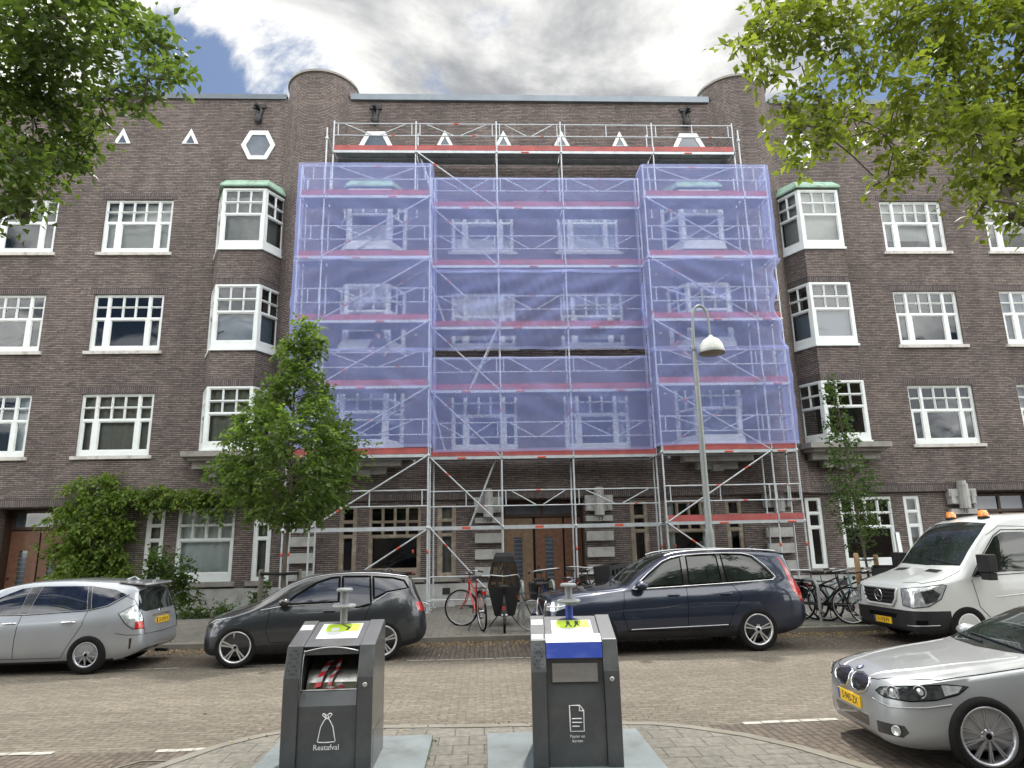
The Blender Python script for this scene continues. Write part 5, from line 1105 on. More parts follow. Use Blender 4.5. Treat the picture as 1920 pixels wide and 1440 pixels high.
    for r_ in range(7):
        for c_ in range(2): dm.prism([(-.016,-.008),(.0,.0),(-.016,.008),(-.008,.0)] if (r_+c_) % 2 else [(.016,-.008),(.0,.0),(.016,.008),(.008,.0)], Td @ Matrix.Translation((.045+.045*c_, .035+.033*r_, 0)), .005)
    dm.obj('tactile_marks', M['bin_paint'], b)
    lk = MB(); lk.lathe([(.02,0),(.02,.004),(.014,.007),(0,.007)], 16, T=frame((W-p*.5, -.0005, .69), (1,0,0), (0,0,1))); lk.obj('lock', M['steel'], b)
    sr = MB()
    sr.box(W-.0005, W+.0015, .08, .085, .05, .30); sr.box(W-.0005, W+.0015, .08, .5, .30, .304); sr.obj('service_hatch', M['bin_seam'], b)
    for q in (p-.001, W-p-.002): MB().box(q, q+.003, -.0015, .001, .02, .75).obj('panel_seam', M['bin_seam'], b)
    ft = MB()
    for xx in (.03, W-.07): ft.box(xx, xx+.04, .02, .06, -.012, .0); ft.box(xx, xx+.04, .62, .66, -.012, 0)
    ft.obj('foot', M['steel'], b)
    hk = MB(); T3 = Matrix.Translation((W*.5, .60, 1.13)); hk.lathe([(.034,.0),(.034,.14),(.105,.145),(.115,.16),(.105,.175),(.036,.18),(.036,.29),(.075,.295),(.08,.31),(.07,.325),(.0,.33)], 24, 0, T3)
    if paper: hk.lathe([(.0365,.0),(.0365,.12)], 20, 1, T3)
    hk.obj('lifting_hook', [M['bin_hook'], M['bin_blue']], b, sharp=40)
    return b
M['bin_hook'] = pbr('bin_hook', (.24, .25, .255), .55, .2, .15, 10.)
bin_head('grey waste container head marked Restafval with an open drum', -1.725, 6.33, 0., False)
bin_head('grey paper container head marked Papier en karton with a bright blue lid', .405, 6.30, -3.6, True)
for lab, x0, x1, y0, y1 in (('steel ground plate under the Restafval container head', -2.02, -.52, 5.5, 7.44), ('steel ground plate under the Papier en karton container head', .02, 1.52, 5.5, 7.42)):
    mb = MB(); mb.box(x0, x1, y0, y1, .03, .074)
    mb.box(x0+.02, x1-.02, y0+.02, y0+.03, .0741, .0755); o = mb.obj('ground_plate', M['checker']); tag(o, lab, 'metal plate', 'steel plates under the containers')
# red and white barrier tape stuffed in the drum
tp_ = MB(); X0, Y0, Z0 = -1.725+.33, 6.33, .075
def ribbon(pts, w, n=14):
    for i in range(n):
        t0, t1 = i/n, (i+1)/n
        def at(t):
            k = t*(len(pts)-1); j = min(int(k), len(pts)-2); return Vector(pts[j]).lerp(Vector(pts[j+1]), k-j)
        a, b = at(t0), at(t1); tp_.quad(a+Vector((-w,0,0)), a+Vector((w,.004,.012)), b+Vector((w,.004,.012)), b+Vector((-w,0,0)), (i//2) % 2)
ribbon([(X0-.06,Y0+.10,Z0+.655),(X0-.05,Y0+.14,Z0+.72),(X0-.02,Y0+.21,Z0+.79),(X0+.01,Y0+.28,Z0+.84),(X0+.05,Y0+.30,Z0+.85)], .028)
ribbon([(X0+.04,Y0+.10,Z0+.66),(X0+.05,Y0+.15,Z0+.73),(X0+.09,Y0+.21,Z0+.79),(X0+.10,Y0+.27,Z0+.85)], .018)
ribbon([(X0+.02,Y0+.085,Z0+.645),(X0+.06,Y0+.07,Z0+.68),(X0+.12,Y0+.08,Z0+.69),(X0+.16,Y0+.10,Z0+.65),(X0+.1,Y0+.075,Z0+.645),(X0+.04,Y0+.06,Z0+.665)], .022, 16)
tag(tp_.obj('barrier_tape', [M['tape_red'], M['sticker']]), 'crumpled red and white barrier tape lying in the Restafval opening', 'tape')

# ------------------------------------------------------------------ street lamp
M['lamp_grey'] = pbr('lamp_grey', (.27, .29, .285), .5, .2, .08, 3.); M['lamp_shell'] = pbr('lamp_shell', (.62, .64, .60), .4, var=.05); M['lamp_in'] = pbr('lamp_in', (.30, .25, .18), .4, .3)
lx, ly = 4.80, 14.6
lp_ = thing('street_lamp', 'slim grey street lamp with a curved hook and a white bell shaped head', 'street lamp', (lx, ly, .12))
mb = MB(); mb.lathe([(.13,.0),(.13,.9),(.125,1.25),(.105,1.32),(.11,1.36),(.095,1.42),(.097,1.86),(.088,1.95),(.072,2.0),(.066,3.5),(.052,5.8),(.042,5.86)], 20); mb.obj('pole', M['lamp_grey'], lp_, sharp=40)
mb = MB(); hook = [(0,0,5.8),(.0,0,6.2),(.015,0,6.55)]+[(.20-.175*math.cos(a), 0, 6.68+.30*math.sin(a)) for a in np.linspace(.1, PI-.12, 11)]+[(.385,0,6.5),(.395,0,6.26)]
mb.path(hook, [.040,.036,.033]+[.030]*11+[.027,.025], 10); mb.lathe([(.055,5.92),(.06,5.94),(.06,6.0),(.055,6.02)], 14); mb.obj('arm', M['lamp_grey'], lp_)
mb = MB(); T = Matrix.Translation((.40, 0, 5.86)); mb.lathe([(.0,.42),(.04,.41),(.05,.37),(.10,.345),(.18,.295),(.245,.20),(.275,.08),(.285,.0),(.275,-.005),(.262,.06),(.16,.24),(.0,.28)], 28, 0, T)
mb.lathe([(.29,.02),(.30,.0),(.29,-.02),(.275,-.005)], 28, 1, T); mb.obj('lamp_head', [M['lamp_shell'], M['lamp_grey']], lp_)
mb = MB(); mb.lathe([(.27,.01),(.22,-.03),(.12,-.055),(.0,-.06)], 24, 0, T); mb.obj('lamp_cover', M['lamp_in'], lp_)

# ------------------------------------------------------------------ bicycles
M['bike_black'] = pbr('bike_black', (.015, .015, .016), .35, .2); M['bike_red'] = pbr('bike_red', (.42, .02, .015), .35, coat=.5); M['bike_blue'] = pbr('bike_blue', (.03, .07, .36), .35, coat=.5); M['bike_teal'] = pbr('bike_teal', (.16, .30, .33), .4, coat=.3)
M['saddle'] = pbr('saddle', (.02, .018, .017), .6); M['metal'] = pbr('metal', (.5, .51, .52), .3, .8); M['canvas'] = pbr('canvas', (.014, .014, .015), .85, var=.25); M['clear_cover'] = glass_mat('clear_cover', .08, (.55, .48, .38)); M['crate'] = pbr('crate', (.014, .014, .015), .6)
def bicycle(label, loc, yaw, lean, col, steer=0., basket=None, rack=True, rr=.345, extra=None, tyre='rubber', sc=1.):
    b = thing('bicycle', label, 'bicycle', loc, 0, 'parked bicycles'); b.rotation_euler = (R(lean), 0, R(yaw)); wb = 1.07
    b.scale = (sc, sc, sc)
    def wheel(x, par, Tm=None):
        e = bpy.data.objects.new('wheel', None); COL.objects.link(e); e.parent = par
        e.matrix_local = Tm if Tm is not None else Matrix.Translation((x, 0, rr)); t = MB(); A = Matrix.Rotation(PI/2, 4, 'X')
        t.path([(rr*.965*math.cos(a), 0, rr*.965*math.sin(a)) for a in np.linspace(0, 2*PI, 37)[:-1]], .019, 7, closed=True); t.obj('tyre', M[tyre], e)
        r = MB(); r.path([(rr*.90*math.cos(a), 0, rr*.90*math.sin(a)) for a in np.linspace(0, 2*PI, 37)[:-1]], .012, 6, closed=True); r.lathe([(.02,-.05),(.028,-.03),(.018,0),(.028,.03),(.02,.05)], 10, T=A)
        for i in range(20):
            a = 2*PI*i/20; a2 = a+(.35 if i % 2 else -.35); y = .03 if i % 4 < 2 else -.03; r.tube((.025*math.cos(a2), y, .025*math.sin(a2)), (rr*.9*math.cos(a), 0, rr*.9*math.sin(a)), .0013, 3)
        r.obj('rim', M['metal'], e); return e
    wheel(0, b)
    f = MB(); bb = (.45, 0, .29); st = (.27, 0, .78); hd = (.86, 0, .86); hl = (.89, 0, .66)
    for p, q, r_ in ((bb, st, .016), (st, (.25,0,.92), .012), (bb, hl, .019), ((.32,0,.64), hd, .015), (hd, hl, .02)): f.tube(p, q, r_, 8)
    for y in (-.05, .05): f.tube((0, y, rr), (bb[0], y*.6, bb[2]), .009, 6); f.tube((0, y, rr), (st[0]-.01, y*.4, st[2]-.1), .008, 6)
    f.obj('frame', M[col], b)
    S = Matrix.Translation((.875, 0, .76)) @ Matrix.Rotation(R(steer), 4, 'Z'); s = bpy.data.objects.new('steering', None); COL.objects.link(s); s.parent = b; s.matrix_local = S
    k = MB()
    for y in (-.055, .055): k.path([(.02, y, -.10), (.09, y, -.28), (wb-.875, y, rr-.76)], .011, 6)
    k.tube((.02,0,-.09), (-.03,0,.24), .014, 8); k.obj('fork', M[col], s)
    h = MB(); h.path([(-.20,-.30,.22),(-.08,-.29,.245),(.02,-.20,.26),(-.02,0,.26),(.02,.20,.26),(-.08,.29,.245),(-.20,.30,.22)], .011, 8); h.obj('handlebar', M['metal'], s)
    gp = MB()
    for y in (-1, 1): gp.tube((-.21, .30*y, .218), (-.10, .292*y, .242), .017, 8)
    gp.lathe([(.0,.03),(.035,.025),(.04,0),(.0,-.01)], 12, T=frame((.10,0,.10), (0,1,0), z=(1,0,0))); gp.obj('grip', M['saddle'], s)
    wheel(0, s, Matrix.Translation((wb-.875, 0, rr-.76)))
    sa = MB(); sa.prism([(-.14,-.085),(-.10,-.10),(.0,-.05),(.13,-.018),(.13,.018),(.0,.05),(-.10,.10),(-.14,.085)], Matrix.Translation((.23, 0, .92)), .05); o = sa.obj('saddle', M['saddle'], b); md = o.modifiers.new('b', 'BEVEL'); md.width = .018; md.segments = 2
    mg = MB()
    for cx, par in ((0, b),):
        arc = [(cx+(rr+.03)*math.cos(a), (rr+.03)*math.sin(a)+rr) for a in np.linspace(-.1, 2.7, 15)]
        mg.add([(x, y, z) for x, z in arc for y in (-.025, .025)], [(2*i, 2*i+1, 2*i+3, 2*i+2) for i in range(14)], 0, True)
    mg.obj('mudguard', M['bike_black'], b)
    if rack:
        r = MB()
        for y in (-.06, .06): r.tube((-.28, y, .76), (.2, y, .76), .007, 6); r.tube((-.22, y, .75), (0, y, rr), .006, 6)
        for x in (-.28, -.1, .08): r.tube((x, -.06, .76), (x, .06, .76), .006, 6)
        r.box(-.31, -.29, -.04, .04, .66, .72, 1); r.obj('luggage_rack', [M['bike_black'], M['lamp_red']], b)
    c = MB(); A = Matrix.Translation(bb) @ Matrix.Rotation(PI/2, 4, 'X'); c.lathe([(.095,.05),(.095,.056),(.03,.056)], 20, T=A); c.tube((.45,-.06,.29), (.45+.12,-.075,.29-.12), .01, 6); c.box(.53,.61,-.15,-.08,.15,.175); c.tube((.45,.06,.29), (.45-.12,.075,.29+.12), .01, 6); c.box(.29,.37,.08,.15,.40,.425)
    c.box(-.02,.5,-.075,-.04,.30,.36); c.obj('crank', M['bike_black'], b)
    ks = MB(); ks.tube((.30,.06,.26), (.18,.24,.01), .009, 6); ks.obj('kickstand', M['bike_black'], b)
    if basket:
        kb = MB()
        if basket == 'crate':
            kb.holed(-.22,.22,0,.27,[(-.18+.09*i,-.12+.09*i,.05,.21) for i in range(4)], -.17,-.155); kb.holed(-.22,.22,0,.27,[(-.18+.09*i,-.12+.09*i,.05,.21) for i in range(4)], .155,.17); kb.box(-.22,-.205,-.154,.154,0,.27); kb.box(.205,.22,-.154,.154,0,.27); kb.box(-.2,.2,-.154,.154,0,.012)
            o = kb.obj('crate', M['crate'], s); o.matrix_local = Matrix.Translation((.27, 0, -.04)) @ Matrix.Rotation(PI/2, 4, 'Z') @ Matrix.Scale(1.25, 4)
        else:
            for y in (-.14, .14): kb.box(-.30,.05,y-.05 if y > 0 else y-.05,y+.05,.42,.74)
            kb.box(-.30,.05,-.10,.10,.765,.80); o = kb.obj('saddle_bag', M['canvas'], b); md = o.modifiers.new('b', 'BEVEL'); md.width = .03; md.segments = 2
    return b
G_ = .12
bicycle('red city bicycle with its front wheel turned, beside the black cargo bicycle', (-.02, 14.95, G_), 104, -4, 'bike_red', 58, sc=1.14)
bicycle('blue bicycle with pale tyres, half hidden behind the paper container head', (.98, 14.75, G_), 8, 6, 'bike_blue', -12, rr=.31, tyre='metal')
bicycle('black bicycle with white handlebars leaning by the open wooden door', (1.40, 16.7, G_), -84, 5, 'bike_black', 6, 'bag', sc=1.16)
bicycle('black bicycle with a raised saddle, second from the wooden doors', (1.95, 16.9, G_), -80, -5, 'bike_black', -14, sc=1.18)
bicycle('black bicycle with a front crate, nearest the bonnet of the blue car', (2.50, 17.1, G_), -72, 6, 'bike_black', 18, 'crate', sc=1.18)
bicycle('black bicycle with saddle bags, nearest the tail of the blue car', (7.00, 15.5, G_), -62, -6, 'bike_black', 25, 'bag', sc=1.08)
bicycle('teal bicycle squeezed in the middle of three by the wooden stake', (7.30, 15.45, G_), -60, 5, 'bike_teal', -10, sc=1.08)
bicycle('black bicycle carrying a large black crate, beside the wooden stake', (7.42, 15.15, G_), -42, 4, 'bike_black', 10, 'crate', sc=1.08)
# cargo bicycle with rain hood
cb_ = thing('cargo_bicycle', 'black cargo bicycle seen from behind with a tall rain hood over its box', 'cargo bicycle', (.42, 14.62, G_), R(88), 'parked bicycles')
def cwheel(x, r, par, y=0):
    e = bpy.data.objects.new('wheel', None); COL.objects.link(e); e.parent = par; e.location = (x, y, r); t = MB(); t.path([(r*.96*math.cos(a), 0, r*.96*math.sin(a)) for a in np.linspace(0, 2*PI, 33)[:-1]], .026, 8, closed=True); t.obj('tyre', M['rubber'], e)
    q = MB(); q.path([(r*.88*math.cos(a), 0, r*.88*math.sin(a)) for a in np.linspace(0, 2*PI, 33)[:-1]], .014, 6, closed=True); q.lathe([(.03,-.06),(.035,0),(.03,.06)], 10, T=Matrix.Rotation(PI/2, 4, 'X'))
    for i in range(18): a = 2*PI*i/18; q.tube((0, .03*(-1)**i, 0), (r*.88*math.cos(a), 0, r*.88*math.sin(a)), .0015, 3)
    q.obj('rim', M['metal'], e)
cwheel(0, .33, cb_); cwheel(2.25, .25, cb_)
mb = MB(); mb.path([(0,-.06,.33),(.45,-.03,.28),(.95,0,.30),(2.0,0,.25)], .022, 8); mb.path([(0,.06,.33),(.45,.03,.28)], .016, 6); mb.tube((.45,0,.28), (.25,0,.84), .02, 8); mb.tube((.30,0,.70), (.95,0,.66), .018, 8); mb.tube((.95,0,.3), (.86,0,.98), .022, 8); mb.path([(.0,-.06,.33),(.27,0,.76),(.0,.06,.33)], .01, 6); mb.obj('frame', M['bike_black'], cb_)
mb = MB(); mb.path([(.62,-.33,1.06),(.75,-.30,1.10),(.86,0,1.06),(.75,.30,1.10),(.62,.33,1.06)], .013, 8); mb.obj('handlebar', M['metal'], cb_)
mb = MB(); mb.prism([(-.14,-.09),(-.10,-.11),(.0,-.05),(.13,-.018),(.13,.018),(.0,.05),(-.10,.11),(-.14,.09)], Matrix.Translation((.22, 0, .86)), .06); o = mb.obj('saddle', M['saddle'], cb_); md = o.modifiers.new('b', 'BEVEL'); md.width = .02; md.segments = 2
mb = MB()
lo_ = [(.98,-.22),(1.75,-.20),(1.75,.20),(.98,.22)]; hi_ = [(.90,-.36),(1.9,-.34),(1.9,.34),(.90,.36)]
mb.add([(x, y, .22) for x, y in lo_]+[(x, y, .83) for x, y in hi_], [(3,2,1,0),(0,1,5,4),(1,2,6,5),(2,3,7,6),(3,0,4,7)]); o = mb.obj('cargo_box', M['canvas'], cb_)
md = o.modifiers.new('b', 'BEVEL'); md.width = .03; md.segments = 2
mb = MB(); a_ = [(.92,-.35),(1.86,-.33),(1.86,.33),(.92,.35)]; b_ = [(.98,-.22),(1.6,-.22),(1.6,.22),(.98,.22)]
mb.add([(x, y, 1.48) for x, y in b_]+[(x, y, 1.56) for x, y in [(1.04,-.18),(1.55,-.18),(1.55,.18),(1.04,.18)]]+[(x, y, 1.34) for x, y in [(.965,-.25),(1.66,-.24),(1.66,.24),(.965,.25)]], [(4,5,6,7),(0,1,5,4),(1,2,6,5),(2,3,7,6),(3,0,4,7),(8,9,1,0),(9,10,2,1),(10,11,3,2),(11,8,0,3)])
for (x0, y0), (x1, y1) in zip(a_, [(.965,-.25),(1.66,-.24),(1.66,.24),(.965,.25)]): mb.tube((x0, y0, .83), (x1, y1, 1.36), .022, 6)
for t in (.28, .5, .72): mb.tube((.925, -.35+.70*t, .83), (.968, -.25+.5*t, 1.36), .018, 6)
mb.tube((.925,-.2,.83), (.97,0,1.30), .02, 6); mb.tube((.925,.2,.83), (.97,0,1.30), .02, 6)
o = mb.obj('rain_hood', M['canvas'], cb_)
c_ = MB(); c2 = [(.965,-.25),(1.66,-.24),(1.66,.24),(.965,.25)]
for i in range(4): j = (i+1) % 4; c_.quad((a_[i][0], a_[i][1], .83), (a_[j][0], a_[j][1], .83), (c2[j][0], c2[j][1], 1.36), (c2[i][0], c2[i][1], 1.36))
c_.obj('hood_window', M['clear_cover'], o)
mb = MB(); mb.path([(-.36,.0,.20),(-.30,.0,.45),(-.12,.0,.66),(.1,.0,.70)], .03, 6); mb.box(-.36,-.34,-.03,.03,.46,.55,1); mb.obj('mudguard', [M['bike_black'], M['lamp_red']], cb_)
mb = MB(); mb.tube((1.0,.16,.22), (.95,.34,.01), .014, 6); mb.tube((1.0,-.16,.22), (.95,-.34,.01), .014, 6); mb.obj('kickstand', M['bike_black'], cb_)
# bicycle hoops
for lab, x, y in (('grey steel bicycle hoop between the cargo bicycle and the wooden doors', .93, 16.7), ('grey steel bicycle hoop among the bicycles by the doors', 1.66, 16.7), ('grey steel bicycle hoop under the bicycles beside the wooden stake', 7.2, 15.0)):
    mb = MB(); mb.path([(x,y,G_),(x,y,G_+.70),(x,y+.05,G_+.80),(x,y+.15,G_+.85),(x,y+.65,G_+.85),(x,y+.75,G_+.80),(x,y+.8,G_+.70),(x,y+.8,G_)], .032, 10); mb.tube((x,y,G_+.35), (x,y+.8,G_+.35), .018, 8)
    tag(mb.obj('bicycle_hoop', M['lamp_grey']), lab, 'bicycle stand', 'steel bicycle hoops')
# tree stakes
M['stake'] = pbr('stake', (.34, .22, .11), .75, var=.2, vs=8.); M['stake_grey'] = pbr('stake_grey', (.16, .15, .12), .8, var=.25, vs=8.); M['strap'] = pbr('strap', (.012, .012, .013), .7)
for lab, x, y, h, m in (('grey wooden stake on the silver estate side of the young bushy tree', -4.62, 14.9, 1.34, 'stake_grey'), ('grey wooden stake on the scaffold side of the young bushy tree', -3.86, 15.0, 1.32, 'stake_grey'),
                        ('pale yellow wooden stake beside the parked bicycles', 7.86, 14.5, 1.42, 'stake'), ('weathered green stake behind the slender tree trunk', 8.36, 15.4, 1.32, 'stake_grey'), ('brown wooden stake on the van side of the slender tree', 8.62, 15.1, 1.36, 'stake')):
    mb = MB(); mb.lathe([(.0,.0),(.055,.0),(.05,h-.03),(.042,h),(.0,h)], 12, T=Matrix.Translation((x, y, G_))); o = mb.obj('tree_stake', M[m]); tag(o, lab, 'stake', 'wooden tree stakes')
mb = MB(); mb.path([(-4.62,14.84,1.38),(-4.25,14.80,1.36),(-3.86,14.94,1.37)], .035, 6); tag(mb.obj('tree_strap', M['strap']), 'black rubber strap tying the young tree to its two stakes', 'strap')
mb = MB(); mb.path([(7.86,14.5,1.40),(8.25,14.8,1.38),(8.62,15.1,1.38)], .018, 6); tag(mb.obj('tree_strap', M['strap']), 'thin dark strap between the stakes of the slender tree', 'strap')
# gully grating in the kerb, fallen twig
mb = MB(); mb.box(-4.95, -4.35, 14.215, 14.24, .012, .10)
for i in range(6): mb.box(-4.93+.1*i, -4.885+.1*i, 14.205, 14.22, .02, .09, 1)
tag(mb.obj('gully_grate', [M['iron'], M['zinc_dark']]), 'dark iron gully grate set in the kerb between the silver estate and grey car', 'drain')
mb = MB(); mb.path([(-3.55,6.62,.02),(-3.35,6.8,.03),(-3.18,7.05,.025),(-2.9,7.02,.03),(-2.62,7.03,.02)], [.012,.01,.009,.007,.004], 6); mb.path([(-3.35,6.8,.03),(-3.42,7.0,.02)], .005, 5); tag(mb.obj('fallen_branch', M['stake_grey']), 'thin bare branch lying on the road near the Restafval container head', 'branch')
# ------------------------------------------------------------------ foliage
TRC = [(3.7, 8.13, 8.68, 0.24), (4.39, 8.68, 9.42, 0.41), (4.16, 8.37, 8.48, 0.3), (4.97, 8.79, 9.67, 0.55), (5.47, 8.83, 9.52, 0.55), (4.11, 7.82, 7.49, 0.28), (4.17, 7.72, 7.03, 0.25), (4.84, 9.21, 7.62, 0.23), (4.83, 8.17, 7.99, 0.45), (4.68, 8.12, 7.29, 0.35), (6.03, 9.49, 8.44, 0.45), (5.76, 8.55, 8.73, 0.4), (6.79, 9.21, 9.96, 0.65), (6.89, 8.56, 9.4, 0.6), (7.97, 8.85, 9.57, 0.76), (6.02, 7.97, 7.86, 0.5), (7.39, 8.84, 8.7, 0.69), (8.5, 9.26, 8.83, 0.8), (5.93, 8.64, 7.6, 0.34), (6.47, 9.03, 7.45, 0.35), (6.96, 8.91, 7.91, 0.56), (6.61, 7.82, 7.1, 0.55), (8.23, 9.06, 7.75, 0.64), (6.08, 8.76, 7.02, 0.23), (5.48, 8.24, 6.62, 0.17), (6.44, 7.76, 6.41, 0.33), (8.21, 9.26, 7.32, 0.44), (7.1, 8.55, 6.4, 0.23), (7.93, 8.99, 6.51, 0.28), (4.84, 9.28, 10.4, 0.44), (5.7, 8.99, 10.65, 0.63), (7.07, 9.36, 11.25, 0.73), (7.36, 8.41, 10.33, 0.73), (9.07, 9.14, 10.87, 0.86), (8.83, 8.5, 9.29, 0.8), (9.55, 9.38, 8.64, 0.88), (9.18, 9.28, 7.33, 0.65), (7.39, 7.88, 5.98, 0.37)]
TLC = [(-5.32, 7.02, 7.96, 0.49), (-4.86, 7.15, 8.08, 0.5), (-5.07, 8.34, 9.12, 0.46), (-4.07, 7.5, 8.15, 0.32), (-4.02, 7.8, 8.1, 0.28), (-3.74, 7.28, 7.4, 0.22), (-4.17, 7.61, 7.53, 0.25), (-4.45, 7.42, 7.27, 0.26), (-4.12, 7.36, 7.1, 0.17), (-5.32, 7.74, 7.95, 0.55), (-5.83, 7.73, 7.87, 0.55), (-5.12, 8.25, 8.44, 0.39), (-5.66, 7.89, 7.29, 0.56), (-5.43, 8.29, 7.65, 0.36), (-5.07, 8.17, 7.16, 0.24), (-5.31, 8.39, 7.03, 0.25), (-5.38, 7.87, 6.72, 0.37), (-5.21, 7.06, 6.13, 0.44), (-5.73, 8.18, 6.47, 0.29), (-6.07, 8.34, 6.27, 0.29), (-5.79, 8.25, 6.11, 0.17), (-6.5, 7.71, 8.55, 0.6), (-6.55, 7.94, 7.78, 0.62), (-5.74, 7.14, 6.24, 0.5), (-6.13, 8.13, 9.69, 0.64), (-4.99, 7.72, 9.23, 0.48), (-6.36, 7.26, 8.92, 0.57), (-5.45, 6.9, 5.46, 0.27)]
VNC = [(-11.62, 20.33, 3.67, 0.51), (-10.9, 20.37, 3.81, 0.48), (-11.73, 20.15, 2.98, 0.51), (-11.03, 20.32, 3.2, 0.64), (-10.33, 20.23, 3.41, 0.48), (-11.52, 20.17, 2.38, 0.6), (-10.74, 20.2, 2.52, 0.66), (-10.14, 20.31, 2.58, 0.35), (-12.01, 20.34, 1.95, 0.38), (-11.29, 20.14, 1.8, 0.57), (-10.55, 20.28, 1.78, 0.54), (-11.52, 20.14, 1.3, 0.54), (-10.86, 20.3, 1.13, 0.64), (-10.17, 20.21, 1.26, 0.38), (-11.28, 20.34, 0.78, 0.48), (-10.55, 20.37, 0.69, 0.48), (-9.82, 20.25, 3.4, 0.38), (-9.36, 20.37, 3.48, 0.42), (-8.75, 20.2, 3.38, 0.38), (-8.2, 20.15, 3.4, 0.41), (-7.71, 20.27, 3.37, 0.38), (-7.21, 20.14, 3.43, 0.38), (-9.24, 20.18, 3.16, 0.22), (-8.05, 20.23, 3.07, 0.22), (-7.47, 20.28, 3.06, 0.25)]
SHC = [(-8.71, 19.33, 1.62, 0.39), (-8.25, 19.27, 1.47, 0.36), (-8.97, 19.68, 1.19, 0.4), (-8.33, 19.41, 0.98, 0.46), (-8.8, 19.73, 0.7, 0.4), (-8.19, 19.7, 1.1, 0.31), (-9.05, 19.44, 1.69, 0.24), (-7.98, 19.48, 0.63, 0.34)]
LOC = [(-7.83, 19.01, 0.26, 0.24), (-7.45, 19.09, 0.27, 0.27), (-7.02, 19.06, 0.3, 0.27), (-6.68, 19.04, 0.34, 0.21), (-5.88, 19.07, 0.74, 0.21), (-6.07, 19.26, 0.46, 0.24), (-5.74, 19.0, 0.95, 0.15)]
M['bark'] = pbr('bark', (.10, .085, .065), .9, var=.3, vs=10., bump=.6, bs=30.); M['bark_pale'] = pbr('bark_pale', (.13, .11, .085), .85, var=.25, vs=10.)
M['leaf_shaded'] = leaf_mat('leaf_shaded', (.06, .095, .032), (.115, .16, .055), .45); M['leaf_sunlit'] = leaf_mat('leaf_sunlit', (.105, .14, .03), (.19, .215, .055), .55)  # shade and sunlight on the two overhanging crowns put into the leaf colours
M['leaf_young'] = leaf_mat('leaf_young', (.07, .125, .036), (.14, .195, .062), .5); M['leaf_slim'] = leaf_mat('leaf_slim', (.040, .080, .022), (.080, .125, .040), .4)
M['leaf_vine'] = leaf_mat('leaf_vine', (.07, .125, .02), (.16, .22, .045), .45); M['leaf_shrub'] = leaf_mat('leaf_shrub', (.035, .070, .015), (.07, .115, .026), .35)
def leaves(name, pts, axes, ln, wd, m, parent, kind=None, jitter=.42):
    """one mesh of many leaf blades: pts (n,3) bases, axes (n,3) directions"""
    n = len(pts); a = axes/np.linalg.norm(axes, axis=1, keepdims=True); r = rng.normal(size=(n, 3))*.55+[0, 0, 1.]; s = np.cross(a, r); s /= np.linalg.norm(s, axis=1, keepdims=True); nn = np.cross(s, a)
    l = ln*(1+jitter*rng.uniform(-1, 1, (n, 1))); w = wd*(1+jitter*rng.uniform(-1, 1, (n, 1)))
    V = np.empty((n, 5, 3), np.float32)
    V[:, 0] = pts; V[:, 1] = pts+a*l*.42+s*w*.5+nn*w*.16; V[:, 2] = pts+a*l-nn*l*.10; V[:, 3] = pts+a*l*.42-s*w*.5+nn*w*.16; V[:, 4] = pts+a*l*.5-nn*w*.02
    I = (np.arange(n)*5)[:, None]; F = np.concatenate([I+[0, 1, 4], I+[1, 2, 4], I+[2, 3, 4], I+[3, 0, 4]], 1).reshape(-1, 3).astype(np.int32)
    me = bpy.data.meshes.new(name); me.vertices.add(n*5); me.vertices.foreach_set('co', V.ravel()); me.loops.add(F.size); me.loops.foreach_set('vertex_index', F.ravel()); me.polygons.add(len(F)); me.polygons.foreach_set('loop_start', np.arange(0, F.size, 3, dtype=np.int32))
    me.materials.append(m); me.update(calc_edges=True); me.validate(); o = bpy.data.objects.new(name, me); COL.objects.link(o); o.parent = parent
    return o
def cloud(cl, dens, flat=1., shell=.5, out=.6, droop=.5, tuft=9, tr=.13):
    """sprays of leaves set alternately along short drooping twigs inside each (x, y, z, r) ball; returns bases and axes"""
    P = []; A = []
    for x, y, z, r in cl:
        nt = max(3, int(dens*r*r/tuft*14)); d = rng.normal(size=(nt, 3)); d /= np.linalg.norm(d, axis=1, keepdims=True); rad = r*rng.uniform(shell, 1.0, (nt, 1))**.8; c = np.array([x, y, z])+d*rad*[1, 1, flat]
        for i in range(nt):
            k = int(rng.integers(tuft-4, tuft+5)); t = d[i]*out+rng.normal(size=3)*.55+[0, 0, -droop*.6]; t /= np.linalg.norm(t); sd2 = np.cross(t, [0, 0, 1.])+rng.normal(size=3)*.15; sd2 /= np.linalg.norm(sd2)+1e-6
            u = np.linspace(-.5, 1., k)[:, None]*tr*1.9; sg = np.where(np.arange(k) % 2, 1., -1.)[:, None]
            P.append(c[i]+t*u+[0, 0, -1.]*(u*u*1.1*droop)+sd2*sg*tr*.08+rng.normal(size=(k, 3))*tr*.16)
            A.append(t*.55+sd2*sg*.75+[0, 0, -.35*droop]+rng.normal(size=(k, 3))*.25)
    return np.concatenate(P), np.concatenate(A)
def limb(mb, a, b, r0, r1, sag=.0, n=6, wob=.05):
    a, b = Vector(a), Vector(b); pts = []
    for i in range(n+1):
        t = i/n; p = a.lerp(b, t)+Vector((rng.normal()*wob, rng.normal()*wob, -sag*math.sin(PI*t)+rng.normal()*wob)) if 0 < i < n else a.lerp(b, t); pts.append(p)
    mb.path(pts, [r0+(r1-r0)*i/n for i in range(n+1)], 7); return pts
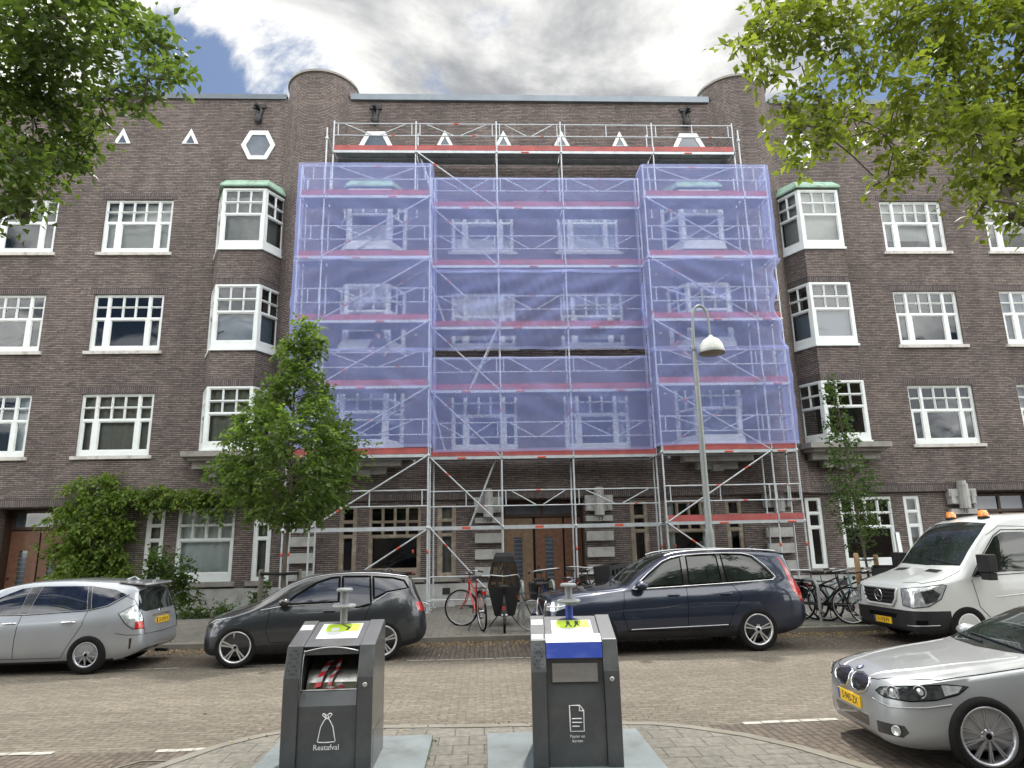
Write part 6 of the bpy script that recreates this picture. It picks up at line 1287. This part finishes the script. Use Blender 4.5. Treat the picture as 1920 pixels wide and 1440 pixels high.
def big_tree(label, base, fork, cl, m, ln, dens, droop, tint=None):
    t = thing('tree', label, 'tree', base, 0, 'large street trees'); b = Vector(base)
    tr = MB(); f = Vector(fork)-b; limb(tr, (0,0,0), f, .24, .17, n=5, wob=.03); tr.lathe([(.34,0),(.27,.25),(.24,.6)], 12); tr.obj('trunk', M['bark'], t)
    br = MB(); loc = [(x-b.x, y-b.y, z-b.z, r) for x, y, z, r in cl]
    hubs = []
    order = sorted(loc, key=lambda c: (Vector(c[:3])-f).length)
    for i, c in enumerate(order):
        p = Vector(c[:3]); near = min(hubs, key=lambda h: (h[0]-p).length) if hubs else (f, .10)
        if i < 3 or (near[0]-p).length > (f-p).length*.8: near = (f, .11)
        r1 = max(.012, near[1]*.55); limb(br, near[0], p, near[1]*.8, r1, -.1, 5, .06); hubs.append((p, r1))
        for _ in range(3): d = Vector(rng.normal(size=3)).normalized(); limb(br, p, p+d*c[3]*.9, r1*.5+.004, .004, 0, 3, .02)
    br.obj('branches', M['bark'], t)
    P, A = cloud(loc, dens, .85, .35, .5, droop, 8, .14); leaves('crown', P, A, ln, ln*.62, m, t)
    return t
big_tree('large shaded green street tree whose crown hangs above the silver estate', (-8.4, 7.4, .05), (-7.2, 7.6, 4.8), [(x, y, z, r*.9) for x, y, z, r in TLC]+[(-7.3,7.8,9.2,.8),(-7.2,7.4,7.6,.8),(-7.6,8.2,6.4,.7),(-8.2,7.2,8.4,.9)], M['leaf_shaded'], .115, 165, .35)
big_tree('large sunlit yellow green street tree whose crown hangs above the white van', (10.4, 8.6, .05), (9.6, 8.7, 5.2), [(x, y, z, r*.86) for x, y, z, r in TRC]+[(10.2,8.6,8.8,.9),(10.4,9.2,7.4,.8),(10.0,8.0,10.4,.9)], M['leaf_sunlit'], .13, 125, .6)
# young street tree: leafy cone on a thin trunk
def young(label, base, h0, env, m, trunk, ln, dens, kind, n=70, clump=.36, flat=.6):
    t = thing('tree', label, 'tree', base, 0); mb = MB(); top = max(z for z, _, _ in env); pf = pchip([(z, r) for z, r, _ in env]); px = pchip([(z, x) for z, _, x in env])
    pts = [(0,0,0)]+[(px(z)*.7+rng.normal()*.015, rng.normal()*.015, z) for z in np.linspace(.6, top-.15, 9)]
    mb.path(pts, list(np.linspace(trunk, .010, 10)), 9); mb.obj('trunk', M['bark_pale'], t)
    br = MB(); cl = []
    for i in range(n):
        z = h0+(top-h0)*((i+.5)/n)**1.15; R_ = pf(z); a = i*2.4+rng.uniform(-.4, .4); q = rng.uniform(.45, 1.0)**.6; rr_ = R_*q; x, y = px(z)+rr_*math.cos(a), rr_*math.sin(a)*.9
        c = clump*(.55+.6*R_/max(e[1] for e in env))*rng.uniform(.75, 1.2); c = min(c, R_*.8+.05); cl.append((x, y, z+rng.uniform(-.1, .1), c)); limb(br, (px(z)*.7, 0, max(h0*.9, z-.35*rr_-.1)), (x, y, z), .014, .004, 0, 3, .02)
    br.obj('branches', M['bark_pale'], t); P, A = cloud(cl, dens, flat, .2, .6, .35, 8, .10); leaves('crown', P, A, ln, ln*.6, m, t); return t
young('young bushy green street tree behind the grey car, tied between two stakes', (-4.16, 14.95, .12), 2.35, [(2.3,.55,.0),(2.7,1.0,.05),(3.2,1.4,.05),(3.8,1.62,.04),(4.3,1.25,.0),(4.8,.86,-.02),(5.4,.58,.06),(6.1,.34,.14),(6.6,.17,.2),(6.8,.05,.22)], M['leaf_young'], .052, .115, 110, 'y', 84, .40)
young('slender upright tree with a thin wispy top, between bicycles and white van', (8.32, 14.95, .12), 1.75, [(1.7,.2,.0),(2.2,.42,-.06),(2.8,.50,-.1),(3.4,.36,-.16),(3.9,.30,-.2),(4.4,.16,-.24),(5.0,.12,-.3),(5.35,.05,-.32)], M['leaf_slim'], .032, .085, 115, 's', 50, .21, .9)
def limb_obj(par, a, c):
    mb = MB(); limb(mb, a, c[:3], .016, .005, 0, 4, .02); mb.obj('stem', M['bark'], par)
# climber on the wall, shrub and low planting
v = thing('climbing_plant', 'green climbing plant covering the door pillar and trained along the wall over the windows', 'climbing plant', (0, 0, 0))
mb = MB(); limb(mb, (-10.9,20.25,.12), (-11.0,20.3,3.3), .06, .035, 0, 8, .06); limb(mb, (-11.0,20.3,3.3), (-7.1,20.3,3.35), .03, .012, 0, 10, .04); limb(mb, (-11.2,20.25,2.5), (-12.6,20.25,2.1), .012, .004, -.1, 6, .06); limb(mb, (-11.4,20.25,3.0), (-12.5,20.2,2.75), .012, .004, -.2, 6, .05); mb.obj('stem', M['bark'], v)
P, A = cloud([(x, y, z, r*.88) for x, y, z, r in VNC]+[(-12.3,20.22,2.75,.16),(-12.5,20.2,2.05,.10)], 165, .7, .3, .5, 1.1, 9, .15); A[:, 1] -= .5; leaves('foliage', P, A, .145, .07, M['leaf_vine'], v)
s = thing('shrub', 'tall loose green shrub in front of the curtained ground floor window', 'shrub', (0, 0, 0)); P, A = cloud(SHC, 120, .9, .2, .5, .3, 8, .13); leaves('foliage', P, A, .13, .075, M['leaf_shrub'], s)
[limb_obj(s, (-8.5,19.5,.12), c) for c in SHC]
for lab, cs in (('low green ground cover along the plinth, right of the tall shrub', LOC[:4]), ('small bushy plant at the foot of the wall behind the grey car', LOC[4:])):
    s = thing('low_plant', lab, 'plant', (0, 0, 0)); P, A = cloud(cs, 170, .7, .2, .5, .1, 8, .10); P[:, 2] = np.maximum(P[:, 2], .14); leaves('foliage', P, A, .10, .055, M['leaf_shrub'], s)
    [limb_obj(s, (c[0], c[1], .12), c) for c in cs]
s = thing('house_plant', 'leafy house plant standing behind the ground floor window next to the slender tree', 'plant', (11.6, 20.98, .95)); P, A = cloud([(0,0,.42,.26),(-.3,0,.28,.16),(.35,0,.3,.18)], 110, .7, .2, .5, .2, 8, .10); leaves('foliage', P, A, .14, .06, M['leaf_shrub'], s); mb = MB(); mb.lathe([(0,0),(.09,0),(.12,.2),(.0,.2)], 14); mb.obj('pot', M['sill'], s)
# ------------------------------------------------------------------ ground
M['clinker'] = brick_mat('clinker', (.165, .145, .116), (.122, .108, .087), (.105, .092, .074), bw=.21, rh=.085, ms=.010, big=.10, streak=(.12, .7, .16), rough=.9, bump=.7)
M['clinker_parking'] = brick_mat('clinker_parking', (.130, .106, .085), (.092, .076, .063), (.062, .054, .045), bw=.21, rh=.085, ms=.010, vert=True, big=.15, rough=.9, bump=.7)
M['paving'] = brick_mat('paving', (.165, .156, .136), (.14, .132, .116), (.088, .082, .07), bw=.30, rh=.30, ms=.008, big=.14, rough=.9, bump=.5)
M['kerb'] = pbr('kerb', (.165, .155, .134), .85, var=.15, vs=2.5, bump=.3, stain=(.15, .135, .10), ss=2.); M['line'] = pbr('line', (.36, .35, .315), .85, var=.2, vs=12., stain=(.2, .185, .155), ss=9.)
M['dirt'] = pbr('dirt', (.10, .09, .06), .95, var=.3, vs=9.)
def st(name, mb, m, uv=True): o = mb.obj(name, m, None, uv); o['kind'] = 'structure'; return o
mb = MB(); mb.quad((-400,-300,-.02),(400,-300,-.02),(400,400,-.02),(-400,400,-.02)); st('ground', mb, M['clinker'])
mb = MB(); mb.quad((-60,-1.0,0.),(60,-1.0,0.),(60,12.25,0.),(-60,12.25,0.)); st('road', mb, M['clinker'])
mb = MB(); mb.quad((-60,12.25,.0),(60,12.25,.0),(60,17.5,.0),(-60,17.5,.0)); st('parking_strip', mb, M['clinker_parking'])
# far pavement with a kerb that turns in for the van bay
YK = 14.25
def pav(x0, x1, y0, y1, z): return [(x0,y0,z),(x1,y0,z),(x1,y1,z),(x0,y1,z)]
curve = [(-60,YK)]+[(7.75,YK)]+[(7.95+.55*math.sin(a), YK+.55-.55*math.cos(a)) for a in np.linspace(.2, 1.4, 6)]+[(8.75,15.35),(9.1,15.65),(60,15.7)]
mb = MB(); n = len(curve); vs = [(x, y+.12, .12) for x, y in curve]+[(x, 20.9, .12) for x, y in curve]; mb.add(vs, [(i, i+1, n+i+1, n+i) for i in range(n-1)]); st('pavement', mb, M['paving'])
mb = MB(); vs = []
for x, y in curve: vs += [(x, y, -.01), (x, y+.005, .108), (x, y+.02, .118), (x, y+.125, .124)]
mb.add(vs, [(4*i+k, 4*i+4+k, 4*i+5+k, 4*i+1+k) for i in range(n-1) for k in range(3)]); st('kerb', mb, M['kerb'])
# bump-out under the containers, edged with a flush kerb
edge = [(-6,4.0),(-3.4,6.2),(-2.95,6.92),(-2.68,7.46),(-2.37,7.8),(-2.02,8.02),(-1.6,8.06),(0.,7.93),(1.4,7.86),(1.8,7.80),(2.16,7.61),(2.61,7.25),(2.95,6.8),(3.25,6.2),(4.6,4.0)]
mb = MB(); mb.add([(x, y-.10, .034) for x, y in edge]+[(4.6,-1,.034),(-6,-1,.034)], [tuple(range(len(edge)+2))[::-1]]); 
o = st('bumpout_pavement', mb, M['paving_near'] if 'paving_near' in M else M['paving'])
mb = MB(); vs = []
for i, (x, y) in enumerate(edge):
    a = Vector(edge[max(i-1,0)]); b = Vector(edge[min(i+1,len(edge)-1)]); d = (b-a).normalized(); nx, ny = -d.y, d.x
    vs += [(x+nx*.02, y+ny*.02, -.005), (x, y, .038), (x-nx*.13, y-ny*.13, .040)]
mb.add(vs, [(3*i+k, 3*i+3+k, 3*i+4+k, 3*i+1+k) for i in range(len(edge)-1) for k in range(2)]); st('bumpout_kerb', mb, M['kerb'])
mb = MB(); mb.quad((2.0,2.,.004),(40,2.,.004),(40,7.74,.004),(2.0,7.74,.004)); mb.quad((-40,2.,.004),(-2.2,2.,.004),(-2.2,7.44,.004),(-40,7.44,.004)); st('parking_bay', mb, M['clinker_parking'])
def mark(x0, x1, y0, y1, w=.09):
    mb = MB(); k = 5
    for i in range(k):
        a, b = i/k, (i+1)/k-.012
        A = (x0+(x1-x0)*a, y0+(y1-y0)*a); B = (x0+(x1-x0)*b, y0+(y1-y0)*b); j = rng.uniform(-.008, .008)
        mb.quad((A[0], A[1]-w/2+j, .008), (B[0], B[1]-w/2+j, .008), (B[0], B[1]+w/2+j, .008), (A[0], A[1]+w/2+j, .008))
    st('road_marking', mb, M['line'], False)
mark(-5.3, -4.22, 7.50, 7.50); mark(-3.22, -2.62, 7.44, 7.46); mark(2.74, 3.80, 7.75, 7.80); mark(-4.45, -3.2, 12.22, 12.25, .06); mark(-1.3, 1.2, 12.28, 12.25, .05); mark(-7.2, -5.0, 12.15, 12.2, .05)
# dry leaves and blossom litter along the gutter
def litter(name, lab, boxes, n, m, size=.035):
    P = []
    for x0, x1, y0, y1, z, w in boxes:
        k = int(n*w); P.append(np.stack([rng.uniform(x0, x1, k), y1-(y1-y0)*rng.uniform(0, 1, k)**2, np.full(k, z)+rng.uniform(.002, .02, k)], 1))
    P = np.concatenate(P); A = rng.normal(size=P.shape)*[1, 1, .12]; o = leaves(name, P, A, size, size*.7, m, None); tag(o, lab, 'litter', kind='stuff')
M['dry'] = leaf_mat('dry', (.34, .24, .11), (.22, .15, .07), .1)
litter('leaf_litter', 'dry tan leaf litter lying along the far gutter', [(-12,9,13.6,YK-.02,0.,1.), (-6,9,12.6,14.2,0.,.2), (-4,4,7.9,10,0.,.006), (-3,3,7.5,8.3,.035,.008)], 5200, M['dry'])
M['weed'] = leaf_mat('weed', (.05,.09,.02), (.10,.13,.03), .3)
litter('weeds', 'small weeds growing in the paving joints and kerb edges', [(-2.2,3.,7.8,7.95,.03,.05), (-12,9,14.35,14.5,.12,.5), (5.4,8.2,14.25,14.45,.12,.35), (-.55,-.50,5.5,7.4,.03,.06)], 900, M['weed'], .03)

# the other side of the street, behind the camera: seen in the window panes and car paint
ob = thing('terrace_building', 'plain brick terrace across the street behind the viewer, mirrored in the window panes', 'building', (0, -16, 0))
hl = [(x, x+1.9, z, z+1.8) for x in np.arange(-33., 33., 4.2) for z in (1.0, 4.6, 7.8, 11.)]
MB().holed(-35, 35, 0, 15.5, hl, -.3, 0., T=Matrix.Identity(4)).obj('brick_wall', M['brick'], ob, True)
MB().quad((-35,-.32,0),(35,-.32,0),(35,-.32,15.5),(-35,-.32,15.5)).obj('glass_pane', M['attic_glass'], ob)
MB().box(-35, 35, -9, .1, 15.51, 15.7).obj('roof', M['zinc_dark'], ob)
for lab, x, y, h, w in (('tall street tree across the road, mirrored in the windows above the climbing plant', -15., -6., 15., 5.), ('tall street tree across the road, opposite the young bushy tree', -6., -7., 14., 4.6), ('tall street tree across the road behind the container heads', 3.5, -6.5, 15., 5.), ('tall street tree across the road opposite the white van', 13., -6.5, 14.5, 4.8), ('tall street tree across the road, farthest along past the white van', 22., -6., 15., 5.)):
    t = thing('tree', lab, 'tree', (x, y, 0), 0, 'tall trees across the road'); mb = MB(); mb.path([(0,0,0),(.1,0,2.5),(.0,.1,5),(0,0,h*.8)], [.28,.24,.2,.05], 8); mb.obj('trunk', M['bark'], t)
    cl = [(math.cos(k*2.4)*w*.8*rng.uniform(.2, 1), math.sin(k*2.4)*w*.7*rng.uniform(.2, 1), 5+(h-6)*rng.uniform(0, 1)**.8, rng.uniform(1., 1.7)) for k in range(44)]
    P, A = cloud(cl, 4.5, .8, .3, .5, .3, 8, .4); leaves('crown', P, A, .46, .30, M['leaf_shaded'], t)
# ------------------------------------------------------------------ sky, sun, camera
EL, AZ = R(62.5), R(12)         # sun over the roof, a little to the right
W = bpy.data.worlds.new('World'); SC.world = W; W.use_nodes = True; nt = W.node_tree; nt.nodes.clear()
out = nt.nodes.new('ShaderNodeOutputWorld'); sky = N(nt, 'ShaderNodeTexSky'); sky.sky_type = 'NISHITA'; sky.sun_disc = False; sky.sun_elevation = EL; sky.sun_rotation = AZ; sky.air_density = 1.; sky.dust_density = .6; sky.ozone_density = 1.6
b1 = N(nt, 'ShaderNodeBackground', Strength=SKY_S); L(nt, sky.outputs['Color'], b1.inputs['Color'])
tc = N(nt, 'ShaderNodeTexCoord'); sp_ = N(nt, 'ShaderNodeSeparateXYZ'); L(nt, tc.outputs['Generated'], sp_.inputs['Vector'])
dz = N(nt, 'ShaderNodeMath', operation='MAXIMUM'); dz.inputs[1].default_value = .0; L(nt, sp_.outputs['Z'], dz.inputs[0]); dz2 = N(nt, 'ShaderNodeMath', operation='ADD'); dz2.inputs[1].default_value = .22; L(nt, dz.outputs['Value'], dz2.inputs[0])
cb2 = N(nt, 'ShaderNodeCombineXYZ')
for k in 'XY':
    dv = N(nt, 'ShaderNodeMath', operation='DIVIDE'); L(nt, sp_.outputs[k], dv.inputs[0]); L(nt, dz2.outputs['Value'], dv.inputs[1]); L(nt, dv.outputs['Value'], cb2.inputs[k])
mp = N(nt, 'ShaderNodeMapping'); mp.inputs['Location'].default_value = CLOUD_OFF; mp.inputs['Scale'].default_value = (1., 1.25, 1.); L(nt, cb2.outputs['Vector'], mp.inputs['Vector'])
n1 = N(nt, 'ShaderNodeTexNoise', Scale=2.3, Detail=12., Roughness=.62, Distortion=.3); L(nt, mp.outputs['Vector'], n1.inputs['Vector'])
val = n1.outputs['Fac']
for (dx, dy, dz_), w, deg in CLEAR:   # openings in the cloud deck, given as sky directions
    vd = N(nt, 'ShaderNodeVectorMath', operation='DOT_PRODUCT'); vd.inputs[1].default_value = Vector((dx, dy, dz_)).normalized(); L(nt, tc.outputs['Generated'], vd.inputs[0])
    mrr = N(nt, 'ShaderNodeMapRange', interpolation_type='SMOOTHSTEP'); mrr.inputs['From Min'].default_value = math.cos(R(deg)); mrr.inputs['From Max'].default_value = 1.; mrr.inputs['To Max'].default_value = w
    L(nt, vd.outputs['Value'], mrr.inputs['Value']); sb = N(nt, 'ShaderNodeMath', operation='SUBTRACT'); L(nt, val, sb.inputs[0]); L(nt, mrr.outputs['Result'], sb.inputs[1]); val = sb.outputs['Value']
cr = N(nt, 'ShaderNodeMapRange', interpolation_type='SMOOTHSTEP'); cr.inputs['From Min'].default_value = .33; cr.inputs['From Max'].default_value = .43; L(nt, val, cr.inputs['Value'])
n2 = N(nt, 'ShaderNodeTexNoise', Scale=1.9, Detail=10., Roughness=.58, Distortion=.4); mp2 = N(nt, 'ShaderNodeMapping'); mp2.inputs['Location'].default_value = (4.1, .3, 0); L(nt, cb2.outputs['Vector'], mp2.inputs['Vector']); L(nt, mp2.outputs['Vector'], n2.inputs['Vector'])
rp = N(nt, 'ShaderNodeMix', data_type='RGBA'); rp.inputs['A'].default_value = (.40, .415, .435, 1); rp.inputs['B'].default_value = (1.15, 1.14, 1.1, 1)
mr = N(nt, 'ShaderNodeMapRange', interpolation_type='SMOOTHSTEP'); mr.inputs['From Min'].default_value = .40; mr.inputs['From Max'].default_value = .62; L(nt, n2.outputs['Fac'], mr.inputs['Value']); L(nt, mr.outputs['Result'], rp.inputs['Factor'])
vb = N(nt, 'ShaderNodeVectorMath', operation='DOT_PRODUCT'); vb.inputs[1].default_value = (0, .80, .60); L(nt, tc.outputs['Generated'], vb.inputs[0])
mb_ = N(nt, 'ShaderNodeMapRange', interpolation_type='SMOOTHSTEP'); mb_.inputs['From Min'].default_value = .50; mb_.inputs['From Max'].default_value = .90; mb_.inputs['To Min'].default_value = CLOUD_S*BACK; mb_.inputs['To Max'].default_value = CLOUD_S; L(nt, vb.outputs['Value'], mb_.inputs['Value'])
b2 = N(nt, 'ShaderNodeBackground'); L(nt, mb_.outputs['Result'], b2.inputs['Strength']); L(nt, rp.outputs['Result'], b2.inputs['Color'])
mx = N(nt, 'ShaderNodeMixShader'); L(nt, cr.outputs['Result'], mx.inputs['Fac']); L(nt, b1.outputs['Background'], mx.inputs[1]); L(nt, b2.outputs['Background'], mx.inputs[2]); L(nt, mx.outputs['Shader'], out.inputs['Surface'])
sl = bpy.data.lights.new('sun', 'SUN'); sl.energy = SUN_S; sl.angle = R(1.5); sl.color = (1., .95, .86); so = bpy.data.objects.new('sun', sl); COL.objects.link(so)
sd_ = Vector((math.sin(AZ)*math.cos(EL), math.cos(AZ)*math.cos(EL), math.sin(EL))); so.rotation_euler = sd_.to_track_quat('Z', 'Y').to_euler()
cam = bpy.data.cameras.new('camera'); co = bpy.data.objects.new('camera', cam); COL.objects.link(co); cam.sensor_width = 36; cam.sensor_fit = 'HORIZONTAL'; cam.lens = 1276/1920*36; cam.clip_start = .05; cam.clip_end = 2000
rx, up, fw = Vector((.99894624,-.04138157,-.01984899)), Vector((.0100689,-.22434421,.97445795)), Vector((.0447776,.97363096,.22369114))
mt = Matrix((rx, up, -fw)).transposed().to_4x4(); mt.translation = (0, 0, 1.95); co.matrix_world = mt; SC.camera = co
SC.view_settings.view_transform = 'Standard'; SC.view_settings.look = 'None'; SC.view_settings.exposure = EXPO; SC.view_settings.gamma = 1
SC.cycles.max_bounces = 8; SC.cycles.transparent_max_bounces = 16; SC.cycles.use_denoising = True
